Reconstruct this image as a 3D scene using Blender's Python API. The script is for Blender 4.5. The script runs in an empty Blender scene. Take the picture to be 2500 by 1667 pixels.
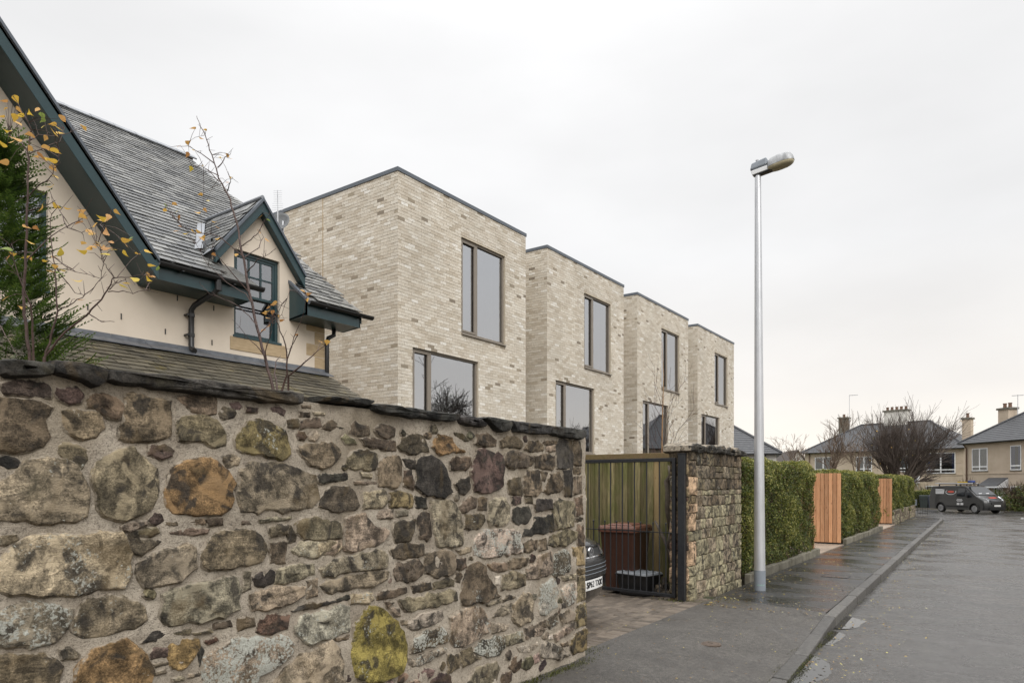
import bpy, math, random
import numpy as np
from mathutils import Vector, Matrix, noise
R = math.radians
sc = bpy.context.scene
# ---------------------------------------------------------------- camera
cd = bpy.data.cameras.new('camera'); cam = bpy.data.objects.new('camera', cd)
sc.collection.objects.link(cam); sc.camera = cam
cam.location = (0, 0, 1.6); cam.rotation_euler = (R(90), 0, R(35.58))
cd.lens = 24.08; cd.sensor_width = 36; cd.shift_y = 0.1382; cd.clip_start = 0.05; cd.clip_end = 3000
# ---------------------------------------------------------------- sky, sun, exposure
SUN_EL, SUN_AZ = R(38), R(124)          # azimuth clockwise from +Y
w = bpy.data.worlds.new('World'); sc.world = w; w.use_nodes = True
nt = w.node_tree; N = nt.nodes; L = nt.links; N.clear()
out = N.new('ShaderNodeOutputWorld'); bg = N.new('ShaderNodeBackground'); L.new(bg.outputs[0], out.inputs[0])
bg.inputs[1].default_value = 0.1
sky = N.new('ShaderNodeTexSky'); sky.sky_type = 'NISHITA'; sky.sun_disc = False
sky.sun_elevation = SUN_EL; sky.sun_rotation = SUN_AZ
tc = N.new('ShaderNodeTexCoord'); sp = N.new('ShaderNodeSeparateXYZ'); L.new(tc.outputs['Generated'], sp.inputs[0])
# overcast brightness by height above the horizon (CIE-like: brighter overhead), same all round
el = N.new('ShaderNodeMapRange'); el.interpolation_type = 'SMOOTHSTEP'
el.inputs[1].default_value = 0.5; el.inputs[2].default_value = 1.0; el.inputs[3].default_value = 7.9; el.inputs[4].default_value = 24.0
L.new(sp.outputs[2], el.inputs[0])
# soft cloud relief
mp = N.new('ShaderNodeMapping'); mp.inputs['Scale'].default_value = (1, 1, 2.6); mp.inputs['Location'].default_value = (6, 7, 2); L.new(tc.outputs['Generated'], mp.inputs[0])
n1 = N.new('ShaderNodeTexNoise'); n1.inputs['Scale'].default_value = 1.7; n1.inputs['Detail'].default_value = 5; n1.inputs['Roughness'].default_value = 0.5
L.new(mp.outputs[0], n1.inputs[0])
cr = N.new('ShaderNodeMapRange'); cr.inputs[1].default_value = 0.3; cr.inputs[2].default_value = 0.7; cr.inputs[3].default_value = 0.89; cr.inputs[4].default_value = 1.055
L.new(n1.outputs[0], cr.inputs[0])
mu = N.new('ShaderNodeMath'); mu.operation = 'MULTIPLY'; L.new(el.outputs[0], mu.inputs[0]); L.new(cr.outputs[0], mu.inputs[1])
# the cloud thins to a warmer pale band along the horizon
hz = N.new('ShaderNodeValToRGB'); e = hz.color_ramp.elements
e[0].position = 0.0; e[0].color = (1.22, 1.13, 0.99, 1); e[1].position = 0.30; e[1].color = (1.0, 1.0, 1.006, 1)
k = hz.color_ramp.elements.new(0.12); k.color = (1.05, 1.01, 0.965, 1)
L.new(sp.outputs[2], hz.inputs[0])
vm = N.new('ShaderNodeVectorMath'); vm.operation = 'SCALE'; L.new(hz.outputs[0], vm.inputs[0]); L.new(mu.outputs[0], vm.inputs['Scale'])
mx = N.new('ShaderNodeMixRGB'); mx.inputs[0].default_value = 0.985; L.new(sky.outputs[0], mx.inputs[1]); L.new(vm.outputs[0], mx.inputs[2])
L.new(mx.outputs[0], bg.inputs[0])
sl = bpy.data.lights.new('sun', 'SUN'); so = bpy.data.objects.new('sun', sl); sc.collection.objects.link(so)
sl.energy = 1.5; sl.angle = R(40); sl.color = (1, 0.97, 0.93)
d = Vector((math.sin(SUN_AZ)*math.cos(SUN_EL), math.cos(SUN_AZ)*math.cos(SUN_EL), math.sin(SUN_EL)))
so.rotation_euler = d.to_track_quat('Z', 'Y').to_euler()
vs = sc.view_settings; vs.view_transform = 'Standard'; vs.look = 'None'; vs.gamma = 1; vs.use_curve_mapping = False; vs.exposure = 0.27
sc.display_settings.display_device = 'sRGB'
sc.cycles.use_denoising = True; sc.cycles.max_bounces = 8; sc.cycles.transparent_max_bounces = 12; sc.cycles.caustics_reflective = False
# ---------------------------------------------------------------- helpers
rng = random.Random(7)
def link(o): sc.collection.objects.link(o); return o
def tag(o, label=None, cat=None, group=None, kind=None):
    if label: o['label'] = label
    if cat: o['category'] = cat
    if group: o['group'] = group
    if kind: o['kind'] = kind
    return o
def thing(name, label, cat, loc=(0, 0, 0), rz=0, group=None):
    o = link(bpy.data.objects.new(name, None)); o.location = loc; o.rotation_euler = (0, 0, rz); o.empty_display_size = 0.2
    return tag(o, label, cat, group)
def adopt(o, parent, local=False):
    if parent is not None:
        o.parent = parent
        if not local:
            o.matrix_parent_inverse = wm(parent).inverted()
    return o
def wm(o):
    b = Matrix.LocRotScale(Vector(o.location), o.rotation_euler, o.scale)
    return b if o.parent is None else wm(o.parent) @ o.matrix_parent_inverse @ b
class G:
    def __init__(s): s.v = []; s.f = []; s.r = []; s.cur = 0.5
    def add(s, vs, fs, r=None):
        b = len(s.v); s.v += [tuple(v) for v in vs]; s.f += [tuple(b+i for i in f) for f in fs]
        s.r += [s.cur if r is None else r]*len(fs)
    def box(s, x0, x1, y0, y1, z0, z1, r=None, M=None, skip=()):
        vs = [(x, y, z) for z in (z0, z1) for y in (y0, y1) for x in (x0, x1)]
        if M is not None: vs = [M @ Vector(v) for v in vs]
        fs = {'b': (0, 2, 3, 1), 't': (4, 5, 7, 6), 'f': (0, 1, 5, 4), 'k': (2, 6, 7, 3), 'l': (0, 4, 6, 2), 'r': (1, 3, 7, 5)}
        s.add(vs, [fs[k] for k in fs if k not in skip], r)
    def quad(s, a, b, c, d, r=None): s.add([a, b, c, d], [(0, 1, 2, 3)], r)
    def prism(s, poly, ext, r=None):
        n = len(poly); P = [Vector(p) for p in poly]; E = Vector(ext)
        s.add(P+[p+E for p in P], [tuple(range(n))[::-1], tuple(range(n, 2*n))]+[(i, (i+1) % n, n+(i+1) % n, n+i) for i in range(n)], r)
    def tube(s, pts, rad, n=8, caps=True, r=None):
        P = [Vector(p) for p in pts]; m = len(P)
        if not isinstance(rad, (list, tuple)): rad = [rad]*m
        vs = []; up = None
        for i, p in enumerate(P):
            t = (P[min(i+1, m-1)]-P[max(i-1, 0)])
            t = t.normalized() if t.length > 1e-9 else Vector((0, 0, 1))
            if up is None: up = Vector((0, 0, 1)) if abs(t.z) < 0.9 else Vector((1, 0, 0))
            a = t.cross(up)
            if a.length < 1e-6: a = t.orthogonal()
            a.normalize(); b = a.cross(t); up = b if abs(b.dot(t)) < 0.5 else up
            for j in range(n):
                th = 2*math.pi*j/n; vs.append(p+a*(math.cos(th)*rad[i])+b*(math.sin(th)*rad[i]))
        fs = [(i*n+j, i*n+(j+1) % n, (i+1)*n+(j+1) % n, (i+1)*n+j) for i in range(m-1) for j in range(n)]
        if caps: fs += [tuple(range(n))[::-1], tuple(range((m-1)*n, m*n))]
        s.add(vs, fs, r)
    def lathe(s, prof, c=(0, 0, 0), n=16, axis='z', r=None, M=None):
        vs = []
        for (ra, h) in prof:
            for j in range(n):
                th = 2*math.pi*j/n; a, b = ra*math.cos(th), ra*math.sin(th)
                v = Vector((a, b, h)) if axis == 'z' else (Vector((a, h, b)) if axis == 'y' else Vector((h, a, b)))
                if M is not None: v = M @ v
                vs.append(v+Vector(c))
        m = len(prof)
        fs = [(i*n+j, i*n+(j+1) % n, (i+1)*n+(j+1) % n, (i+1)*n+j) for i in range(m-1) for j in range(n)]
        fs += [tuple(range(n))[::-1], tuple(range((m-1)*n, m*n))]
        s.add(vs, fs, r)
    def mesh(s, name, mat, smooth=False):
        me = bpy.data.meshes.new(name); me.from_pydata(s.v, [], s.f)
        a = me.attributes.new('rnd', 'FLOAT', 'FACE'); a.data.foreach_set('value', np.array(s.r, dtype=np.float32))
        if mat: me.materials.append(mat)
        if smooth: me.shade_smooth()
        return me
    def obj(s, name, mat, parent=None, smooth=False, bevel=0, local=False, seg=2, auto=None):
        me = s.mesh(name, mat, smooth)
        o = link(bpy.data.objects.new(name, me)); adopt(o, parent, local)
        if bevel:
            b = o.modifiers.new('bevel', 'BEVEL'); b.width = bevel; b.segments = seg; b.limit_method = 'ANGLE'; b.angle_limit = R(35)
        if auto: me.set_sharp_from_angle(angle=R(auto))
        return o
def quads_obj(name, V, rnd, mat, parent=None, nv=4):
    """many separate nv-gons held in numpy arrays: V (n, nv, 3)"""
    n = len(V); me = bpy.data.meshes.new(name)
    me.vertices.add(n*nv); me.vertices.foreach_set('co', np.asarray(V, dtype=np.float32).ravel())
    me.loops.add(n*nv); me.loops.foreach_set('vertex_index', np.arange(n*nv, dtype=np.int32))
    me.polygons.add(n); me.polygons.foreach_set('loop_start', np.arange(0, n*nv, nv, dtype=np.int32))
    me.update(calc_edges=True)
    a = me.attributes.new('rnd', 'FLOAT', 'FACE'); a.data.foreach_set('value', np.asarray(rnd, dtype=np.float32))
    me.materials.append(mat); o = link(bpy.data.objects.new(name, me)); adopt(o, parent); return o
def copy_tree(o, parent=None):
    c = link(o.copy()); c.parent = parent
    if parent is not None: c.matrix_parent_inverse = o.matrix_parent_inverse
    for ch in list(o.children): copy_tree(ch, c)
    return c
def inst(name, me, M, parent, color=None):
    o = link(bpy.data.objects.new(name, me)); o.parent = parent
    o.matrix_parent_inverse = wm(parent).inverted()
    o.matrix_basis = M
    if color: o.color = color
    return o
def fbm(x, y, z, o=3): return noise.fractal(Vector((x, y, z)), 1.0, 2.0, o)
# ---------------------------------------------------------------- materials
def mat(name):
    m = bpy.data.materials.new(name); m.use_nodes = True; t = m.node_tree; t.nodes.clear()
    o = t.nodes.new('ShaderNodeOutputMaterial'); return m, t, o
class NB:
    def __init__(s, t): s.t = t
    def n(s, typ, **kw):
        x = s.t.nodes.new('ShaderNode'+typ)
        for k_, v_ in kw.items(): setattr(x, k_, v_)
        return x
    def l(s, a, b): s.t.links.new(a, b)
    def pos(s, scale=(1, 1, 1), obj=False):
        c = s.n('TexCoord').outputs['Object'] if obj else s.n('NewGeometry').outputs['Position']
        m = s.n('Mapping'); m.inputs['Scale'].default_value = scale; s.l(c, m.inputs[0]); return m.outputs[0]
    def noise(s, vec, scale, detail=4, rough=0.55, dist=0):
        x = s.n('TexNoise'); x.inputs['Scale'].default_value = scale; x.inputs['Detail'].default_value = detail
        x.inputs['Roughness'].default_value = rough; x.inputs['Distortion'].default_value = dist; s.l(vec, x.inputs[0]); return x.outputs[0]
    def ramp(s, fac, stops, interp='LINEAR'):
        x = s.n('ValToRGB'); x.color_ramp.interpolation = interp; e = x.color_ramp.elements
        while len(e) < len(stops): e.new(0.5)
        for el_, (p, c) in zip(e, stops):
            el_.position = p; el_.color = (c, c, c, 1) if isinstance(c, (int, float)) else (*c, 1)
        s.l(fac, x.inputs[0]); return x.outputs[0]
    def mix(s, fac, a, b, mode='MIX'):
        x = s.n('MixRGB', blend_type=mode)
        for i, v in ((0, fac), (1, a), (2, b)):
            if isinstance(v, (int, float)): x.inputs[i].default_value = v if i == 0 else (v, v, v, 1)
            elif isinstance(v, tuple): x.inputs[i].default_value = (*v, 1)
            else: s.l(v, x.inputs[i])
        return x.outputs[0]
    def math(s, op, a, b=None, clamp=False):
        x = s.n('Math', operation=op, use_clamp=clamp)
        for i, v in ((0, a), (1, b)):
            if v is None: continue
            if isinstance(v, (int, float)): x.inputs[i].default_value = v
            else: s.l(v, x.inputs[i])
        return x.outputs[0]
    def attr(s, name='rnd'):
        x = s.n('Attribute'); x.attribute_name = name; return x.outputs['Fac']
    def bump(s, h, strength=0.3, dist=0.01):
        x = s.n('Bump'); x.inputs['Strength'].default_value = strength; x.inputs['Distance'].default_value = dist; s.l(h, x.inputs['Height']); return x.outputs[0]
    def bsdf(s, out, col, rough=0.7, bump=None, metal=0, spec=0.5, coat=0):
        x = s.n('BsdfPrincipled')
        def put(k_, v):
            if isinstance(v, (int, float)): x.inputs[k_].default_value = v
            elif isinstance(v, tuple): x.inputs[k_].default_value = (*v, 1)
            else: s.l(v, x.inputs[k_])
        put('Base Color', col); put('Roughness', rough); put('Metallic', metal); put('Specular IOR Level', spec); put('Coat Weight', coat)
        if bump is not None: s.l(bump, x.inputs['Normal'])
        s.l(x.outputs[0], out.inputs[0]); return x
def M(name, a, b=None, scale=8, rough=0.7, bump=0.15, bscale=60, metal=0, spec=0.5, coat=0, stretch=(1, 1, 1), rvar=0.0, obj=False, dist=0.01):
    """plain surface: two colours mixed by noise, fine relief, optional spread of lightness by the 'rnd' attribute"""
    m, t, o = mat(name); B = NB(t)
    p = B.pos(stretch, obj); c = a
    if b is not None: c = B.ramp(B.noise(p, scale, 5, 0.6), [(0.3, a), (0.7, b)])
    if rvar:
        c = B.mix(1.0, c, B.ramp(B.attr(), [(0, 1-rvar), (1, 1+rvar)]), 'MULTIPLY')
    bm = B.bump(B.noise(p, bscale, 3), bump, dist) if bump else None
    B.bsdf(o, c, rough, bm, metal, spec, coat); return m
def M_stone():
    m, t, o = mat('rubble stone'); B = NB(t)
    oi = B.n('ObjectInfo'); p = B.pos()
    off = B.n('VectorMath', operation='SCALE'); B.l(oi.outputs['Random'], off.inputs['Scale']); off.inputs[0].default_value = (37, 11, 23)
    ad = B.n('VectorMath', operation='ADD'); B.l(p, ad.inputs[0]); B.l(off.outputs[0], ad.inputs[1]); q = ad.outputs[0]
    n1 = B.noise(q, 8.5, 3, 0.5, 0.9); n2 = B.noise(q, 30, 5, 0.72); n3 = B.noise(q, 120, 3, 0.75)
    mp = B.n('Mapping'); mp.inputs['Scale'].default_value = (1, 1, 7); mp.inputs['Rotation'].default_value = (0.12, 0, 0); B.l(q, mp.inputs[0]); n4 = B.noise(mp.outputs[0], 11, 5, 0.65, 0.4)
    c = B.mix(1, oi.outputs['Color'], B.ramp(n1, [(0.34, 0.40), (0.5, 1.0), (0.64, 1.6)]), 'MULTIPLY')
    c = B.mix(1, c, B.ramp(n2, [(0.3, 0.42), (0.52, 1.0), (0.75, 1.7)]), 'MULTIPLY')
    c = B.mix(B.math('MULTIPLY', B.ramp(B.math('FRACT', B.math('MULTIPLY', oi.outputs['Random'], 7.3)), [(0.45, 0.25), (0.75, 1)]), 0.85), c, B.ramp(n4, [(0.32, 0.5), (0.68, 1.5)]), 'MULTIPLY')
    c = B.mix(1, c, B.ramp(n3, [(0.3, 0.6), (0.7, 1.4)]), 'MULTIPLY')
    # soot crust, pale scuffed faces, rusty and algae stains, all with outlines of their own
    so_ = B.ramp(B.noise(q, 7.0, 4, 0.52, 1.1), [(0.53, 0), (0.60, 0.82)]); c = B.mix(so_, c, B.ramp(n2, [(0.3, (0.016, 0.014, 0.012)), (0.7, (0.055, 0.047, 0.038))]))
    pl_ = B.ramp(B.noise(q, 6.4, 4, 0.55, 0.8), [(0.55, 0), (0.62, 0.65)]); c = B.mix(pl_, c, B.mix(1, oi.outputs['Color'], 2.1, 'MULTIPLY'))
    st = B.ramp(B.noise(q, 3.1, 3, 0.6, 1.0), [(0.56, 0), (0.68, 0.5)]); c = B.mix(st, c, (0.13, 0.09, 0.042))
    gr = B.ramp(B.noise(q, 6.3, 4, 0.6, 0.4), [(0.60, 0), (0.72, 0.4)]); c = B.mix(gr, c, (0.10, 0.086, 0.052))
    lo = B.math('SUBTRACT', 0.80, B.math('MULTIPLY', oi.outputs['Alpha'], 0.33))
    big = B.noise(q, 7, 3, 0.5); sm_ = B.noise(q, 62, 3, 0.6, 0.4)
    lm = B.math('ADD', B.math('MULTIPLY', big, 0.5), B.math('MULTIPLY', sm_, 0.62))
    lm = B.math('MULTIPLY', B.math('SUBTRACT', lm, lo), 14, True)
    c = B.mix(lm, c, B.ramp(n3, [(0.3, (0.28, 0.28, 0.235)), (0.7, (0.47, 0.47, 0.42))]))
    # mortar smeared over the rims
    ed = B.attr('edge'); em = B.math('ADD', ed, B.math('MULTIPLY', B.noise(p, 26, 4, 0.65), 0.95)); em = B.math('MULTIPLY', B.math('SUBTRACT', em, 1.36), 9, True)
    c = B.mix(B.math('MULTIPLY', em, 0.9), c, B.ramp(n2, [(0.32, (0.22, 0.185, 0.14)), (0.7, (0.43, 0.375, 0.30))]))
    h = B.math('ADD', B.math('MULTIPLY', n2, 1.0), B.math('ADD', B.math('MULTIPLY', n3, 0.4), B.math('MULTIPLY', n4, 0.35)))
    B.bsdf(o, c, 0.88, B.bump(h, 0.8, 0.012), 0, 0.3); return m
def M_mortar():
    m, t, o = mat('lime mortar'); B = NB(t); p = B.pos()
    c = B.ramp(B.noise(p, 4, 5, 0.6), [(0.3, (0.31, 0.265, 0.21)), (0.7, (0.45, 0.395, 0.32))])
    n2 = B.noise(p, 45, 5, 0.7)
    c = B.mix(1, c, B.ramp(n2, [(0.30, 0.42), (0.46, 1.0), (0.75, 1.15)]), 'MULTIPLY')
    sp = B.ramp(B.noise(p, 160, 2, 0.6), [(0.34, 0.45), (0.44, 1)]); c = B.mix(0.8, c, sp, 'MULTIPLY')
    st = B.ramp(B.noise(p, 1.3, 4, 0.6), [(0.52, 0), (0.7, 0.6)]); c = B.mix(st, c, (0.21, 0.17, 0.115))
    h = B.math('ADD', n2, B.math('MULTIPLY', B.noise(p, 150, 2), 0.5))
    B.bsdf(o, c, 0.92, B.bump(h, 0.8, 0.015), 0, 0.2); return m
def M_brick():
    m, t, o = mat('buff brick'); B = NB(t); p = B.pos()
    r = B.attr()
    c = B.ramp(r, [(0.0, (0.22, 0.185, 0.145)), (0.06, (0.34, 0.29, 0.22)), (0.10, (0.49, 0.43, 0.345)), (0.38, (0.575, 0.52, 0.435)), (0.70, (0.655, 0.61, 0.53)), (1.0, (0.77, 0.745, 0.69))])
    d = B.noise(B.pos((1, 1, 0.35)), 42, 3, 0.6)
    c = B.mix(B.math('MULTIPLY', B.ramp(d, [(0.55, 0), (0.66, 1)]), 0.45), c, (0.22, 0.18, 0.13))
    c = B.mix(1, c, B.ramp(B.noise(p, 60, 3, 0.6), [(0.3, 0.84), (0.7, 1.14)]), 'MULTIPLY')
    c = B.mix(1, c, B.ramp(B.noise(p, 0.7, 3, 0.5), [(0.3, 0.92), (0.7, 1.08)]), 'MULTIPLY')
    B.bsdf(o, c, 0.85, B.bump(B.noise(p, 90, 3), 0.35, 0.006), 0, 0.3); return m
def M_slate(name, moss, a=(0.045, 0.047, 0.048), b=(0.185, 0.185, 0.175), rough=(0.22, 0.45)):
    m, t, o = mat(name); B = NB(t); p = B.pos()
    c = B.ramp(B.attr(), [(0, a), (0.5, tuple((x+y)/2 for x, y in zip(a, b))), (1, b)])
    n = B.noise(p, 30, 4, 0.65); c = B.mix(1, c, B.ramp(n, [(0.3, 0.65), (0.7, 1.35)]), 'MULTIPLY')
    ms = B.ramp(B.noise(p, 2.2, 5, 0.7), [(0.62-moss*0.25, 0), (0.72-moss*0.1, 1)])
    mf = B.ramp(B.noise(p, 70, 3, 0.7), [(0.42, 0), (0.58, 1)])
    c = B.mix(B.math('MULTIPLY', B.math('MULTIPLY', ms, mf), 0.85), c, B.ramp(B.noise(p, 3.3, 3), [(0.4, (0.085, 0.072, 0.042)), (0.6, (0.135, 0.118, 0.08)), (0.68, (0.22, 0.17, 0.03))]))
    ro = B.ramp(n, [(0.3, rough[0]), (0.7, rough[1])])
    B.bsdf(o, c, ro, B.bump(B.noise(p, 80, 3), 0.3, 0.006), 0, 0.5); return m
def M_leaf(name, stops, trans=0.35, rough=0.5):
    m, t, o = mat(name); B = NB(t)
    c = B.ramp(B.attr(), stops)
    x = B.n('BsdfPrincipled'); B.l(c, x.inputs['Base Color']); x.inputs['Roughness'].default_value = rough; x.inputs['Specular IOR Level'].default_value = 0.35
    tr = B.n('BsdfTranslucent'); B.l(c, tr.inputs[0]); s = B.n('MixShader'); s.inputs[0].default_value = trans
    B.l(x.outputs[0], s.inputs[1]); B.l(tr.outputs[0], s.inputs[2]); B.l(s.outputs[0], o.inputs[0]); return m
def M_glass(name='window glass', tint=(0.9, 0.93, 0.93), ior=5.6):
    m, t, o = mat(name); B = NB(t)
    f = B.n('Fresnel'); f.inputs[0].default_value = ior
    g = B.n('BsdfGlossy'); g.inputs['Roughness'].default_value = 0.01; g.inputs['Color'].default_value = (0.95, 0.97, 1, 1)
    tr = B.n('BsdfTransparent'); tr.inputs[0].default_value = (*tint, 1); s = B.n('MixShader')
    B.l(f.outputs[0], s.inputs[0]); B.l(tr.outputs[0], s.inputs[1]); B.l(g.outputs[0], s.inputs[2]); B.l(s.outputs[0], o.inputs[0]); return m
def M_asphalt(name, a, b, wet0, wet1, r0=0.13, r1=0.62, wscale=0.9, stretch=(1, 1, 1)):
    m, t, o = mat(name); B = NB(t); p = B.pos()
    ag = B.noise(p, 85, 4, 0.85); c = B.ramp(ag, [(0.36, a), (0.64, b)])
    c = B.mix(1, c, B.ramp(B.noise(p, 22, 5, 0.7), [(0.3, 0.6), (0.7, 1.4)]), 'MULTIPLY'); c = B.mix(1, c, B.ramp(B.noise(p, 2.6, 4, 0.6), [(0.3, (0.82, 0.80, 0.78)), (0.7, (1.18, 1.16, 1.13))]), 'MULTIPLY')
    vor = B.n('TexVoronoi'); vor.inputs['Scale'].default_value = 58; B.l(p, vor.inputs[0])
    sp_ = B.ramp(vor.outputs['Distance'], [(0.10, 1), (0.20, 0)]); wn = B.n('SeparateColor'); B.l(vor.outputs['Color'], wn.inputs[0])
    sp_ = B.math('MULTIPLY', sp_, B.ramp(wn.outputs[0], [(0.78, 0), (0.80, 0.85)])); c = B.mix(sp_, c, (0.24, 0.19, 0.155))
    wt = B.noise(B.pos(stretch), wscale, 6, 0.62, 0.3); wetm = B.ramp(wt, [(wet0, 1), (wet1, 0)])
    c = B.mix(B.math('MULTIPLY', wetm, 0.45), c, B.mix(1, c, 0.5, 'MULTIPLY'))
    ro = B.math('ADD', B.math('MULTIPLY', wetm, r0-r1), r1)
    h = B.math('ADD', ag, B.math('MULTIPLY', B.noise(p, 30, 3), 0.8))
    bm = B.n('Bump'); B.l(h, bm.inputs['Height']); bm.inputs['Distance'].default_value = 0.008
    B.l(B.math('ADD', B.math('MULTIPLY', wetm, -0.45), 0.7), bm.inputs['Strength'])
    B.bsdf(o, c, ro, bm.outputs[0], 0, 0.5); return m
def M_wood(name, a, b, rough=0.7, green=0.0, knots=False, along='z'):
    m, t, o = mat(name); B = NB(t)
    st = (14, 14, 0.9) if along == 'z' else (14, 0.9, 14)
    p = B.pos(st); oi = B.n('ObjectInfo'); ad = B.n('VectorMath', operation='ADD'); B.l(p, ad.inputs[0])
    sc_ = B.n('VectorMath', operation='SCALE'); sc_.inputs[0].default_value = (91, 37, 53); B.l(oi.outputs['Random'], sc_.inputs['Scale']); B.l(sc_.outputs[0], ad.inputs[1])
    g = B.noise(ad.outputs[0], 3.0, 5, 0.6, 1.2); c = B.ramp(g, [(0.3, a), (0.7, b)])
    c = B.mix(1, c, B.ramp(oi.outputs['Random'], [(0, 0.66), (1, 1.28)]), 'MULTIPLY')
    if knots:
        v = B.n('TexVoronoi'); v.inputs['Scale'].default_value = 4.2; q = B.pos((2.2, 2.2, 1)); a2 = B.n('VectorMath', operation='ADD'); B.l(q, a2.inputs[0]); B.l(sc_.outputs[0], a2.inputs[1]); B.l(a2.outputs[0], v.inputs[0])
        c = B.mix(B.ramp(v.outputs['Distance'], [(0.05, 0.8), (0.13, 0)]), c, (0.16, 0.055, 0.025))
    if green:
        c = B.mix(B.math('MULTIPLY', B.ramp(B.noise(B.pos((3, 3, 0.8)), 2.2, 5, 0.65), [(0.4, 0), (0.62, 1)]), green), c, (0.095, 0.115, 0.025))
    B.bsdf(o, c, rough, B.bump(g, 0.25, 0.006), 0, 0.3); return m
m_stone, m_mortar, m_brick = M_stone(), M_mortar(), M_brick()
m_bmortar = M('brick mortar', (0.50, 0.435, 0.335), (0.61, 0.545, 0.44), 20, 0.9, 0.2)
m_slate = M_slate('wet roof slate', 0.15); m_slate_moss = M_slate('mossy roof slate', 1.0, (0.04, 0.036, 0.027), (0.105, 0.092, 0.066), (0.4, 0.6))
m_render = M('cream render', (0.60, 0.52, 0.425), (0.68, 0.60, 0.50), 1.6, 0.85, 0.12, 90)
m_teal = M('dark teal paint', (0.016, 0.040, 0.046), (0.022, 0.052, 0.058), 5, 0.32, 0.04)
m_black = M('black plastic', (0.010, 0.010, 0.011), (0.018, 0.018, 0.018), 8, 0.35, 0.05)
m_iron = M('black painted iron', (0.010, 0.011, 0.013), (0.02, 0.021, 0.024), 25, 0.42, 0.15)
m_lead = M('lead sheet', (0.14, 0.15, 0.165), (0.26, 0.275, 0.30), 6, 0.42, 0.25, 12)
m_sand = M('dressed sandstone', (0.36, 0.265, 0.155), (0.47, 0.36, 0.225), 7, 0.85, 0.2, 90, stretch=(1, 1, 4))
m_coping = M('grey metal coping', (0.085, 0.10, 0.12), (0.105, 0.12, 0.142), 3, 0.45, 0.02)
m_bronze = M('bronze window frame', (0.20, 0.172, 0.14), (0.225, 0.195, 0.16), 3, 0.45, 0.02)
m_glass = M_glass(); m_glass_far = M_glass('clear pane', (0.92, 0.94, 0.94), 1.9); m_glass_old = M_glass('sash pane', (0.9, 0.93, 0.94), 3.6); m_room = M('room plaster', (0.74, 0.75, 0.74), (0.78, 0.79, 0.78), 2, 0.9, 0); m_floor = M('room floor', (0.10, 0.085, 0.07), (0.14, 0.12, 0.1), 3, 0.6, 0)
m_blind = M('pale curtain', (0.62, 0.66, 0.63), (0.68, 0.71, 0.69), 6, 0.9, 0)
m_white = M('white upvc', (0.74, 0.75, 0.76), (0.80, 0.81, 0.82), 3, 0.35, 0.02)
m_steel = M('galvanised steel', (0.50, 0.51, 0.53), (0.62, 0.63, 0.65), 9, 0.38, 0.05, 40, metal=0.6, stretch=(1, 1, 0.3))
m_greyp = M('grey paint', (0.20, 0.225, 0.255), (0.24, 0.265, 0.295), 12, 0.5, 0.08)
m_soil = M('garden soil', (0.035, 0.028, 0.018), (0.07, 0.06, 0.035), 5, 0.95, 0.6, 30)
m_conc = M('weathered concrete', (0.10, 0.092, 0.07), (0.20, 0.185, 0.155), 6, 0.8, 0.5, 70)
m_dark = M('dark interior', (0.012, 0.012, 0.013), (0.02, 0.02, 0.022), 3, 0.9, 0)
m_bark = M('dark bark', (0.028, 0.021, 0.017), (0.06, 0.046, 0.036), 12, 0.85, 0.4, 60)
m_bark_red = M('birch sapling bark', (0.040, 0.020, 0.016), (0.085, 0.05, 0.04), 30, 0.6, 0.3, 80)
m_bark_or = M('young birch bark', (0.22, 0.12, 0.055), (0.34, 0.22, 0.12), 20, 0.7, 0.3, 60)
HEDGE = [(0.0, (0.10, 0.062, 0.03)), (0.12, (0.06, 0.058, 0.02)), (0.32, (0.06, 0.092, 0.022)), (0.58, (0.125, 0.145, 0.032)), (0.82, (0.25, 0.24, 0.052)), (1.0, (0.40, 0.37, 0.13))]
m_hedge = M_leaf('privet leaves', HEDGE)
m_thuja = M_leaf('conifer sprays', [(0, (0.03, 0.052, 0.014)), (0.4, (0.07, 0.12, 0.024)), (1, (0.20, 0.26, 0.055))], 0.35)
m_yellow = M_leaf('autumn leaf', [(0, (0.42, 0.20, 0.07)), (0.35, (0.62, 0.36, 0.13)), (0.65, (0.66, 0.40, 0.07)), (0.85, (0.70, 0.50, 0.07)), (1, (0.24, 0.31, 0.08))], 0.4)
m_litter = M_leaf('fallen leaves', [(0, (0.10, 0.05, 0.022)), (0.45, (0.26, 0.16, 0.06)), (0.8, (0.42, 0.36, 0.09)), (1, (0.45, 0.42, 0.26))], 0.1, 0.45)
m_moss = M_leaf('moss and weeds', [(0, (0.03, 0.032, 0.012)), (0.5, (0.065, 0.072, 0.016)), (1, (0.125, 0.13, 0.03))], 0.2)

# ================================================================ ground, road, pavement
def sm(a, b, x): t = min(1, max(0, (x-a)/(b-a))); return t*t*(3-2*t)
def dz(y): return -0.47*sm(36, 60, y)
def strip_mesh(name, xs_at, y0, y1, step, zf, mat_, nx=8, kind='structure', pw_=1.0):
    g = G(); n = max(1, int((y1-y0)/step)); vs = []
    for i in range(n+1):
        y = y0+(y1-y0)*i/n; a, b = xs_at(y)
        for j in range(nx+1):
            t = (j/nx)**pw_; x = a+(b-a)*t; vs.append((x, y, zf(x, y, t)))
    fs = [(i*(nx+1)+j, i*(nx+1)+j+1, (i+1)*(nx+1)+j+1, (i+1)*(nx+1)+j) for i in range(n) for j in range(nx)]
    g.add(vs, fs); o = g.obj(name, mat_, smooth=True); o['kind'] = kind; return o
KX = [(-6, -1.42), (2, -1.44), (5.9, -1.49), (8.7, -1.62), (11, -1.68), (22, -1.9), (36.5, -2.15), (38.0, -2.4), (39.2, -3.3), (39.8, -5.0)]
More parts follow.
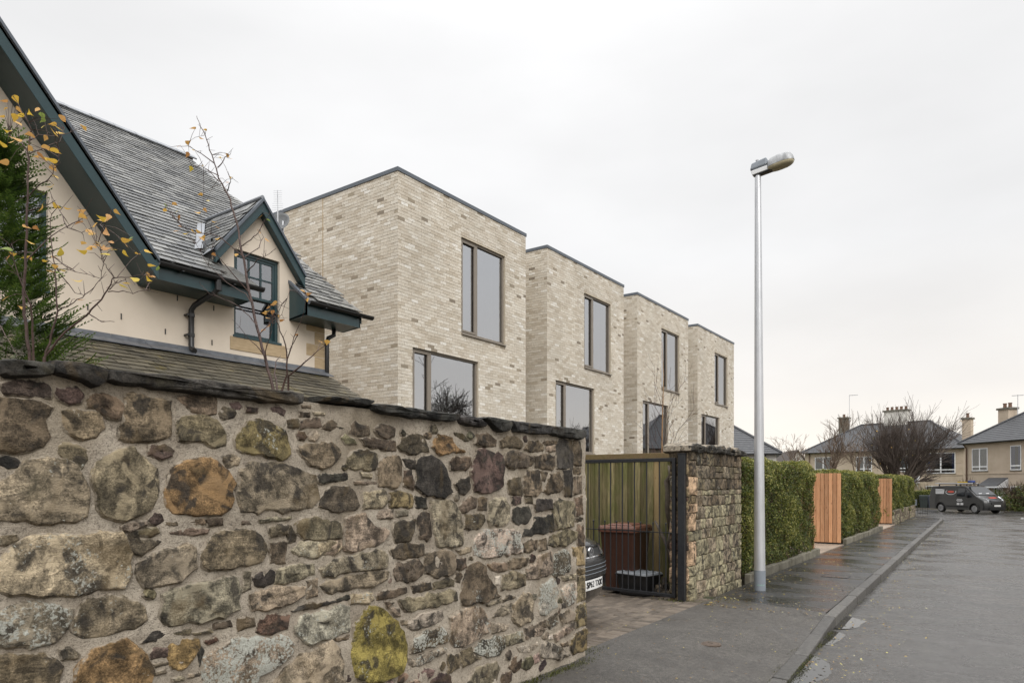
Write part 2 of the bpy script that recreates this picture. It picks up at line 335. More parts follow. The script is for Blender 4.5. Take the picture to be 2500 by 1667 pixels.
def kx(y):
    for (a, xa), (b, xb) in zip(KX, KX[1:]):
        if y <= b: return xa+(xb-xa)*(y-a)/(b-a)
    return KX[-1][1]
def kz(y): return -0.095+0.060*sm(6.6, 8.75, y)+0.035*sm(8.75, 8.95, y)
m_road = M_asphalt('worn wet road', (0.016, 0.0155, 0.015), (0.12, 0.115, 0.11), 0.40, 0.66, 0.12, 0.48, 1.1, (0.9, 1.2, 1))
m_foot = M_asphalt('wet dark footway asphalt', (0.016, 0.016, 0.017), (0.052, 0.052, 0.053), 0.36, 0.62, 0.10, 0.42, 0.95, (0.7, 1.6, 1))
m_cross = M_asphalt('damp crossover asphalt', (0.018, 0.0165, 0.015), (0.115, 0.107, 0.096), 0.28, 0.52, 0.3, 0.68, 0.9)
base = strip_mesh('ground', lambda y: (-400, 400), -120, 900, 20, lambda x, y, t: dz(y)-0.34, m_soil, 12)
def roadz(x, y, t): e_ = x-kx(y); return dz(y)-0.112-(0.020*math.exp(-(e_/0.32)**2) if y < 39.7 else 0)+0.007*noise.noise(Vector((x*1.3, y*0.55, 0)))+0.004*noise.noise(Vector((x*4, y*2.2, 3)))
road = strip_mesh('road', lambda y: (kx(y)-0.02 if y < 39.7 else -60, 7.5 if y < 39.7 else 40), -3, 66.5, 0.1, roadz, m_road, 34, pw_=2.2)
pz = lambda x, y, t: dz(y)+kz(y)*max(0, (t-0.25)/0.75)
foot2 = strip_mesh('pavement', lambda y: (-3.30-0.25*sm(30, 39, y), kx(y)-0.13), 9.47, 39.6, 0.35, pz, m_foot, 8)
foot1 = strip_mesh('driveway_crossover', lambda y: (-3.262, kx(y)-0.13), -3, 9.47, 0.35, pz, m_cross, 8)
for o, sg in ((foot1, 1), (foot2, 1)):          # the joint between the two surfacings runs askew
    for v in o.data.vertices:
        if abs(v.co.y-9.47) < 1e-3: v.co.y = 9.47-0.36*(v.co.x+3.25)/1.6
# garden level behind the walls
gl = G(); gl.quad((-60, -20, -0.05), (-3.45, -20, -0.05), (-3.45, 5.3, -0.05), (-60, 5.3, -0.05)); gl.quad((-60, 11.3, -0.05), (-3.35, 11.3, -0.05), (-3.35, 39.5, -0.05), (-60, 39.5, -0.05))
gl.quad((-60, 5.3, -0.30), (-9, 5.3, -0.30), (-9, 11.3, -0.30), (-60, 11.3, -0.30))
o = gl.obj('garden_ground', m_soil); o['kind'] = 'structure'
fp = strip_mesh('far_pavement', lambda y: (-60, 40), 66.5, 68.3, 0.9, lambda x, y, t: dz(y)+0.0, m_cross, 12)
g = G(); g.box(-60, 40, 66.34, 66.5, dz(66)-0.12, dz(66)+0.01); o = g.obj('far_kerb', m_conc); o['kind'] = 'structure'
fg = strip_mesh('far_garden_ground', lambda y: (-80, 60), 68.3, 130, 8, lambda x, y, t: dz(y)-0.02, M('rough lawn', (0.03, 0.05, 0.012), (0.07, 0.085, 0.025), 3, 0.9, 0.5, 12), 4)
# kerb stones
m_kerb = M('granite kerb', (0.045, 0.042, 0.038), (0.115, 0.108, 0.097), 22, 0.5, 0.5, 90, rvar=0.3)
kb = link(bpy.data.objects.new('kerb', None)); kb['kind'] = 'structure'
y = -3.0
while y < 39.3:
    ln = 0.92 if y < 36 else 0.55; y2 = min(y+ln, 39.4); ya, yb = y+0.008, y2-0.008
    xa, xb = kx(ya), kx(yb); za, zb = kz(ya)+dz(ya), kz(yb)+dz(yb); j = rng.uniform(-0.006, 0.006)
    if 8.6 < y2 < 9.1: za -= 0.0
    g = G(); wd = 0.135
    vs = [(xa-wd, ya, za+j), (xa+j, ya, za+j-0.004), (xb+j, yb, zb+j-0.004), (xb-wd, yb, zb+j)]
    vs = [(a, b, c-0.30) for a, b, c in vs]+vs
    g.cur = rng.random(); g.add(vs, [(3, 2, 1, 0), (4, 5, 6, 7), (0, 1, 5, 4), (1, 2, 6, 5), (2, 3, 7, 6), (3, 0, 4, 7)])
    g.obj('kerb_stone', m_kerb, kb, bevel=0.014); y = y2
# paved driveway: block pavers falling gently away from the street
def dvz(x): return -0.048*max(0, -3.27-x)
drv = link(bpy.data.objects.new('driveway', None)); drv['kind'] = 'structure'
g = G(); g.quad((-9, 5.4, dvz(-9)-0.012), (-3.25, 5.4, -0.012), (-3.25, 9.6, -0.012), (-9, 9.6, dvz(-9)-0.012))
g.quad((-9, 9.6, dvz(-9)-0.012), (-3.77, 9.6, dvz(-3.77)-0.012), (-3.77, 11.4, dvz(-4.1)-0.012), (-9, 11.4, dvz(-9)-0.012)); g.obj('paver_bed', M('mossy joint sand', (0.022, 0.026, 0.010), (0.05, 0.05, 0.022), 9, 0.95, 0.4, 60), drv)
m_paver = M('block paver', (0.085, 0.067, 0.05), (0.15, 0.122, 0.094), 7, 0.72, 0.4, 90, rvar=0.3)
pav = []
for k in range(8):
    g = G(); a, b = 0.0945, 0.0445; t = 0.004
    vs = [(-a, -b, -0.05), (a, -b, -0.05), (a, b, -0.05), (-a, b, -0.05), (-a, -b, -t), (a, -b, -t), (a, b, -t), (-a, b, -t), (-a+t, -b+t, 0), (a-t, -b+t, 0), (a-t, b-t, 0), (-a+t, b-t, 0)]
    g.add(vs, [(0, 1, 5, 4), (1, 2, 6, 5), (2, 3, 7, 6), (3, 0, 4, 7), (4, 5, 9, 8), (5, 6, 10, 9), (6, 7, 11, 10), (7, 4, 8, 11), (8, 9, 10, 11)], k/7)
    pav.append(g.mesh('paver', m_paver))
spots = []
x = -3.37
for i in range(2, 33):
    x = -3.27-0.1*i; off = 0.1 if i % 2 else 0
    yy = 5.42+off
    while yy < (9.3 if x > -3.8 else 10.4):
        spots.append((x, yy+0.1, 0)); yy += 0.2
for yy in np.arange(5.45, 9.3, 0.1): spots.append((-3.37, float(yy)+0.05, 1))   # header course along the street edge
spots.sort(key=lambda s: math.hypot(s[0], s[1]-0))
spots_v = [s for s in spots if s[1] > 5.6]
g = G()
for i, (x, yy, hd) in enumerate(spots_v):
    Mx = Matrix.Translation((x, yy, dvz(x)+rng.uniform(-0.003, 0.002))) @ Matrix.Rotation(R(0 if hd else 90)+rng.gauss(0, 0.012), 4, 'Z') @ Matrix.Rotation(rng.gauss(0, 0.012), 4, 'X') @ Matrix.Rotation(0.048 if False else 0, 4, 'Y')
    me = pav[rng.randrange(8)]
    if i < 298: inst('paver', me, Mx, drv)
    else:
        r = me.attributes['rnd'].data[0].value; g.add([Mx @ v.co for v in me.vertices], [tuple(p.vertices) for p in me.polygons], r)
o = g.obj('pavers', m_paver, drv); o['kind'] = 'stuff'
# puddles in the channel
m_water = M('puddle water', (0.02, 0.019, 0.016), None, rough=0.02, bump=0, spec=0.6)
def blob(cx, cy, rx, ry, z, seed, n=26, rot=0):
    P = []
    for i in range(n):
        a = 2*math.pi*i/n; k_ = 1+0.28*noise.noise(Vector((math.cos(a)*1.4+seed, math.sin(a)*1.4, seed)))+0.12*math.sin(5*a+seed)
        u, v = rx*k_*math.cos(a), ry*k_*math.sin(a); P.append((cx+u*math.cos(rot)-v*math.sin(rot), cy+u*math.sin(rot)+v*math.cos(rot), z))
    return P
for (ya, yb, wz) in ((5.75, 7.35, -0.1225), (7.9, 8.7, -0.126), (8.85, 9.75, -0.1225), (4.2, 5.3, -0.126)):       # level water; the road's own hollows give the outline
    g = G(); n_ = 40
    for i in range(n_): p_, q_ = ya+(yb-ya)*i/n_, ya+(yb-ya)*(i+1)/n_; wf = lambda y_: 0.03+0.42*math.sin(math.pi*(y_-ya)/(yb-ya))**0.8*(0.75+0.5*noise.noise(Vector((y_*3.1, ya, 0)))) if ya < y_ < yb-1e-6 else 0.0; g.quad((kx(p_)-0.01, p_, wz), (kx(p_)+wf(p_), p_, wz), (kx(q_)+wf(q_), q_, wz), (kx(q_)-0.01, q_, wz))
    o = g.obj('puddle', m_water); o['kind'] = 'structure'
# small ironwork in the pavement
t = thing('stopcock_cover', 'small round rusty stopcock cover set in the crossover asphalt', 'cover', (-2.41, 6.84, pz(-2.41, 6.84, 0.45)))
m_rust = M('rusty cast iron', (0.05, 0.035, 0.026), (0.12, 0.085, 0.06), 30, 0.6, 0.4)
zc = pz(-2.41, 6.84, (-2.41+3.262)/(kx(6.84)-0.13+3.262))
g = G(); g.lathe([(0.105, -0.02), (0.105, 0.006), (0.082, 0.008), (0.082, 0.003)], (-2.41, 6.84, zc), 24); g.obj('surround', m_rust, t)
g = G(); g.lathe([(0.078, -0.02), (0.078, 0.009), (0.055, 0.011)], (-2.41, 6.84, zc), 20); g.obj('lid', m_rust, t)
g = G(); g.box(-2.44, -2.39, 6.835, 6.85, zc+0.0105, zc+0.013); g.obj('key_slot', m_dark, t)
t = thing('inspection_cover', 'thin square inspection cover frame in the wet pavement', 'cover', (-2.32, 12.8, 0))
g = G()
for a in ((-2.53, -2.11, 12.62, 12.635), (-2.53, -2.11, 12.965, 12.98), (-2.53, -2.515, 12.635, 12.965), (-2.125, -2.11, 12.635, 12.965)): g.box(a[0], a[1], a[2], a[3], -0.03, 0.007)
g.obj('frame', m_iron, t)
g = G(); g.box(-2.512, -2.128, 12.638, 12.962, -0.03, 0.0045); g.obj('plate', m_foot, t)
# ================================================================ rubble boundary wall
STONES = """K1 992,2070 1039,2079 1140,2082 1169,2078 1167,2035 1113,2022 1013,2007 992,2015
K0 1171,2094 1235,2098 1314,2098 1364,2089 1362,2035 1344,2012 1319,2002 1285,2021 1227,2032 1171,2040
K0 1366,2091 1477,2089 1622,2090 1835,2094 2073,2089 2380,2091 2369,2027 2137,2022 1951,2023 1780,2027 1622,2028 1477,2026 1368,2032
K0 2501,2089 2700,2101 2904,2108 2904,2091 2856,2065 2700,2066 2501,2061
K0 2885,2073 2945,2087 3234,2084 3697,2084 3702,2045 3594,2025 3192,2022 2945,2036 2893,2051
K0 3705,2065 3796,2086 3944,2074 4015,2049 4009,2015 3827,2012 3715,2021
K0 3966,2079 4076,2094 4322,2085 4334,2047 4286,2001 4179,1988 4099,2014 4037,2057
K0 4340,2087 4736,2089 4912,2086 4876,2014 4654,2001 4383,2004
K0 4897,2078 5082,2090 5481,2083 5473,2020 5398,1995 5158,1999 4883,2011
p0 1004,1981 1028,1992 1102,1999 1151,1996 1167,1985 1165,1944 1120,1947 1079,1947 1020,1947 1010,1963
p0 1189,1989 1219,1979 1256,1995 1280,1974 1276,1937 1235,1933 1203,1946 1193,1965
b0 1306,1931 1331,1971 1371,1979 1411,1969 1434,1953 1447,1949 1445,1911 1424,1885 1366,1899 1340,1918 1314,1913
d1 940,1922 992,1925 1053,1925 1094,1911 1155,1910 1169,1898 1159,1873 1144,1854 1151,1815 1163,1789 1140,1757 1102,1734 1057,1724 940,1727
e4 1219,1891 1268,1900 1327,1896 1358,1884 1362,1838 1331,1799 1285,1782 1260,1799 1223,1820
b1 1470,1985 1527,1981 1656,1984 1656,1939 1649,1806 1586,1801 1527,1788 1436,1797 1456,1902
p0 1571,1768 1626,1770 1668,1752 1656,1728 1616,1718 1568,1728
e4 1199,1751 1260,1758 1293,1737 1302,1700 1276,1659 1235,1685 1203,1711
g3 971,1570 1010,1612 1046,1638 1083,1681 1140,1700 1211,1693 1260,1667 1285,1622 1304,1572 1312,1502 1297,1466 1256,1439 1159,1446 1046,1455 971,1445
g2 1336,1678 1371,1712 1434,1742 1480,1759 1508,1731 1566,1693 1593,1669 1596,1614 1598,1539 1571,1485 1503,1453 1424,1442 1375,1458 1347,1501 1340,1590
g0 971,1394 1042,1396 1048,1380 1013,1368 971,1369
t5 978,1293 1020,1310 1057,1363 1086,1382 1140,1394 1302,1386 1388,1381 1438,1393 1466,1362 1475,1284 1473,1197 1450,1140 1380,1156 1336,1154 1293,1144 1179,1143 1028,1165 978,1184
g0 1452,1409 1480,1422 1542,1428 1542,1414 1480,1390 1456,1399
g0 1513,1388 1596,1394 1601,1376 1566,1366 1515,1376
d0 1470,1386 1513,1383 1518,1349 1608,1338 1596,1319 1527,1287 1487,1303
g2 1520,1236 1576,1266 1621,1287 1698,1301 1740,1321 1775,1290 1780,1196 1703,1152 1621,1136 1542,1136 1527,1172
g8 978,1105 1039,1117 1086,1123 1151,1105 1203,1090 1243,1078 1239,1037 1203,994 1179,954 1102,953 1053,978 1028,974 978,971
g4 1268,1056 1285,1085 1344,1104 1397,1106 1499,1073 1546,1022 1551,977 1522,962 1480,955 1424,960 1344,953 1293,953 1256,980 1247,1013
g1 1622,1091 1726,1118 1858,1113 1963,1128 1999,1113 2005,1062 1993,1003 2005,969 1915,939 1807,940 1726,938 1622,950
k0 1532,887 1576,918 1616,924 1656,914 1651,892 1596,887
o2 1239,739 1272,813 1297,858 1336,901 1388,914 1456,908 1508,879 1546,830 1566,757 1568,698 1561,634 1480,607 1280,669
p0 1566,831 1591,846 1641,841 1641,801 1576,812
e3 978,938 1064,926 1140,909 1187,881 1201,847 1191,788 1159,737 978,783
g0 1207,917 1239,915 1268,887 1266,874 1215,882
g0 1586,777 1641,773 1641,763 1591,764
g0 1596,738 1626,741 1631,730 1601,729
g0 1513,1985 1542,1988 1578,1979 1566,1973 1522,1978
d0 1592,1979 1655,1981 1643,1969 1592,1967
b0 1689,1997 1780,2016 1881,2013 1881,1944 1824,1929 1753,1954
e2 1689,1887 1747,1917 1824,1923 1881,1906 1915,1882 1933,1840 1927,1796 1881,1772 1835,1786 1818,1807 1705,1798 1684,1846
p0 1966,1995 1999,2003 2017,1988 2005,1974 1975,1976
p0 2054,1989 2111,1986 2105,1968 2061,1967
p0 2196,1993 2243,2003 2274,1988 2267,1964 2210,1977
w3 1990,1821 2054,1880 2061,1909 2124,1922 2183,1912 2264,1879 2291,1825 2316,1755 2278,1724 2176,1739 2098,1753 1999,1766
o1 1637,1530 1653,1621 1668,1672 1715,1699 1802,1719 1852,1723 1915,1682 1963,1650 1975,1601 1951,1557 1969,1524 1957,1475 1915,1447 1824,1458 1726,1456 1663,1456 1637,1490
g0 1921,1731 1981,1735 2011,1723 1999,1695 1945,1682
g2 2011,1645 2036,1684 2105,1708 2203,1705 2298,1695 2341,1678 2413,1668 2480,1644 2483,1589 2502,1515 2465,1460 2398,1456 2305,1453 2170,1469 2137,1447 2023,1459 2008,1524
e1 2369,1781 2413,1819 2502,1817 2580,1833 2643,1804 2648,1754 2611,1711 2533,1682 2450,1705 2391,1739
d0 2298,1937 2362,1948 2369,1907 2298,1902
d0 2387,1938 2502,1962 2518,1917 2384,1902
t0 2398,2026 2442,2030 2442,2018 2405,2015
t0 2472,1996 2541,1999 2533,1987 2480,1985
d0 2384,1989 2435,1990 2435,1972 2384,1968
d0 1643,1422 1684,1420 1684,1404 1637,1404
b0 1705,1426 1753,1429 1818,1429 1824,1405 1710,1398
d0 1658,1373 1753,1378 1841,1375 1835,1360 1742,1357 1668,1365
d0 1835,1423 1910,1428 1915,1398 1852,1396
g0 2131,1413 2312,1420 2312,1403 2137,1393
d0 2036,1406 2073,1410 2073,1391 2036,1395
d0 2533,1906 2566,1939 2598,1960 2652,1935 2686,1913 2598,1910
k0 2508,1642 2540,1650 2706,1660 2710,1617 2632,1611 2553,1603 2514,1603
d0 2514,1503 2566,1564 2632,1574 2720,1576 2755,1546 2798,1480 2801,1448 2727,1439 2632,1440 2566,1455 2508,1462
e1 1818,1281 1858,1337 1927,1359 2042,1361 2124,1331 2150,1278 2150,1215 2118,1190 2011,1183 1927,1181 1858,1174 1818,1186 1807,1245
d0 2186,1362 2243,1376 2295,1371 2284,1333 2196,1318
d0 2305,1349 2319,1360 2348,1320 2344,1288 2309,1290
e2 2348,1371 2405,1401 2502,1406 2580,1381 2652,1368 2676,1310 2664,1285 2548,1280 2413,1292 2362,1322
d0 2193,1281 2291,1277 2278,1222 2281,1174 2193,1183
t5 2326,1241 2398,1278 2525,1263 2529,1213 2487,1186 2384,1201
t1 2545,1243 2660,1266 2668,1221 2611,1194 2548,1193
k0 2095,1119 2137,1142 2190,1148 2220,1128 2213,1082 2157,1066 2098,1079
g1 2224,1139 2376,1153 2465,1145 2472,1095 2398,1079 2278,1063 2220,1070
g3 2073,1031 2137,1040 2243,1044 2398,1031 2405,987 2333,955 2210,944 2086,942 2067,982
g0 2036,1147 2073,1143 2073,1065 2033,1059
g0 2424,1052 2491,1059 2495,976 2435,968
g5 2508,1123 2598,1156 2700,1173 2885,1185 2991,1182 3030,1156 3034,1076 2915,1076 2769,1080 2665,1070 2540,1063
g0 2520,1044 2632,1052 2784,1057 2953,1055 3038,1052 3030,996 2953,977 2734,976 2553,978
k0 2326,908 2435,923 2611,932 2623,921 2487,903 2341,904
k0 2638,930 2720,940 2727,918 2645,913
t5 2748,936 2900,933 2908,887 2870,873 2741,891
d0 1892,905 1951,914 1963,887 1892,889
d0 2005,913 2086,911 2095,870 2011,860
r0 2111,834 2137,886 2203,904 2305,882 2291,820 2203,809
l6 2348,822 2391,875 2525,866 2611,884 2721,886 2721,730 2564,716 2413,714 2369,758
o0 1648,840 1673,868 1785,849 1796,816 1769,769 1715,731 1668,744 1650,794
r0 1838,834 1875,843 1886,831 1852,821
e0 1637,912 1753,905 1742,886 1653,900
e0 1774,888 1852,885 1858,876 1791,880
g9 1830,767 1927,790 1975,814 2105,801 2291,767 2333,729 2319,673 2250,634 2176,616 2118,606 2111,569 2098,498 1818,569 1816,717
t3 2170,537 2271,600 2376,661 2487,672 2588,693 2643,645 2676,530 2684,348 2170,479
t0 1753,695 1796,687 1794,677 1755,684
t0 1679,691 1715,688 1718,679 1681,681
k0 1799,784 1807,814 1816,786 1799,726
d1 2734,1940 2776,1960 2819,1941 2870,1950 2885,1895 2791,1890 2731,1892
d1 2930,1931 2991,1964 3038,1955 3093,1948 3093,1901 3030,1883 2968,1889
e2 2665,1861 2700,1884 2755,1861 2776,1837 2700,1836
d1 2812,1864 2870,1872 2953,1865 3093,1867 3106,1803 3007,1808 2915,1819 2848,1821
d1 3122,1833 3175,1882 3234,1912 3346,1910 3399,1857 3413,1809 3319,1797 3242,1791 3150,1808
o0 3444,1841 3528,1932 3642,1920 3682,1870 3793,1823 3642,1818 3537,1795
b0 2720,1751 2784,1791 2856,1797 2938,1780 2945,1724 2923,1682 2805,1688 2734,1692 2720,1724
e0 3022,1760 3118,1766 3158,1712 3154,1618 3126,1572 3038,1578 2960,1584 2945,1691 2976,1719
k0 3171,1753 3276,1747 3276,1696 3192,1698
d0 3175,1677 3242,1678 3268,1613 3268,1565 3183,1589
k0 3286,1762 3426,1776 3500,1756 3556,1701 3613,1613 3652,1537 3604,1502 3363,1522 3319,1558 3286,1577
t0 2819,1661 2893,1656 2893,1634 2827,1636
g0 2769,1611 2930,1609 2934,1589 2769,1595
t1 2841,1546 3022,1555 3026,1475 2976,1448 2834,1449
w2 3062,1537 3150,1542 3242,1523 3263,1487 3251,1446 3070,1451
k0 3293,1505 3381,1503 3390,1436 3293,1439
t0 2945,1404 2991,1425 3077,1428 3081,1381 2953,1381
l3 3118,1421 3217,1423 3208,1394 3126,1391
d0 3306,1366 3346,1407 3408,1399 3426,1324 3435,1244 3399,1215 3328,1251 3315,1312
g1 3440,1478 3528,1485 3633,1477 3707,1433 3752,1341 3767,1197 3752,1159 3546,1162 3490,1178 3463,1279 3444,1403
t2 2700,1386 2784,1410 2841,1408 2885,1356 2945,1325 3042,1314 3030,1265 2991,1226 2885,1217 2791,1197 2706,1215 2700,1286
d1 3093,1335 3134,1356 3268,1356 3259,1291 3234,1233 3110,1232 3085,1300
t1 2501,1257 2540,1265 2645,1263 2665,1229 2632,1200 2533,1193 2501,1190
d0 3058,1171 3134,1205 3208,1209 3355,1195 3368,1121 3200,1118 3093,1122
d2 3085,1059 3118,1085 3200,1088 3302,1097 3355,1056 3337,997 3285,967 3192,969 3110,978 3085,1024
b1 3386,1126 3500,1135 3594,1134 3687,1094 3687,991 3672,961 3472,964 3381,998
d1 2945,916 3007,930 3192,930 3200,900 3110,882 2953,881
d1 3259,928 3426,938 3435,888 3285,883
d1 3463,928 3594,944 3672,922 3672,877 3472,883
g1 3146,854 3276,854 3623,852 3702,842 3712,776 3500,768 3319,770 3200,767 3167,793
l4 3225,701 3319,728 3537,737 3556,672 3490,645 3276,639 3234,658
d8 3285,583 3363,611 3565,607 3594,558 3584,503 3363,496 3251,494 3268,551
g6 3234,462 3319,456 3584,471 3594,438 3453,416 3337,392 3242,419
y4 2834,815 2885,843 2953,830 3022,797 3070,750 3126,677 3183,614 3207,556 3192,465 3150,398 2991,371 2885,395 2769,461 2745,532 2748,585 2759,680 2776,742 2805,781
d0 3030,853 3085,845 3046,828
t0 3070,807 3134,798 3142,755 3093,763
g4 3167,716 3204,710 3200,690 3171,698
g2 2632,704 2720,703 2720,682 2642,691
d0 3636,1754 3685,1781 3848,1786 3869,1747 3817,1696 3636,1694
d0 3675,1954 3756,1946 3838,1911 3786,1902 3695,1929
d0 3922,1889 3944,1950 4054,1963 4156,1927 4162,1883 4032,1880
d0 4209,1916 4274,1955 4421,1970 4510,1923 4497,1883 4334,1887 4226,1882
b1 4535,1873 4614,1936 4736,1949 4819,1923 4819,1869 4681,1860
d0 4833,1939 4876,1960 5052,1965 5022,1932 4862,1925
t2 4862,1910 5007,1924 4999,1872 4876,1872
p1 3901,1761 3944,1836 4009,1845 4065,1827 4226,1819 4262,1756 4244,1637 4226,1559 4122,1546 4076,1526 3912,1541 3880,1608 3869,1681
d3 4274,1750 4298,1828 4433,1855 4561,1830 4668,1819 4668,1751 4575,1727 4383,1713
b0 4688,1827 4905,1842 4992,1837 4999,1766 4977,1715 4791,1723 4695,1729
k0 5029,1917 5067,1974 5284,1977 5300,1847 5292,1724 5044,1728
k0 5143,1706 5292,1712 5300,1602 5292,1487 5174,1497
d0 5316,1979 5414,1983 5464,1894 5464,1760 5316,1765
d0 5308,1741 5464,1744 5464,1685 5308,1675
b0 5316,1663 5469,1669 5478,1501 5316,1495
b0 5349,1470 5469,1485 5486,1308 5365,1301
b0 5365,1288 5489,1291 5494,1241 5349,1248
b1 5381,1230 5501,1232 5511,1030 5389,1031
k0 3690,1588 3735,1621 3838,1641 3848,1555 3786,1523 3745,1527
d0 4322,1616 4484,1652 4510,1565 4510,1503 4346,1516 4322,1559
b1 4548,1631 4588,1698 4749,1700 4784,1632 4805,1540 4736,1499 4561,1506 4542,1565
d0 4791,1693 4890,1687 4847,1617 4805,1624
d3 4876,1578 4933,1672 5067,1689 5128,1602 5112,1530 4905,1505 4840,1532
d1 3720,1401 3766,1458 3859,1492 3917,1488 3912,1428 3807,1398
d0 3949,1480 3987,1497 4048,1485 4043,1400 3955,1413
t2 4065,1465 4133,1484 4286,1481 4334,1416 4340,1302 4238,1271 4099,1285 4059,1362
p1 4371,1494 4497,1492 4490,1444 4396,1429
d0 4561,1476 4654,1482 4668,1437 4561,1443
k0 4701,1421 4763,1465 4948,1461 4963,1383 4722,1364
k1 4383,1343 4408,1407 4601,1405 4627,1341 4575,1269 4421,1276 4371,1315
k1 4497,1170 4523,1227 4681,1249 4695,1308 4876,1324 4977,1343 4992,1178 4654,1175
d4 3791,1281 3807,1372 4009,1371 4032,1322 3955,1269 3848,1265
e1 4985,1421 5082,1459 5300,1438 5332,1355 5316,1216 5037,1207 4992,1303
e3 4905,1075 4933,1150 5158,1192 5365,1173 5365,1082 5205,1056 5007,1059
l7 3901,1195 3987,1243 4133,1249 4459,1224 4484,1149 4497,1040 4298,1048 4043,1043 3890,1079 3885,1150
e1 4523,1103 4601,1134 4736,1132 4722,1058 4627,1039 4523,1059
b0 4770,1122 4876,1138 4883,1045 4770,1043
g0 3715,1124 3859,1142 3869,1105 3756,1095
d2 3700,1061 3796,1059 3807,999 3756,991 3695,1003
d4 3822,971 3869,1019 3966,1020 4020,971 4043,894 4122,843 4214,734 4133,738 4043,723 3869,721 3771,732 3743,798 3786,890
b1 4071,986 4122,999 4310,981 4310,920 4179,930 4088,957
b2 4322,990 4421,1003 4594,995 4575,937 4433,929 4334,932
g0 4238,794 4250,891 4383,898 4548,873 4548,778 4383,776 4244,780
g0 4581,914 4722,938 4736,982 4941,1026 4948,831 4722,810 4601,820
d7 4970,828 5007,989 5189,1014 5252,961 5252,831 5158,808 5007,797
s0 5300,1030 5501,1023 5511,846 5365,852 5284,958
s0 5381,826 5518,820 5527,769 5398,766
t2 5143,778 5349,788 5349,738 5158,744
l1 4156,881 4214,881 4214,822 4168,838
l9 4791,748 4977,781 5029,696 5029,538 4847,488 4763,516 4763,668
l7 5120,661 5189,708 5365,695 5365,580 5332,527 5221,518 5143,610
s3 5381,759 5518,753 5537,523 5378,512
g0 4059,694 4226,719 4226,691 4088,679
d1 4250,708 4322,720 4408,708 4383,690 4262,686
t1 4139,592 4226,649 4371,663 4359,593 4250,582
t1 4383,647 4523,715 4627,701 4668,621 4654,488 4471,463 4383,525
g5 3646,651 3756,698 3955,689 4076,595 4088,477 3966,465 3776,441 3685,452 3636,506
t2 4133,538 4334,497 4286,463 4145,474
d6 4890,450 5037,482 5059,391 4948,363 4883,405
k0 5120,541 5174,541 5189,507 5128,508
g2 5089,458 5252,473 5349,426 5316,381 5128,364
w4 5378,499 5544,501 5561,283 5370,290 5349,393
g1 4561,429 4729,435 4854,375 4777,331 4575,339
d0 4743,440 4854,448 4862,385 4770,405
t3 5007,298 5143,321 5340,353 5332,288 5037,233
g6 4280,421 4510,416 4535,331 4298,337
d8 3896,378 3987,441 4203,428 4274,408 4274,324 4203,282 4054,305 3966,337
e4 3745,401 3859,412 3885,353 3987,312 3786,292 3745,330
l5 4446,297 4722,289 4736,248 4561,230 4471,256
l5 4912,299 4963,306 4977,272 4919,275
l3 4791,260 4876,267 5082,181 5252,75 5082,70 4791,154
e1 5120,198 5221,195 5236,159 5143,169
w2 5268,202 5357,243 5558,266 5571,52 5308,55 5260,114
e1 3607,410 3725,386 3735,300 3607,277
g3 3933,250 4156,250 4191,186 4156,83 3827,161"""
COL = dict(K=(0.034, 0.032, 0.028), k=(0.042, 0.036, 0.030), d=(0.088, 0.069, 0.048), b=(0.135, 0.104, 0.070), g=(0.192, 0.158, 0.112), t=(0.26, 0.212, 0.15), o=(0.19, 0.128, 0.06),
           y=(0.225, 0.180, 0.055), w=(0.155, 0.120, 0.060), l=(0.29, 0.255, 0.20), p=(0.080, 0.056, 0.047), e=(0.148, 0.122, 0.078), r=(0.12, 0.074, 0.052), s=(0.19, 0.145, 0.085), n=(0.40, 0.28, 0.18), m=(0.25, 0.222, 0.145))
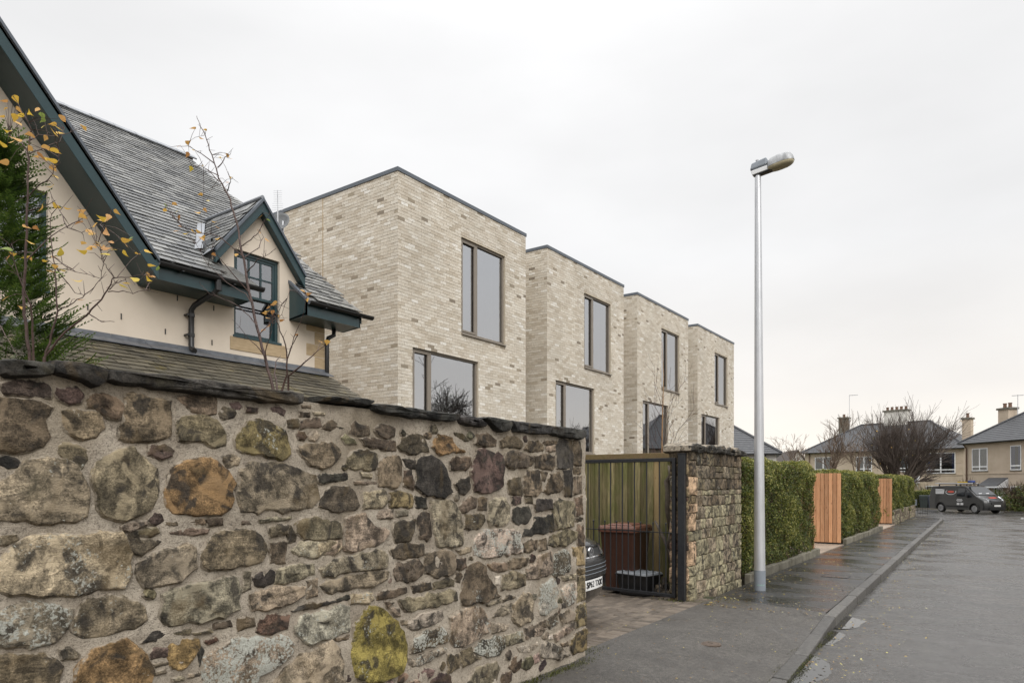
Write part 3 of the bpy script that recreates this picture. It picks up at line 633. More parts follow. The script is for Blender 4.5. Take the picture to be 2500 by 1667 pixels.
def stone_mesh(poly, h, seed, back=0.05, soft=1.0):
    """poly: [(u, v)] outline; returns verts (u, v, depth), faces and closeness to the rim: a broken face with chipped edges"""
    P = [Vector((a, b, 0)) for a, b in poly]
    if sum(P[i].x*P[(i+1) % len(P)].y-P[(i+1) % len(P)].x*P[i].y for i in range(len(P))) < 0: P.reverse()
    per = sum((P[i]-P[i-1]).length for i in range(len(P))); st = min(0.04, max(0.008, per/30)); Q = []
    for i in range(len(P)):
        a, b = P[i], P[(i+1) % len(P)]; n = max(1, int((b-a).length/st))
        for k_ in range(n): Q.append(a.lerp(b, k_/n))
    if len(P) > 6: Q = [(Q[i-1]+Q[i]*9+Q[(i+1) % len(Q)])/11 for i in range(len(Q))]
    am = min(0.020, per*0.016)*(1 if soft >= 0.8 else 0.35)
    Q = [q+Vector((fbm(q.x*24, q.y*24, seed, 4), fbm(q.x*24, q.y*24, seed+9, 4), 0))*am for q in Q]
    c = sum(Q, Vector())/len(Q); n = len(Q); vs = []; ed = []
    area = abs(sum(Q[i].x*Q[(i+1) % n].y-Q[(i+1) % n].x*Q[i].y for i in range(n)))/2; thin = 2*area/max(per, 1e-4)     # about the narrow half width
    Nn = []
    for i in range(n): t_ = (Q[(i+1) % n]-Q[i-1]).normalized(); Nn.append(Vector((-t_.y, t_.x, 0)))
    i1, i2, i3 = min(0.003, thin*0.08)*soft, min(0.007, thin*0.18)*soft, min(0.015, thin*0.34)*soft
    R3 = [Q[i]+Nn[i]*i3 for i in range(n)]; c3 = sum(R3, Vector())/n
    rings = [([Q[i]-Nn[i]*0.012 for i in range(n)], -back, 1.0), ([Q[i]-Nn[i]*0.004 for i in range(n)], h*0.10, 1.0), ([Q[i]+Nn[i]*i1 for i in range(n)], h*0.72, 0.88), ([Q[i]+Nn[i]*i2 for i in range(n)], h*0.95, 0.62), (R3, h*1.0, 0.36), ([c3+(p-c3)*0.66 for p in R3], h*1.05, 0.12), ([c3+(p-c3)*0.33 for p in R3], h*1.05, 0.0)]
    for li, (ring, z_, e_) in enumerate(rings):
        for p in ring:
            z2 = z_ if li == 0 else z_+max(-0.3*h, h*soft*(0.8*fbm(p.x*6, p.y*6, seed, 3)+0.35-0.7*noise.turbulence(Vector((p.x*8, p.y*8, seed)), 2, True)))*(0.5 if li < 3 else 1)+0.004*fbm(p.x*40, p.y*40, seed, 2)
            vs.append((p.x, p.y, z2)); ed.append(e_)
    vs.append((c3.x, c3.y, h*1.05+h*0.9*fbm(c3.x*7, c3.y*7, seed, 4))); ed.append(0.0)
    fs = [(l_*n+i, l_*n+(i+1) % n, (l_+1)*n+(i+1) % n, (l_+1)*n+i) for l_ in range(len(rings)-1) for i in range(n)]
    k_ = (len(rings)-1)*n; fs += [(k_+i, k_+(i+1) % n, len(vs)-1) for i in range(n)]
    return vs, fs, ed
def grow_poly(poly, d_):
    cu, cv = sum(p[0] for p in poly)/len(poly), sum(p[1] for p in poly)/len(poly); o_ = []
    for u, v in poly:
        l_ = math.hypot(u-cu, v-cv) or 1; o_.append((u+(u-cu)/l_*d_, v+(v-cv)/l_*d_))
    return o_
def place_stone(name, poly, h, seed, plane, color, alpha, parent, back=0.05, soft=1.0, smear=1.0):
    if name == 'stone' and back == 0.05: poly = grow_poly(poly, 0.010)
    vs, fs, ed = stone_mesh(poly, h, seed, back, soft); g = G(); g.add([plane(*v) for v in vs], fs)
    o = g.obj(name, m_stone, parent); o.data.shade_smooth(); o.data.set_sharp_from_angle(angle=R(42)); o.color = (*color, alpha)
    a = o.data.attributes.new('edge', 'FLOAT', 'POINT'); a.data.foreach_set('value', np.array(ed, dtype=np.float32)*smear); return o
WX = -3.135
sw = thing('stone_wall', 'rough rubble stone boundary wall with wide mortar joints and dark coping stones', 'wall', (WX-0.2, 2.5, 0))
Y0, Y1, ZT = -3.0, 5.55, 2.05
g = G(); ny, nz = 420, 100; vs = []
for i in range(ny+1):
    for j in range(nz+1):
        yy = Y0+(Y1-Y0)*i/ny; z = -0.25+(ZT+0.25)*j/nz
        dx = 0.018*fbm(yy*5, z*5, 3, 4)+0.006*noise.noise(Vector((yy*28, z*28, 1)))+0.003*noise.noise(Vector((yy*70, z*70, 4)))
        vs.append((WX+dx, yy, z))
fs = [(i*(nz+1)+j, (i+1)*(nz+1)+j, (i+1)*(nz+1)+j+1, i*(nz+1)+j+1) for i in range(ny) for j in range(nz)]
b = len(vs); vs += [(WX-0.42, Y0, -0.25), (WX-0.42, Y1, -0.25), (WX-0.42, Y1, ZT), (WX-0.42, Y0, ZT), (WX-0.01, Y0, -0.25), (WX-0.01, Y1, -0.25), (WX-0.01, Y1, ZT), (WX-0.01, Y0, ZT)]
fs += [(b+0, b+3, b+2, b+1), (b+3, b+7, b+6, b+2), (b+1, b+2, b+6, b+5)]
g.add(vs, fs); mo = g.obj('mortar', m_mortar, sw, smooth=True)
PLW = lambda u, v, dd: (WX+dd, u, v)
ns = 0; left = []
for ln in STONES.strip().split('\n'):
    hd, *pts = ln.split(); kd, li = hd[0], int(hd[1])
    poly = [tuple(int(q)/1000 for q in p.split(',')) for p in pts]
    us = [p[0] for p in poly]; vz = [p[1] for p in poly]; sz = math.sqrt(max(1e-6, (max(us)-min(us))*(max(vz)-min(vz))))
    c = COL[kd]; f = rng.uniform(0.85, 1.18)
    col = tuple(min(1, a*f*rng.uniform(0.95, 1.05)) for a in c)
    if kd == 'K': place_stone('coping_stone', poly, 0.05, ns*7.3, PLW, col, li/10, sw, 0.47, 0.6, 0.0)
    else:
        edge = max(us) > 5.40
        place_stone('stone', poly, min(0.019, 0.008+sz*0.035) if not edge else 0.014, ns*7.3, PLW, col, li/10, sw, 0.05 if not edge else 0.30)
    if min(us) > 1.0 and max(us) < 2.6: left.append((kd, li, poly))
    ns += 1
for kd, li, poly in left:                   # the wall runs on to the left, out of the picture
    if ns > 232: break
    P = [(2.0-(a-1.0)-1.0*0, b) for a, b in poly]; P = [(a-1.05, b) for a, b in P]
    place_stone('coping_stone' if kd == 'K' else 'stone', P, 0.03 if kd != 'K' else 0.05, ns*5.1, PLW, COL[kd], li/10, sw, 0.05 if kd != 'K' else 0.45); ns += 1
# small packing stones in the wide joints
rr = random.Random(41); POLYS = []
for ln in STONES.strip().split('\n'): POLYS.append([tuple(int(q)/1000 for q in p.split(',')) for p in ln.split()[1:]])
def seg_d(px, py, P):
    best = 9; ins = False; n = len(P)
    for i in range(n):
        (ax, ay), (bx, by) = P[i-1], P[i]; dx_, dy_ = bx-ax, by-ay; l2 = dx_*dx_+dy_*dy_ or 1e-9; t_ = min(1, max(0, ((px-ax)*dx_+(py-ay)*dy_)/l2)); best = min(best, math.hypot(px-ax-dx_*t_, py-ay-dy_*t_))
        if (ay > py) != (by > py) and px < (bx-ax)*(py-ay)/(by-ay)+ax: ins = not ins
    return -best if ins else best
tries = 0
while ns < 296 and tries < 9000:
    tries += 1; u, v = rr.uniform(1.0, 5.3), rr.uniform(0.06, 1.97); dmin = min(seg_d(u, v, P) for P in POLYS if abs(P[0][0]-u) < 1.2)
    need = 0.042 if tries < 3000 else 0.03 if tries < 6000 else 0.021
    if dmin < need: continue
    r0 = dmin-0.008; ax_ = rr.uniform(1.1, 1.9); ang_ = rr.gauss(0, 0.15); P = []; kq = rr.randint(6, 9)
    for i in range(kq): a = 2*math.pi*i/kq+rr.uniform(-.25, .25); q = r0*rr.uniform(0.8, 1.1); x_, y_ = q*math.cos(a)*ax_*0.8, q*math.sin(a)*0.85; P.append((u+x_*math.cos(ang_)-y_*math.sin(ang_), v+x_*math.sin(ang_)+y_*math.cos(ang_)))
    POLYS.append(P); kd = rr.choice('ddkbbgtgp'); place_stone('stone', P, 0.010, ns*3.3, PLW, tuple(x_*rr.uniform(.85, 1.15) for x_ in COL[kd]), rr.choice((0, 0, .2)), sw, 0.045); ns += 1
# ================================================================ gate pier: short wall of coursed rubble
pw = thing('gate_pier', 'short wall of mossy coursed rubble right of the iron gate', 'wall', (-3.85, 10.1, 0))
PX = -3.47
g = G(); g.box(-3.765, PX-0.006, 9.045, 11.25, -0.2, 2.06); g.obj('mortar', M('mossy mortar', (0.075, 0.068, 0.04), (0.16, 0.145, 0.095), 5, 0.95, 0.7, 50), pw)
PLP = lambda u, v, dd: (PX+dd, u, v)
PLS = lambda u, v, dd: (u, 9.04-dd, v)
def rubble(parent, plane, u0, u1, v0, v1, hmin, hmax, wmin, wmax, cols, seed, skip=None, h=0.018, top_jit=0.05, back=0.04, soft=0.7, smear=0.7):
    rr = random.Random(seed); v = v0; k_ = seed*100
    while v < v1-0.03:
        hh = min(rr.uniform(hmin, hmax), v1-v); u = u0
        while u < u1-0.02:
            ww = min(rr.uniform(wmin, wmax), u1-u)
            if u1-(u+ww) < wmin*0.6: ww = u1-u
            q = 0.005; a, b, c_, d_ = u+q, u+ww-q, v+q, v+hh-q
            split = hh > hmin*1.6 and rr.random() < 0.35
            for (c1, d1) in (((c_, (c_+d_)/2-q), ((c_+d_)/2+q, d_)) if split else ((c_, d_),)):
                j = lambda: rr.uniform(-0.016, 0.016)
                cut = min(0.018, (d1-c1)*0.16)
                P = [(a+j(), c1+cut), (a+cut, c1+j()*0.6), ((a+b)/2, c1+j()*0.6), (b-cut, c1+j()*0.6), (b+j()*0.6, c1+cut), (b+j()*0.6, d1-cut), (b-cut, d1+j()*0.6), ((a+b)/2, d1+j()*0.6), (a+cut, d1+j()*0.6), (a+j()*0.6, d1-cut)]
                kd = rr.choice(cols); f = rr.uniform(0.8, 1.2); col = tuple(x_*f for x_ in COL[kd])
                if skip is None or not skip((a+b)/2, (c1+d1)/2): place_stone('stone', P, h, k_, plane, col, rr.choice((0, 0.1, 0.2, 0.4)), parent, back, soft, smear)
                k_ += 3.7
            u += ww
        v += hh
def vor_rubble(parent, plane, u0, u1, v0, v1, du, dv, cols, seed, h=0.018, gap=0.006, back=0.04, jit=0.42):
    rr = random.Random(seed); S_ = []; v = v0+dv/2; r_ = 0
    while v < v1+dv*0.3:
        u = u0+du*rr.uniform(0.2, 0.6)
        while u < u1:
            S_.append((u+rr.uniform(-jit, jit)*du*0.5, v+rr.uniform(-jit, jit)*dv*0.8)); u += du*rr.uniform(0.7, 1.4)
        v += dv; r_ += 1
    k_ = dv/du*1.35
    for i, (su, sv_) in enumerate(S_):
        P = [(u0, v0), (u1, v0), (u1, v1), (u0, v1)]
        for j, (tu, tv) in enumerate(S_):
            if j == i or abs(tu-su) > du*3 or abs(tv-sv_) > dv*3: continue
            nx_, ny_ = (tu-su)*k_*k_, (tv-sv_); m_ = ((tu*tu-su*su)*k_*k_+(tv*tv-sv_*sv_))/2-gap*math.hypot(nx_, ny_); Q = []
            for (a, b), (c, d) in zip(P, P[1:]+P[:1]):
                fa, fb = a*nx_+b*ny_-m_, c*nx_+d*ny_-m_
                if fa <= 0: Q.append((a, b))
                if (fa < 0) != (fb < 0) and abs(fa-fb) > 1e-12: t_ = fa/(fa-fb); Q.append((a+(c-a)*t_, b+(d-b)*t_))
            P = Q
            if len(P) < 3: break
        if len(P) < 3: continue
        ar = abs(sum(P[q][0]*P[(q+1) % len(P)][1]-P[(q+1) % len(P)][0]*P[q][1] for q in range(len(P))))/2
        if ar < 0.0012: continue
        kd = rr.choice(cols(su, sv_) if callable(cols) else cols); f = rr.uniform(0.8, 1.2)
        place_stone('stone', P, h, seed*50+i*3.7, plane, tuple(x_*f for x_ in COL[kd]), rr.choice((0, 0.1, 0.2, 0.3)), parent, back, 0.45, 0.5)
rubble(pw, PLP, 9.235, 11.25, -0.10, 0.95, 0.13, 0.24, 0.15, 0.40, 'mmmtg', 3, soft=0.45, smear=0.7)
rubble(pw, PLP, 9.235, 11.25, 0.95, 1.5, 0.12, 0.22, 0.15, 0.36, 'mgtmb', 4, soft=0.45, smear=0.7)
rubble(pw, PLP, 9.235, 11.25, 1.5, 2.04, 0.11, 0.2, 0.15, 0.36, 'bgdeb', 5, soft=0.45, smear=0.7)
# dressed tan jamb stones at the corner
zz = -0.05; kk = 0
for hh, kd in ((0.20, 'm'), (0.17, 'm'), (0.14, 'm'), (0.34, 'n'), (0.14, 'm'), (0.25, 'n'), (0.13, 'n'), (0.11, 's'), (0.26, 'n'), (0.22, 'b'), (0.16, 'd')):
    P = [(9.045, zz+0.01), (9.25-(0.045 if kk % 2 else 0), zz+0.008), (9.25-(0.045 if kk % 2 else 0), zz+hh-0.008), (9.045, zz+hh-0.008)]
    place_stone('jamb_stone', P, 0.024, kk*3.1+50, PLP, COL[kd], 0.0, pw, 0.06, 0.4, 0.5); zz += hh; kk += 1
rubble(pw, PLS, -3.765, -3.49, -0.12, 0.5, 0.13, 0.24, 0.13, 0.28, 'nsnn', 12, h=0.016)
rubble(pw, PLS, -3.765, -3.49, 0.5, 1.4, 0.13, 0.26, 0.13, 0.28, 'nrnsn', 13, h=0.016)
rubble(pw, PLS, -3.765, -3.49, 1.4, 2.03, 0.13, 0.24, 0.13, 0.28, 'sbbd', 14, h=0.016)
u = 8.97; kk = 0
for ww in (0.52, 0.45, 0.5, 0.42, 0.48):
    P = [(u+0.006, 2.04), (u+ww*0.5, 2.025+rng.uniform(-0.02, 0.01)), (u+ww-0.006, 2.04), (u+ww-0.004, 2.105+rng.uniform(-0.02, 0.01)), (u+ww*0.6, 2.15+rng.uniform(-0.03, 0.02)), (u+ww*0.3, 2.14+rng.uniform(-0.02, 0.02)), (u+0.006, 2.11)]
    place_stone('coping_stone', P, 0.06, kk*2.7+90, PLP, tuple(x_*1.5 for x_ in COL['K']), 0.3, pw, 0.36); u += ww; kk += 1

# ================================================================ cottage with slated roof, gable and dormer
def wall_open(g, x, y0, y1, z0, z1, ops, rev=0.1, sgn=1):
    """vertical wall in the plane x, with openings (ya, yb, za, zb) and reveals going back by rev"""
    ys = sorted({y0, y1, *[v for o in ops for v in o[:2]]}); zs = sorted({z0, z1, *[v for o in ops for v in o[2:]]})
    for a, b in zip(ys, ys[1:]):
        for c, d in zip(zs, zs[1:]):
            if any(o[0] <= a and b <= o[1] and o[2] <= c and d <= o[3] for o in ops): continue
            g.quad((x, a, c), (x, b, c), (x, b, d), (x, a, d))
    for a, b, c, d in ops:
        q = x-rev*sgn
        g.quad((x, a, c), (q, a, c), (q, a, d), (x, a, d)); g.quad((x, b, c), (x, b, d), (q, b, d), (q, b, c))
        g.quad((x, a, d), (q, a, d), (q, b, d), (x, b, d)); g.quad((x, a, c), (x, b, c), (q, b, c), (q, a, c))
ct = thing('cottage', 'cream rendered cottage with grey slate roof, teal bargeboards and a dormer window', 'house', (-14, 4, 0))
CX, CY1 = -10.0, 8.13
WIN = (6.33, 7.18, 3.95, 5.36); GW = (2.2, 3.70, 4.05, 5.34)
def gz(y): return 7.46-1.24*abs(y-2.6)          # cross gable roof line
def dzr(y): return 6.26-1.25*abs(y-6.76)         # dormer roof line
def mz(x): return 4.70+0.7706*(-9.55-x)         # main roof plane
g = G(); wall_open(g, CX, 0.3, CY1, 0, 4.46, [WIN[:3]+(4.46,), GW[:3]+(4.46,)]); 
wall_open(g, CX, 6.07, 7.45, 4.46, 5.36, [(WIN[0], WIN[1], 4.46, 5.36)]); g.quad((CX, 7.45, 4.46), (CX, 7.56, 4.46), (CX, 7.56, 5.03), (CX, 7.45, 5.36)); g.quad((CX, 5.95, 4.46), (CX, 6.07, 4.46), (CX, 6.07, 5.36), (CX, 5.95, 5.20))
def gpoly(pts): g.add([(CX, a, b) for a, b in pts], [tuple(range(len(pts)))])
gpoly([(6.07, 5.36), (7.45, 5.36), (6.76, 6.22)])
gpoly([(GW[1], 4.46), (5.02, 4.46), (GW[1], gz(GW[1]))]); gpoly([(0.3, 4.46), (GW[0], 4.46), (GW[0], gz(GW[0])-0.02), (0.3, 4.48)])
gpoly([(GW[0], 5.34), (GW[1], 5.34), (GW[1], gz(GW[1])), (2.6, 7.40), (GW[0], gz(GW[0]))])
for yy in (GW[0], GW[1]): g.quad((CX, yy, 4.46), (CX-0.1, yy, 4.46), (CX-0.1, yy, 5.34), (CX, yy, 5.34))
g.quad((CX, GW[0], 5.34), (CX-0.1, GW[0], 5.34), (CX-0.1, GW[1], 5.34), (CX, GW[1], 5.34))
g.quad((CX-0.002, CY1, 0), (-20.5, CY1, 0), (-20.5, CY1, 4.46), (CX-0.002, CY1, 4.46)); g.add([(CX-0.3, CY1, 4.46), (-20.2, CY1, 4.46), (-15.26, CY1, 8.95)], [(0, 1, 2)])
g.quad((CX, 0.3, 0), (CX, 0.3, 4.46), (-20.5, 0.3, 4.46), (-20.5, 0.3, 0)); g.quad((-20.5, 0.3, 0), (-20.5, 0.3, 4.6), (-20.5, CY1, 4.6), (-20.5, CY1, 0))
wl = g.obj('wall', m_render, ct)
# quoins
zz = 3.64; kk = 0
for k_ in range(4):
    wdt = 0.40 if k_ % 2 else 0.22; g = G(); g.box(CX-0.05, CX+0.004, CY1-wdt, CY1+0.003, zz+0.004, zz+0.216); g.obj('quoin', m_sand, ct, bevel=0.003, seg=1); zz += 0.22
g = G(); g.box(CX-0.05, CX+0.012, 6.26, 7.31, 3.735, 3.945); sl_ = g.obj('window_sill', m_sand, ct, bevel=0.006)
# roof: slates course by course
def slate_variants(w_, ln, th, mt):
    r_ = []
    for k_ in range(10):
        g = G(); a = w_/2-0.004; j = random.Random(k_)
        e1, e2 = j.uniform(-0.006, 0.006), j.uniform(-0.006, 0.006)
        g.cur = k_/9; g.add([(-a, e1, 0), (a, e2, 0), (a, ln, 0), (-a, ln, 0), (-a, e1, th), (a, e2, th), (a, ln, th*0.4), (-a, ln, th*0.4)], [(0, 3, 2, 1), (4, 5, 6, 7), (0, 1, 5, 4), (1, 2, 6, 5), (3, 0, 4, 7)])
        r_.append(g.mesh('slate', mt))
    return r_
def slate_roof(parent, org, U, V, nu, keep, w_, expo, nrow, mt, maxobj, near, th=0.009, seed=1, u0=0.0):
    """org + u*U + v*V; keep(u, v) says which slates exist; near(P) sorts them"""
    rr = random.Random(seed); Nn = Vector(U).cross(Vector(V)).normalized(); U, V, org = Vector(U).normalized(), Vector(V).normalized(), Vector(org)
    vr = slate_variants(w_, expo*2.1, th, mt); S_ = []
    for r_ in range(nrow):
        n = int(nu/w_)+2
        for c_ in range(-1, n):
            u = u0+(c_+(0.5 if r_ % 2 else 0))*w_+rr.uniform(-0.006, 0.006); v = r_*expo
            if not keep(u, v): continue
            b = org+U*u+V*v+Nn*(0.004+rr.uniform(0, 0.004)); tilt = 0.065+rr.uniform(-0.012, 0.015)
            Vt = (V-Nn*(tilt-0.0)).normalized()*1.0; Ut = (U+V*rr.gauss(0, 0.012)).normalized(); Nt = Ut.cross(Vt).normalized()
            b2 = b+Nn*0.022
            Mx = Matrix(((Ut.x, Vt.x, Nt.x, b2.x), (Ut.y, Vt.y, Nt.y, b2.y), (Ut.z, Vt.z, Nt.z, b2.z), (0, 0, 0, 1)))
            S_.append((near(b), rr.randrange(10), Mx))
    S_.sort(key=lambda s: s[0]); g = G()
    for i, (_, k_, Mx) in enumerate(S_):
        me = vr[k_]
        if i < maxobj: inst('slate', me, Mx, parent)
        else: g.add([Mx @ v.co for v in me.vertices], [tuple(p.vertices) for p in me.polygons], k_/9)
    if g.v: o = g.obj('slates', mt, parent); o['kind'] = 'stuff'
dist = lambda P: P.length
E0, RD = Vector((-9.55, 0, 4.70)), Vector((-15.26, 0, 9.10)); VS = (RD-E0).normalized(); LS = (RD-E0).length
g = G()
def slab(P, t=0.07):
    n = (Vector(P[1])-Vector(P[0])).cross(Vector(P[2])-Vector(P[0])).normalized()
    if n.z < 0: n = -n
    g.prism(P, -n*t)
slab([(-9.55, 4.75, 4.70), (-9.55, 6.50, 4.70), (-10.02, 6.33, mz(-10.02)), (-11.46, 6.36, mz(-11.46)), (-15.26, 6.36, 9.10), (-15.26, -0.4, 9.10), (-13.35, -0.4, 7.63), (-13.1, 2.6, 7.44)])
slab([(-10.12, 6.36, mz(-10.12)), (-10.12, 7.40, mz(-10.1)), (-15.26, 7.40, 9.10), (-15.26, 6.36, 9.10)])
slab([(-9.55, 7.40, 4.70), (-9.55, 8.58, 4.70), (-15.26, 8.58, 9.10), (-15.26, 7.40, 9.10)])
slab([(-15.26, -0.4, 9.10), (-15.26, 8.58, 9.10), (-20.97, 8.58, 4.70), (-20.97, -0.4, 4.70)])
slab([(-9.42, 2.6, 7.46), (-9.42, 4.83, 4.69), (-13.2, 2.6, 7.46)]); slab([(-9.42, 2.6, 7.46), (-9.42, 0.37, 4.69), (-13.2, -0.4, 7.0), (-13.2, 2.6, 7.46)])
rf = g.obj('roof', m_slate, ct)
def keep_main(u, v):
    P = E0+VS*v; z = P.z
    if z < 7.4 and u < 2.6+(7.46-z)/1.24+0.02: return False
    if u < 3.2 or u > 8.50: return False
    if P.x > -11.5 and dzr(u) > z+0.03 and 5.93 < u < 7.59: return False
    if 6.50-max(0, z-4.7)*0.5 < u < 7.40 and P.x > -10.1: return False
    return True
slate_roof(rf, E0+Vector((0, 0, 0)), (0, 1, 0), VS, 8.4, keep_main, 0.25, 0.158, int(LS/0.158), m_slate, 300, lambda P: (P-Vector((-9, 5, 4))).length, th=0.013, seed=3)
# dormer roof
g = G(); slab([(-9.87, 5.93, 5.222), (-9.87, 6.76, 6.26), (-11.6, 6.76, 6.26), (-10.23, 5.93, 5.222)], 0.05); slab([(-9.87, 7.59, 5.222), (-9.87, 6.76, 6.26), (-11.6, 6.76, 6.26), (-10.23, 7.59, 5.222)], 0.05)
dr = g.obj('dormer_roof', m_slate, ct)
D0 = Vector((-9.87, 5.93, 5.222))
slate_roof(dr, D0+Vector((-2.0, 0, 0)), (1, 0, 0), (0, 0.625, 0.781), 2.0, lambda u, v: u < 1.9 and mz(-11.87+u-0.1) < 5.222+v*0.781+0.02, 0.21, 0.115, 10, m_slate, 120, dist, seed=5)
g = G(); g.tube([(-9.86, 6.76, 6.285), (-11.6, 6.76, 6.285)], 0.035, 8); g.obj('dormer_ridge', m_lead, dr)
# lead where the dormer roof meets the main slope
g = G(); n_ = 10; vv = []
for i in range(n_+1):
    t = i/n_; y_ = 5.90+0.66*t; z_ = dzr(y_); x_ = -9.55-(z_-4.70)/0.7706
    vv += [(x_+0.0, y_-0.13, mz(x_)+0.05), (x_-0.10, y_+0.07, mz(x_)+0.145), (x_-0.02, y_+0.02, mz(x_)+0.10)]
g.add(vv, [(i*3+a, (i+1)*3+a, (i+1)*3+b, i*3+b) for i in range(n_) for a, b in ((0, 2), (2, 1))]); g.obj('lead_flashing', m_lead, ct)
g = G(); vv = [(-9.85, 5.90, 5.21), (-9.85, 6.05, 4.98), (-9.90, 6.06, 4.99), (-9.98, 6.02, 5.06), (-10.10, 5.86, 5.15), (-10.02, 5.80, 5.10)]; g.add(vv+[(-9.99, 5.93, 5.27)], [(i, (i+1) % 6, 6) for i in range(6)]); g.obj('lead_flashing', m_lead, ct)
# ridge tiles
y_ = 0.0; g0 = G(); g0.prism([(-0.13, 0, -0.075), (0, 0, 0.03), (0.13, 0, -0.075), (0.115, 0, -0.10), (0, 0, 0.0), (-0.115, 0, -0.10)], (0, 0.44, 0)); rme = g0.mesh('ridge_tile', m_lead)
for k_ in range(10): inst('ridge_tile', rme, Matrix.Translation((-15.26, 4.15+0.45*k_, 9.165+rng.uniform(-0.004, 0.004))), rf)
# verge board at the right-hand gable
g = G()
for i in range(1):
    a, b = E0+Vector((0, 8.585, -0.02)), RD+Vector((0, 8.585, -0.02)); g.prism([a, b, b+Vector((0, 0, -0.17)), a+Vector((0, 0, -0.17))], (0, 0.025, 0))
g.obj('verge_board', m_teal, ct)
# bargeboards and soffit of the big gable
BX = -9.42
def barge(name, x, ya, za, yb, zb, h, th, cap=True, parent=ct):
    g = G(); A, B_ = Vector((x, ya, za)), Vector((x, yb, zb)); dn = Vector((0, 0, -h)); g.prism([A, B_, B_+dn, A+dn], (-th, 0, 0)); o = g.obj(name, m_teal, parent, bevel=0.004, seg=1)
    if cap:
        g = G(); up = Vector((0, 0, 0.055)); f = Vector((0.03, 0, 0)); g.prism([A+f, B_+f, B_+f+up, A+f+up], (-th-0.06, 0, 0)); g.obj('verge_cap', m_coping, parent)
barge('bargeboard', BX, 2.6, 7.40, 4.83, 4.635, 0.25, 0.035); barge('bargeboard', BX, 2.6, 7.40, 0.37, 4.635, 0.25, 0.035)
for sg in (1, -1):
    g = G(); A = Vector((BX-0.035, 2.6, 7.18)); B_ = Vector((BX-0.035, 2.6+sg*2.23, 4.415)); g.prism([A, B_, B_+Vector((-0.545, 0, 0)), A+Vector((-0.545, 0, 0))], (0, 0, 0.03)); g.obj('soffit', m_teal, ct)
# boxed eaves
def eaves(y0, y1, cheek):
    g = G(); g.box(-9.56, -9.53, y0, y1, 4.43, 4.66); g.obj('fascia', m_teal, ct)
    g = G(); g.prism([(-9.56, y0, 4.44), (-9.995, y0, 4.40), (-9.995, y0, 4.43), (-9.56, y0, 4.47)], (0, y1-y0, 0)); g.obj('soffit', m_teal, ct)
    for yy in (y0, y1-0.02):
        if True: g = G(); g.prism([(-9.53, yy, 4.43), (-9.53, yy, 4.66), (-9.995, yy, 5.02), (-9.995, yy, 4.40)], (0, 0.02, 0)); g.obj('eaves_cheek', m_teal, ct)
eaves(4.83, 6.31, False); eaves(7.37, 8.56, True)
g = G(); g.prism([(-9.50, 7.35, 4.70), (-10.02, 7.35, 5.11), (-10.02, 7.35, 5.06), (-9.50, 7.35, 4.65)], (0, 0.06, 0)); g.obj('verge_cap', m_coping, ct)
def gutter(y0, y1):
    g = G(); n = 8; vs = []
    for yy in (y0, y1):
        for i in range(n+1): a = math.pi+math.pi*i/n; vs.append((-9.475+0.06*math.cos(a), yy, 4.665+0.065*math.sin(a)))
        for i in range(n, -1, -1): a = math.pi+math.pi*i/n; vs.append((-9.475+0.052*math.cos(a), yy, 4.667+0.056*math.sin(a)))
    m_ = 2*(n+1); g.add(vs, [tuple(range(m_))[::-1], tuple(range(m_, 2*m_))]+[(i, (i+1) % m_, m_+(i+1) % m_, m_+i) for i in range(m_)])
    for yy in np.arange(y0+0.3, y1, 0.8): g.box(-9.55, -9.41, yy, yy+0.03, 4.59, 4.605)
    g.obj('gutter', m_black, ct)
gutter(4.86, 6.50); gutter(7.38, 8.80)
# downpipe
g = G(); g.tube([(-9.475, 5.74, 4.62), (-9.475, 5.74, 4.50), (-9.52, 5.72, 4.44), (-9.88, 5.60, 4.27), (-9.93, 5.58, 4.20), (-9.93, 5.58, 3.66), (-9.90, 5.58, 3.60), (-9.84, 5.58, 3.58)], 0.041, 12)
dp = g.obj('downpipe', m_black, ct, smooth=True, auto=40)
g = G()
for z_ in (4.10, 3.80): g.lathe([(0.05, z_), (0.05, z_+0.05)], (-9.93, 5.58, 0), 12); g.box(-10.0, -9.90, 5.50, 5.53, z_+0.01, z_+0.035)
g.lathe([(0.048, 4.46), (0.048, 4.58)], (-9.475, 5.74, 0), 12); g.obj('pipe_bracket', m_black, dp)
g = G(); g.tube([(-9.95, 8.3, 4.42), (-9.95, 8.3, 4.30), (-9.98, 8.20, 4.24), (-9.98, 8.17, 4.16), (-9.98, 8.165, 2.4)], 0.04, 10); g.obj('downpipe', m_black, ct, smooth=True)
# dormer bargeboards and soffits
barge('bargeboard', -9.855, 6.76, 6.22, 5.93, 5.183, 0.185, 0.03); barge('bargeboard', -9.855, 6.76, 6.22, 7.60, 5.17, 0.185, 0.03)
for sg in (1, -1):
    g = G(); A = Vector((-9.885, 6.76, 6.055)); B_ = Vector((-9.885, 6.76+sg*0.83, 5.018)); g.prism([A, B_, B_+Vector((-0.11, 0, 0)), A+Vector((-0.11, 0, 0))], (0, 0, 0.02)); g.obj('soffit', m_teal, ct)
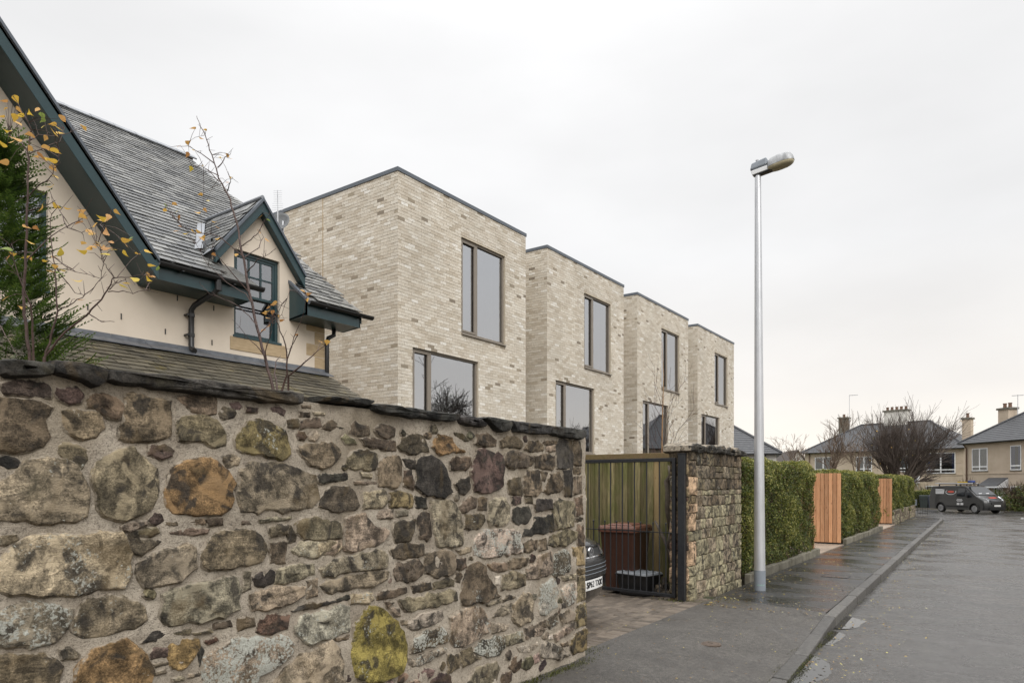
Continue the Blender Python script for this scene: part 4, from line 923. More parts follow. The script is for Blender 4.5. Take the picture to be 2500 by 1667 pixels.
# sash window in the dormer
def frame(g, x, y0, y1, z0, z1, b, d): 
    g.box(x-d, x, y0, y1, z0, z0+b); g.box(x-d, x, y0, y1, z1-b, z1); g.box(x-d, x, y0, y0+b, z0+b, z1-b); g.box(x-d, x, y1-b, y1, z0+b, z1-b)
g = G(); a, b, c, d = WIN; frame(g, CX-0.05, a, b, c, d, 0.055, 0.09); g.box(CX-0.14, CX+0.02, a-0.02, b+0.03, c-0.012, c+0.03)
wn = g.obj('window', m_teal, ct, bevel=0.004, seg=1)
zm = 4.66
g = G(); frame(g, CX-0.065, a+0.055, b-0.055, zm-0.02, d-0.055, 0.038, 0.04)
for i in (1, 2): yy = a+0.093+(b-a-0.186)*i/3; g.box(CX-0.095, CX-0.067, yy-0.012, yy+0.012, zm+0.018, d-0.093)
g.box(CX-0.094, CX-0.068, a+0.093, b-0.093, (zm+d-0.04)/2-0.011, (zm+d-0.04)/2+0.011); g.obj('upper_sash', m_teal, wn)
g = G(); frame(g, CX-0.108, a+0.055, b-0.055, c+0.055, zm+0.018, 0.04, 0.04); g.obj('lower_sash', m_teal, wn)
g = G(); g.quad((CX-0.085, a+0.06, zm), (CX-0.085, b-0.06, zm), (CX-0.085, b-0.06, d-0.06), (CX-0.085, a+0.06, d-0.06)); g.obj('pane', m_glass_old, wn)
g = G(); g.quad((CX-0.13, a+0.06, c+0.06), (CX-0.13, b-0.06, c+0.06), (CX-0.13, b-0.06, zm), (CX-0.13, a+0.06, zm)); g.obj('pane', m_glass_old, wn)
def room(parent, x, y0, y1, z0, z1, dp_, mw=m_room, mf=m_floor):
    g = G(); q = x-dp_
    g.quad((x, y0, z0), (q, y0, z0), (q, y0, z1), (x, y0, z1)); g.quad((x, y1, z0), (x, y1, z1), (q, y1, z1), (q, y1, z0)); g.quad((q, y0, z0), (q, y1, z0), (q, y1, z1), (q, y0, z1)); g.quad((x, y0, z1), (q, y0, z1), (q, y1, z1), (x, y1, z1))
    g.obj('room_walls', mw, parent); g = G(); g.quad((x, y0, z0), (x, y1, z0), (q, y1, z0), (q, y0, z0)); g.obj('room_floor', mf, parent)
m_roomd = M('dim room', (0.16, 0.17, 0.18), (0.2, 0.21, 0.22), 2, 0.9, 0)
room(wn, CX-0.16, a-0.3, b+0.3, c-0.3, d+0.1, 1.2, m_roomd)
# big window in the left gable
a, b, c, d = GW; g = G(); frame(g, CX-0.05, a, b, c, d, 0.06, 0.09); g.box(CX-0.12, CX-0.06, (a+b)/2-0.03, (a+b)/2+0.03, c+0.06, d-0.06); g.box(CX-0.115, CX-0.065, a+0.06, b-0.06, 4.86, 4.90); g.box(CX-0.14, CX+0.02, a-0.02, b+0.02, c-0.01, c+0.03)
g.box(CX-0.10, CX-0.052, b-0.40, b-0.365, c+0.06, d-0.06)
wn = g.obj('window', m_teal, ct, bevel=0.004, seg=1)
g = G(); g.quad((CX-0.09, a+0.05, c+0.05), (CX-0.09, b-0.05, c+0.05), (CX-0.09, b-0.05, d-0.05), (CX-0.09, a+0.05, d-0.05)); g.obj('pane', m_glass_old, wn)
g = G()
for i in range(14):
    u = b-0.07-0.028*i; g.quad((CX-0.17-0.02*(i % 2), u, c+0.02), (CX-0.17-0.02*((i+1) % 2), u-0.028, c+0.02), (CX-0.17-0.02*((i+1) % 2), u-0.028, d), (CX-0.17-0.02*(i % 2), u, d))
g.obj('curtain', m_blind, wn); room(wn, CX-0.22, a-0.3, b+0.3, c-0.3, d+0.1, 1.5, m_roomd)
# wall ties and vents in the render
g = G()
for (yy, z_) in ((4.6, 3.93), (5.22, 3.83), (5.95, 3.79), (5.40, 4.36), (5.98, 4.33), (4.17, 3.97)): g.box(CX-0.01, CX+0.012, yy-0.006, yy+0.006, z_-0.045, z_+0.035)
g.obj('wall_tie', m_iron, ct)
# lean-to in front, mossy slates
g = G(); slab([(-9.98, 2.6, 3.54), (-9.98, 8.20, 3.54), (-6.9, 8.20, 1.90), (-6.9, 2.6, 1.90)], 0.06); lr = g.obj('lean_to_roof', m_slate_moss, ct)
LV = Vector((-3.08, 0, 1.64)).normalized()
slate_roof(lr, (-6.9, 0, 1.90), (0, 1, 0), LV, 8.3, lambda u, v: 3.0 < u < 8.14 and v < 3.38, 0.225, 0.142, 25, m_slate_moss, 300, lambda P: -P.z+0.01*P.length, th=0.010, seed=8)
g = G(); g.box(-9.9, -7.1, 2.7, 8.1, -0.3, 1.95); g.obj('lean_to_wall', m_render, ct)
g = G(); n_ = 12; y0_, y1_ = 2.6, 8.19
for i in range(n_):
    ya, yb = y0_+(y1_-y0_)*i/n_, y0_+(y1_-y0_)*(i+1)/n_-0.004; j = rng.uniform(-0.004, 0.004)
    g.prism([(CX+0.006, ya, 3.66), (CX+0.02, ya, 3.61+j), (CX+0.20, ya, 3.525+j), (CX+0.20, ya, 3.51+j), (CX+0.012, ya, 3.59+j)], (0, yb-ya, 0))
g.obj('lead_apron', M('dark lead apron', (0.06, 0.065, 0.075), (0.13, 0.14, 0.155), 6, 0.4, 0.25, 12), ct)
# dish and aerial on the far gable
t = thing('satellite_dish', 'grey satellite dish on a pole behind the cottage dormer', 'satellite dish', (-11.6, 8.42, 6.2))
g = G(); g.tube([(-11.62, 8.22, 6.35), (-11.62, 8.42, 6.45), (-11.62, 8.42, 6.8)], 0.02, 8); g.obj('pole', m_steel, t)
Dm = Matrix.Translation((-11.66, 8.36, 6.78)) @ Matrix.Scale(0.68, 4) @ (Vector((0.45, -0.8, 0.35)).to_track_quat('Z', 'Y').to_matrix().to_4x4())
g = G(); g.lathe([(0.005, -0.07), (0.14, -0.055), (0.25, -0.018), (0.315, 0.02), (0.32, 0.012), (0.25, -0.028), (0.14, -0.066), (0.005, -0.08)], n=24, M=Dm); g.obj('dish', M('mesh grey dish', (0.12, 0.125, 0.13), (0.17, 0.175, 0.18), 9, 0.6, 0.1), t, smooth=True)
g = G(); g.tube([Dm @ Vector((0, -0.3, 0.0)), Dm @ Vector((0, -0.2, 0.28))], 0.01, 6); g.tube([Dm @ Vector((0, -0.22, 0.26)), Dm @ Vector((0, -0.17, 0.33))], 0.03, 8); g.obj('feed_arm', m_black, t)
t = thing('television_aerial', 'small rooftop aerial with short crossbars above the cottage dormer', 'aerial', (-11.5, 8.3, 6.5))
g = G(); g.tube([(-11.55, 8.25, 6.4), (-11.55, 8.25, 6.95)], 0.013, 6); g.obj('mast', m_steel, t)
g = G(); g.tube([(-11.55, 8.25, 6.93), (-11.57, 8.26, 7.35)], 0.008, 6)
for i in range(10):
    z_ = 6.95+0.042*i; l_ = 0.085 if i > 3 else 0.11; g.tube([(-11.55-l_*0.8, 8.25-l_*0.55, z_), (-11.55+l_*0.8, 8.25+l_*0.55, z_)], 0.003, 4)
g.obj('crossbars', m_steel, t)

# ================================================================ four matching brick townhouses
HX, HY, HW, HP, HT = -11.24, 11.22, 5.18, 6.325, 8.74
LW = (0.49, 2.97, 2.60, 4.80); UW = (2.27, 4.17, 5.44, 7.90)     # windows: along the front from the corner, heights
BL, BH = 0.225, 0.075
def bricks_front():
    out_ = []; nrow = int(round((HT-1.49)/BH))
    for r_ in range(nrow):
        z0 = 1.49+r_*BH; off = (BL/2 if r_ % 2 else 0); segs = [(0.0, HW)]
        for o in (LW, UW):
            if o[2]-0.04 < z0+BH/2 < o[3]+0.02:
                ns_ = []
                for a, b in segs:
                    if o[0] > a: ns_.append((a, min(b, o[0])))
                    if o[1] < b: ns_.append((max(a, o[1]), b))
                segs = ns_
        for a, b in segs:
            u = -off
            while u < b:
                c_, d_ = max(u, a), min(u+BL, b)
                if d_-c_ > 0.03: out_.append((c_+0.0035, d_-0.0035, z0+0.004, z0+BH-0.004))
                u += BL
    return out_
def brick_rnd(u, z, rr, sd):
    s_ = noise.noise(Vector((u*1.1+sd, z*3.2, sd))); cl = noise.noise(Vector((u*0.6, z*2.0, sd+7)))
    if rr.random() < 0.025+max(0, cl)*0.16 and s_ > -0.1: return rr.uniform(0, 0.10)
    lo = 0.10+0.15*max(0, 1-(z-1.5)/4)
    return min(1, max(0.11, rr.gauss(0.46, 0.20)+lo-0.1+s_*0.05))
h0 = thing('brick_townhouse', 'nearest of the four flat roofed buff brick townhouses, beside the cottage', 'house', (HX, HY, 0), 0, 'row of matching brick townhouses')
g = G(); wall_open(g, HX-0.007, HY+0.007, HY+HW-0.007, 0, HT, [(HY+a, HY+b, c, d) for a, b, c, d in (LW, UW)], 0.16)
g.quad((HX-0.007, HY+0.007, 0), (HX-0.007, HY+0.007, HT), (-20, HY+0.007, HT), (-20, HY+0.007, 0)); g.quad((HX-0.007, HY+HW-0.007, 0), (-20, HY+HW-0.007, 0), (-20, HY+HW-0.007, HT), (HX-0.007, HY+HW-0.007, HT))
g.quad((-20, HY, 0), (-20, HY, HT), (-20, HY+HW, HT), (-20, HY+HW, 0)); g.quad((HX-0.1, HY+0.1, HT-0.05), (-20, HY+0.1, HT-0.05), (-20, HY+HW-0.1, HT-0.05), (HX-0.1, HY+HW-0.1, HT-0.05))
hw = g.obj('wall', m_bmortar, h0)
rr = random.Random(11); BR = []
for (a, b, c, d) in bricks_front(): BR.append(('f', a, b, c, d, brick_rnd(a, c, rr, 3)))
for r_ in range(int(round((HT-1.49)/BH))):
    z0 = 1.49+r_*BH; u = -(0 if r_ % 2 else BL/2)
    while u < 5.5:
        c_, d_ = max(u, 0.0), u+BL
        if d_-c_ > 0.03: BR.append(('s', c_+0.0035, d_-0.0035, z0+0.004, z0+BH-0.004, brick_rnd(c_+20, z0, rr, 8)))
        u += BL
def bk(kd, a, b, c, d, j): 
    if kd == 'f': P = lambda u, z, dd: (HX+dd, HY+u, z)
    else: P = lambda u, z, dd: (HX-u, HY-dd, z)
    vs = [P(a, c, -0.02), P(b, c, -0.02), P(b, d, -0.02), P(a, d, -0.02), P(a, c, j), P(b, c, j), P(b, d, j), P(a, d, j)]
    fs = [(4, 5, 6, 7), (0, 1, 5, 4), (1, 2, 6, 5), (2, 3, 7, 6), (3, 0, 4, 7)]
    return vs, (fs if kd == 'f' else [f[::-1] for f in fs])
def bkey(t):
    kd, a, b, c, d, r_ = t; full = (b-a) > 0.2
    P = Vector((HX, HY+a, c)) if kd == 'f' else Vector((HX-a, HY, c)); V_ = P-Vector((0, 0, 1.6)); Nn = Vector((1, 0, 0)) if kd == 'f' else Vector((0, -1, 0))
    seen = c > 4.6 or (kd == 'f' and c > 3.9); return -(abs(V_.normalized().dot(Nn))/V_.length_squared)*(b-a)*(1 if seen else 0.3)
BR.sort(key=bkey); gj = G(); var = {}
for i, (kd, a, b, c, d, r_) in enumerate(BR):
    j = rr.uniform(-0.0025, 0.003)
    if i < 300 and (b-a) > 0.2:
        key = (kd, int(r_*12))
        if key not in var:
            g = G(); g.cur = r_; L_ = BL-0.007
            vs, fs = bk(kd, 0, L_, 0, BH-0.008, 0); vs = [Vector(v)-Vector((HX, HY, 0)) for v in vs]; g.add(vs, fs); var[key] = g.mesh('brick', m_brick)
        P = (HX+j, HY+a, c) if kd == 'f' else (HX-a, HY-j, c)
        inst('brick', var[key], Matrix.Translation(P), hw)
    else:
        vs, fs = bk(kd, a, b, c, d, j); gj.add(vs, fs, r_)
o = gj.obj('bricks', m_brick, hw); o['kind'] = 'stuff'
g = G(); g.box(-13.875, -13.855, HY-0.006, HY+0.01, 1.5, HT); g.obj('movement_joint', m_sand, hw)
g = G(); x0, x1, y0, y1, zt = -20.02, HX+0.02, HY-0.02, HY+HW+0.02, HT+0.095
g.box(x1-0.3, x1, y0, y1, HT, zt); g.box(x0, x1-0.3, y0, y0+0.3, HT, zt); g.box(x0, x1-0.3, y1-0.3, y1, HT, zt); g.box(x0, x0+0.3, y0+0.3, y1-0.3, HT, zt); g.obj('coping', m_coping, h0, bevel=0.006)
def hwindow(o, mull, seed):
    a, b, c, d = HY+o[0], HY+o[1], o[2], o[3]; X = HX-0.055; f = 0.055; g = G()
    frame(g, X, a, b, c, d, f, 0.08); m_ = a+mull; g.box(X-0.08, X, m_-0.045, m_+0.045, c+f, d-f); w_ = g.obj('window', m_bronze, h0, bevel=0.006, seg=1)
    g = G(); frame(g, X+0.012, a+f+0.004, m_-0.05, c+f+0.004, d-f-0.004, 0.05, 0.05); g.obj('opening_light', m_bronze, w_, bevel=0.005, seg=1)
    g = G(); g.prism([(HX-0.15, a, c-0.03), (HX+0.045, a, c-0.045), (HX+0.045, a, c-0.01), (HX-0.05, a, c+0.004), (HX-0.15, a, c+0.004)], (0, b-a, 0)); g.obj('sill', m_bronze, w_)
    for (p, q) in ((a+f, m_-0.04), (m_+0.04, b-f)):
        g = G(); g.quad((X-0.05, p, c+f), (X-0.05, q, c+f), (X-0.05, q, d-f), (X-0.05, p, d-f)); g.obj('pane', m_glass, w_)
    room(w_, HX-0.45, max(a-0.4, HY+0.1), b+0.3, c-0.25, d+0.15, 0.55)
    g = G(); q = HX-0.16; q2 = HX-0.45; g.quad((q, b, c), (q2, b, c), (q2, b, d), (q, b, d)); g.quad((q, a, c), (q, a, d), (q2, a, d), (q2, a, c)); g.quad((q, a, d), (q2, a, d), (q2, b, d), (q, b, d)); g.quad((q, a, c), (q2, a, c), (q2, b, c), (q, b, c)); g.quad((q2, b, c-0.25), (q2, b+0.3, c-0.25), (q2, b+0.3, d+0.15), (q2, b, d+0.15)); g.obj('inner_reveal', m_blind, w_)
hwindow(LW, 0.66, 1); hwindow(UW, 0.68, 2)
g = G(); g.box(-20, -14.2, HY+HW-0.007, HY+HP+0.007, 0, 8.0); g.obj('recessed_link', m_bmortar, h0)
LB = ['second brick townhouse from the cottage, behind the iron gate opening', 'third brick townhouse, behind the bare young birch and gate pier', 'farthest brick townhouse, beside the lamp post and far grey roof']
for i in range(3):
    c = copy_tree(h0); c.location.y += HP*(i+1); c['label'] = LB[i]

# ================================================================ iron gate, post, timber fence, bins
GA = math.atan2(0.10, -1.24)                       # the open leaf runs back from the post
gp = thing('gate_post', 'black square steel gate post fixed to the rubble pier', 'post', (-3.56, 9.0, 0))
g = G(); g.box(-3.615, -3.515, 8.95, 9.03, -0.15, 2.0); g.obj('post', m_iron, gp, bevel=0.006)
g = G(); g.box(-3.62, -3.51, 8.945, 9.035, 2.0, 2.01); g.obj('cap', m_iron, gp)
gt = thing('iron_gate', 'tall black iron bar gate standing open in front of the bins', 'gate', (-3.66, 9.0, 0.02), GA)
def gl_(name, build, mt=m_iron, parent=gt, bv=0.0): g = G(); build(g); return g.obj(name, mt, parent, local=True, bevel=bv)
GLN = 3.0; HGT = 1.93
gl_('frame', lambda g: (g.box(0, 0.05, -0.025, 0.025, 0, HGT), g.box(GLN-0.05, GLN, -0.025, 0.025, 0, HGT), g.box(0.05, GLN-0.05, -0.022, 0.022, HGT-0.05, HGT), g.box(0.05, GLN-0.05, -0.02, 0.02, 0.0, 0.045)), bv=0.004)
gl_('middle_rail', lambda g: g.box(0.05, GLN-0.05, -0.02, 0.02, 0.885, 0.897))
for i in range(1, 15):
    x = 0.05+0.2*i
    if x < GLN-0.08: gl_('bar', lambda g: g.tube([(x, 0, 0.04), (x, 0, HGT-0.045)], 0.0095, 6))
for i in range(15):
    x = 0.05+0.1+0.2*i
    if x > GLN-0.08: continue
    b_ = gl_('dog_bar', lambda g: g.tube([(x, 0, 0.04), (x, 0, 1.0)], 0.0085, 6))
    g = G(); g.lathe([(0.002, 0.995), (0.012, 1.003), (0.015, 1.015), (0.010, 1.028), (0.001, 1.034)], (x, 0, 0), 8)
    f_ = g.obj('finial', m_iron, b_, local=True)
for z_ in (0.08, 1.80): gl_('hinge', lambda g: (g.box(-0.06, 0.03, -0.04, -0.026, z_, z_+0.03), g.lathe([(0.016, z_-0.02), (0.016, z_+0.06)], (-0.03, -0.035, 0), 10), g.tube([(-0.03, -0.035, z_), (-0.03, -0.035, z_+0.11)], 0.006, 6)), m_rust)
# timber fence behind the bins
tf = thing('timber_fence', 'weathered green stained timber board fence behind the iron gate', 'fence', (-5.6, 10.12, 0))
m_fence = M_wood('weathered fence board', (0.10, 0.085, 0.042), (0.27, 0.225, 0.115), 0.85, 0.6); m_new = M_wood('fresh pine board', (0.30, 0.215, 0.10), (0.42, 0.315, 0.165), 0.75, 0, True)
FY = 10.12; x = -4.00; i = 0
while x > -8.6:
    wd = rng.uniform(0.115, 0.14); new = (i == 3)
    g = G(); fr = i % 2 == 0; yy = FY-0.022 if fr else FY+0.012
    g.box(x-wd, x, yy-(0.004 if new else 0), yy+0.019, dvz(x)-0.1, 1.985+rng.uniform(-0.008, 0.004)); o = g.obj('board', m_new if new else m_fence, tf, bevel=0.003, seg=1)
    if new: o['label'] = 'pale new pine board'
    x -= wd-0.012 if fr else wd-0.012; i += 1
g = G(); g.box(-8.6, -3.98, FY-0.045, FY+0.05, 1.99, 2.075); g.obj('capping_rail', M_wood('capping rail', (0.11, 0.072, 0.035), (0.2, 0.14, 0.075), 0.85, 0.2, along='y'), tf, bevel=0.006)
for z_ in (0.4, 1.1, 1.75): g = G(); g.box(-8.6, -4.0, FY+0.024, FY+0.06, z_, z_+0.08); g.obj('rail', m_fence, tf)
# old ivy stem up the fence end
t = thing('ivy_stem', 'thick dead ivy stem twisting against the timber fence', 'plant', (-4.05, 9.75, -0.05))
g = G(); g.tube([(-4.02, 9.75, 0.3), (-4.06, 9.7, 0.62), (-4.2, 9.75, 0.85), (-4.34, 9.85, 1.02)], [0.03, 0.033, 0.026, 0.016], 8); g.tube([(-4.02, 9.7, 0.9), (-4.06, 9.67, 1.2), (-4.05, 9.65, 1.5), (-4.09, 9.71, 1.62), (-4.01, 9.65, 1.72), (-4.06, 9.70, 1.86)], [0.035, 0.045, 0.04, 0.05, 0.025, 0.014], 8)
g.tube([(-4.02, 9.7, 0.9), (-4.06, 9.7, 0.62)], [0.035, 0.033], 8); g.obj('stem', M('grey ivy bark', (0.075, 0.06, 0.045), (0.13, 0.105, 0.08), 14, 0.9, 0.4), t, smooth=True)
t = thing('rubble_heap', 'small heap of broken stones at the fence foot beside the recycling box', 'rubble', (-3.97, 9.35, -0.05))
for i in range(16):
    a, b = rng.uniform(-4.08, -3.85), rng.uniform(9.22, 9.42); z_ = -0.05+0.30*max(0, 1-math.hypot((a+3.97)/0.18, (b-9.34)/0.2))*rng.uniform(0.4, 1)
    s_ = rng.uniform(0.035, 0.07); g = G(); vs = []
    for th in range(6): vs.append((a+s_*math.cos(th)*rng.uniform(0.7, 1), b+s_*math.sin(th)*rng.uniform(0.7, 1), z_)); 
    vs2 = [(v[0]*0.8+a*0.2+rng.uniform(-.01, .01), v[1]*0.8+b*0.2, z_+s_*rng.uniform(0.8, 1.4)) for v in vs]
    g.add(vs+vs2, [tuple(range(6))[::-1], tuple(range(6, 12))]+[(k_, (k_+1) % 6, 6+(k_+1) % 6, 6+k_) for k_ in range(6)]); o = g.obj('stone', m_stone, t); o.color = (*COL[rng.choice('dbk')], 0)
# brown wheeled bin
m_bin = M('brown bin plastic', (0.052, 0.023, 0.015), (0.075, 0.033, 0.021), 5, 0.42, 0.08, 120); m_lid = M('red brown lid plastic', (0.125, 0.052, 0.034), (0.165, 0.072, 0.048), 5, 0.38, 0.08, 120)
wb = thing('wheeled_bin', 'brown wheeled refuse bin behind the iron gate bars', 'bin', (-4.72, 9.60, dvz(-4.72)), R(4))
g = G(); a0, b0, a1, b1 = 0.235, 0.26, 0.295, 0.35
def taper(g, w0, d0, z0, w1, d1, z1, dy=0): g.add([(-w0, -d0, z0), (w0, -d0, z0), (w0, d0, z0), (-w0, d0, z0), (-w1, -d1+dy, z1), (w1, -d1+dy, z1), (w1, d1+dy, z1), (-w1, d1+dy, z1)], [(0, 3, 2, 1), (4, 5, 6, 7), (0, 1, 5, 4), (1, 2, 6, 5), (2, 3, 7, 6), (3, 0, 4, 7)])
taper(g, 0.22, 0.24, 0.03, 0.285, 0.325, 0.95); g.obj('body', m_bin, wb, bevel=0.03, seg=3, local=True)
g = G(); taper(g, 0.305, 0.35, 0.93, 0.305, 0.35, 0.975); g.obj('rim', m_lid, wb, bevel=0.008, local=True)
g = G(); taper(g, 0.31, 0.36, 0.978, 0.29, 0.335, 1.03); taper(g, 0.20, 0.24, 1.03, 0.18, 0.22, 1.055); ld = g.obj('lid', m_lid, wb, bevel=0.012, local=True)
g = G(); g.tube([(-0.24, 0.40, 0.98), (0.24, 0.40, 0.98)], 0.016, 8); g.box(-0.24, -0.20, 0.33, 0.41, 0.96, 0.99); g.box(0.20, 0.24, 0.33, 0.41, 0.96, 0.99); g.obj('handle', m_bin, wb, local=True)
for sx in (-1, 1):
    g = G(); g.lathe([(0.03, -0.025), (0.095, -0.025), (0.1, -0.015), (0.1, 0.015), (0.095, 0.025), (0.03, 0.025)], (sx*0.27, 0.24, 0.10), 18, axis='x'); g.obj('wheel', m_black, wb, local=True)
# second bin further back, mostly hidden behind the car
t = thing('grey_bin', 'dark grey bin far back beyond the brown bin and car', 'bin', (-6.15, 9.74, dvz(-6.1)), R(2))
g = G(); taper(g, 0.2, 0.22, 0.03, 0.26, 0.28, 0.96); g.obj('body', m_greyp, t, bevel=0.03, local=True); g = G(); taper(g, 0.28, 0.31, 0.965, 0.26, 0.29, 1.03); g.obj('lid', m_greyp, t, bevel=0.012, local=True)
# recycling box
rb = thing('recycling_box', 'black recycling box with translucent grey lid at the gate foot', 'box', (-4.38, 9.36, dvz(-4.38)), R(-12))
g = G(); taper(g, 0.235, 0.165, 0.0, 0.27, 0.195, 0.30); g.obj('body', m_black, rb, bevel=0.02, local=True)
g = G(); g.box(-0.285, 0.285, -0.21, 0.21, 0.285, 0.315); g.obj('rim', m_black, rb, bevel=0.006, local=True)
g = G(); taper(g, 0.28, 0.205, 0.315, 0.27, 0.195, 0.345)
for i in range(6): g.box(-0.23+0.08*i, -0.21+0.08*i, -0.19, 0.19, 0.345, 0.352)
g.obj('lid', M('cloudy lid plastic', (0.22, 0.24, 0.26), (0.34, 0.36, 0.38), 14, 0.3, 0.1), rb, bevel=0.006, local=True)
# ================================================================ car in the driveway (nose towards the street)
m_car = M('dark grey car paint', (0.012, 0.0125, 0.014), None, rough=0.25, bump=0, coat=0.6, metal=0.2); m_chrome = M('chrome', (0.75, 0.76, 0.78), None, rough=0.08, bump=0, metal=1); m_carglass = M('car glass', (0.012, 0.014, 0.016), None, rough=0.03, bump=0, spec=0.8)
m_tyre = M('tyre rubber', (0.012, 0.012, 0.012), (0.02, 0.02, 0.02), 20, 0.8, 0.2); m_alloy = M('alloy wheel', (0.45, 0.46, 0.48), (0.55, 0.56, 0.58), 10, 0.28, 0, metal=0.9)
m_plate = M('white plate', (0.78, 0.78, 0.76), None, rough=0.3, bump=0); m_lens = M('headlight lens', (0.70, 0.73, 0.77), (0.92, 0.94, 0.96), 25, 0.12, 0, metal=0.85, coat=1, obj=True)
def text_obj(txt, size, mt, parent, Mx, ext=0.0006, name='lettering', sx=1.0, align='CENTER'):
    cu = bpy.data.curves.new(name, 'FONT'); cu.body = txt; cu.size = size; cu.extrude = ext; cu.align_x = align; cu.align_y = 'CENTER'; cu.space_character = 1.02
    tmp = bpy.data.objects.new('t', cu); sc.collection.objects.link(tmp); dg = bpy.context.evaluated_depsgraph_get(); me = bpy.data.meshes.new_from_object(tmp.evaluated_get(dg)); bpy.data.objects.remove(tmp)
    me.name = name; me.materials.clear(); me.materials.append(mt); o = link(bpy.data.objects.new(name, me)); o.parent = parent; o.matrix_basis = Mx @ Matrix.Diagonal((sx, 1, 1, 1)); return o
car = thing('parked_car', 'dark grey hatchback parked in the driveway, its nose just behind the wall end', 'car', (-3.70, 6.72, 0.025), R(6))
# profile from the nose back: (distance back, height), W half width
PF = [(0.16, 0.20), (0.06, 0.28), (0.015, 0.40), (0.0, 0.50), (0.012, 0.68), (0.045, 0.78), (0.11, 0.88), (0.30, 0.965), (0.60, 1.03), (0.95, 1.08), (1.15, 1.10), (1.65, 1.38), (2.0, 1.50), (2.5, 1.54), (3.2, 1.50), (3.7, 1.35), (4.0, 1.10), (4.18, 0.95), (4.22, 0.6), (4.2, 0.3), (4.1, 0.2)]
HWD = 0.90
def csurf(i, s_):
    """point on the body skin: i = (fractional) profile index, s_ = -1..1 across"""
    i = min(len(PF)-1.001, max(0, i)); k_ = int(i); t = i-k_; x = PF[k_][0]*(1-t)+PF[k_+1][0]*t; z = PF[k_][1]*(1-t)+PF[k_+1][1]*t
    a = abs(s_); fr = 1-sm(0.0, 1.6, x); re_ = sm(3.4, 4.2, x)
    top = sm(1.05, 1.52, z); y = s_*HWD*(1-0.22*top)*(1-0.10*sm(0.7, 0.15, z) if False else 1)
    xx = x+fr*(0.10*a**2+0.42*a**5)-re_*0.22*a**4; zz_ = z-(0.10*a**5 if z > 0.80 else 0)*(1 if x < 1.2 else 0.6)
    return Vector((-xx, y, zz_))
g = G(); NS = 24; vs = []; NI = 60
for i in range(NI+1):
    for j in range(NS+1): vs.append(csurf(i*(len(PF)-1)/NI, -1+2*j/NS))
fs = [(i*(NS+1)+j, i*(NS+1)+j+1, (i+1)*(NS+1)+j+1, (i+1)*(NS+1)+j) for i in range(NI) for j in range(NS)]
g.add(vs, fs)
for s_, q in ((0, 0), (NS, 1)):              # flanks
    ring = [vs[i*(NS+1)+s_] for i in range(NI+1)]; b = len(g.v); g.v += [tuple(p) for p in ring]+[(p.x, p.y, 0.18) for p in ring]; n_ = NI+1
    for i in range(NI): g.f.append((b+i, b+i+1, b+n_+i+1, b+n_+i)); g.r.append(0.5)
g.obj('body', m_car, car, smooth=True, local=True, auto=40)
def patch(name, mt, pts, off, th=0.0, nsub=6):
    """pts: quad corners in (profile index, s); laid on the skin"""
    g = G(); vs = []
    for a in range(nsub+1):
        for b in range(nsub+1):
            u, v = a/nsub, b/nsub; i = (pts[0][0]*(1-u)+pts[1][0]*u)*(1-v)+(pts[3][0]*(1-u)+pts[2][0]*u)*v; s_ = (pts[0][1]*(1-u)+pts[1][1]*u)*(1-v)+(pts[3][1]*(1-u)+pts[2][1]*u)*v
            P = csurf(i, s_); nn = (csurf(i, s_+0.01)-csurf(i, s_-0.01)).cross(csurf(i+0.05, s_)-csurf(i-0.05, s_)).normalized()
            if nn.x*1.0+nn.z*0.6 < 0 and P.x > -1.5: nn = -nn
            vs.append(P+nn*off)
    g.add(vs, [(a*(nsub+1)+b, (a+1)*(nsub+1)+b, (a+1)*(nsub+1)+b+1, a*(nsub+1)+b+1) for a in range(nsub) for b in range(nsub)]); return g.obj(name, mt, car, smooth=True, local=True)
for sg in (-1, 1):
    patch('headlight', m_lens, [(4.75, 0.36*sg), (4.65, 0.86*sg), (6.25, 0.88*sg), (5.65, 0.46*sg)], 0.008)
    patch('headlight_housing', m_black, [(4.6, 0.32*sg), (4.45, 0.91*sg), (6.4, 0.91*sg), (5.8, 0.42*sg)], 0.004)
    patch('fog_trim', m_greyp, [(2.9, 0.79*sg), (2.9, 0.84*sg), (4.35, 0.88*sg), (4.35, 0.83*sg)], 0.014)
patch('upper_grille', m_black, [(4.7, -0.36), (4.7, 0.36), (5.5, 0.42), (5.5, -0.42)], 0.006)
patch('grille_trim', m_chrome, [(4.62, -0.62), (4.62, 0.62), (4.74, 0.62), (4.74, -0.62)], 0.012, nsub=12)
patch('lower_grille', m_black, [(3.15, -0.72), (3.15, 0.72), (4.25, 0.78), (4.25, -0.78)], 0.008, nsub=12)
for k_ in range(3): patch('grille_slat', m_greyp, [(3.39+0.24*k_, -0.72), (3.39+0.24*k_, 0.72), (3.43+0.24*k_, 0.72), (3.43+0.24*k_, -0.72)], 0.016, nsub=12)
patch('bumper_seam', m_black, [(4.34, -0.95), (4.34, 0.95), (4.38, 0.95), (4.38, -0.95)], 0.004, nsub=12)
patch('windscreen', m_carglass, [(10.15, -0.88), (10.15, 0.88), (11.7, 0.86), (11.7, -0.86)], 0.006)
bd = M('badge face', (0.03, 0.032, 0.036), None, rough=0.15, bump=0, metal=0.8)
g = G(); g.lathe([(0.062, 0), (0.062, 0.014), (0.052, 0.014), (0.052, 0.008)], (-0.035, 0, 0.80), 28, axis='x'); bg_ = g.obj('badge', m_chrome, car, local=True)
g = G(); g.lathe([(0.053, 0), (0.053, 0.009)], (-0.035, 0, 0.80), 24, axis='x'); g.obj('badge_face', bd, bg_, local=True)
Mb = Matrix.Translation((-0.023, 0, 0.80)) @ Matrix(((0, 0, 1, 0), (1, 0, 0, 0), (0, 1, 0, 0), (0, 0, 0, 1)))
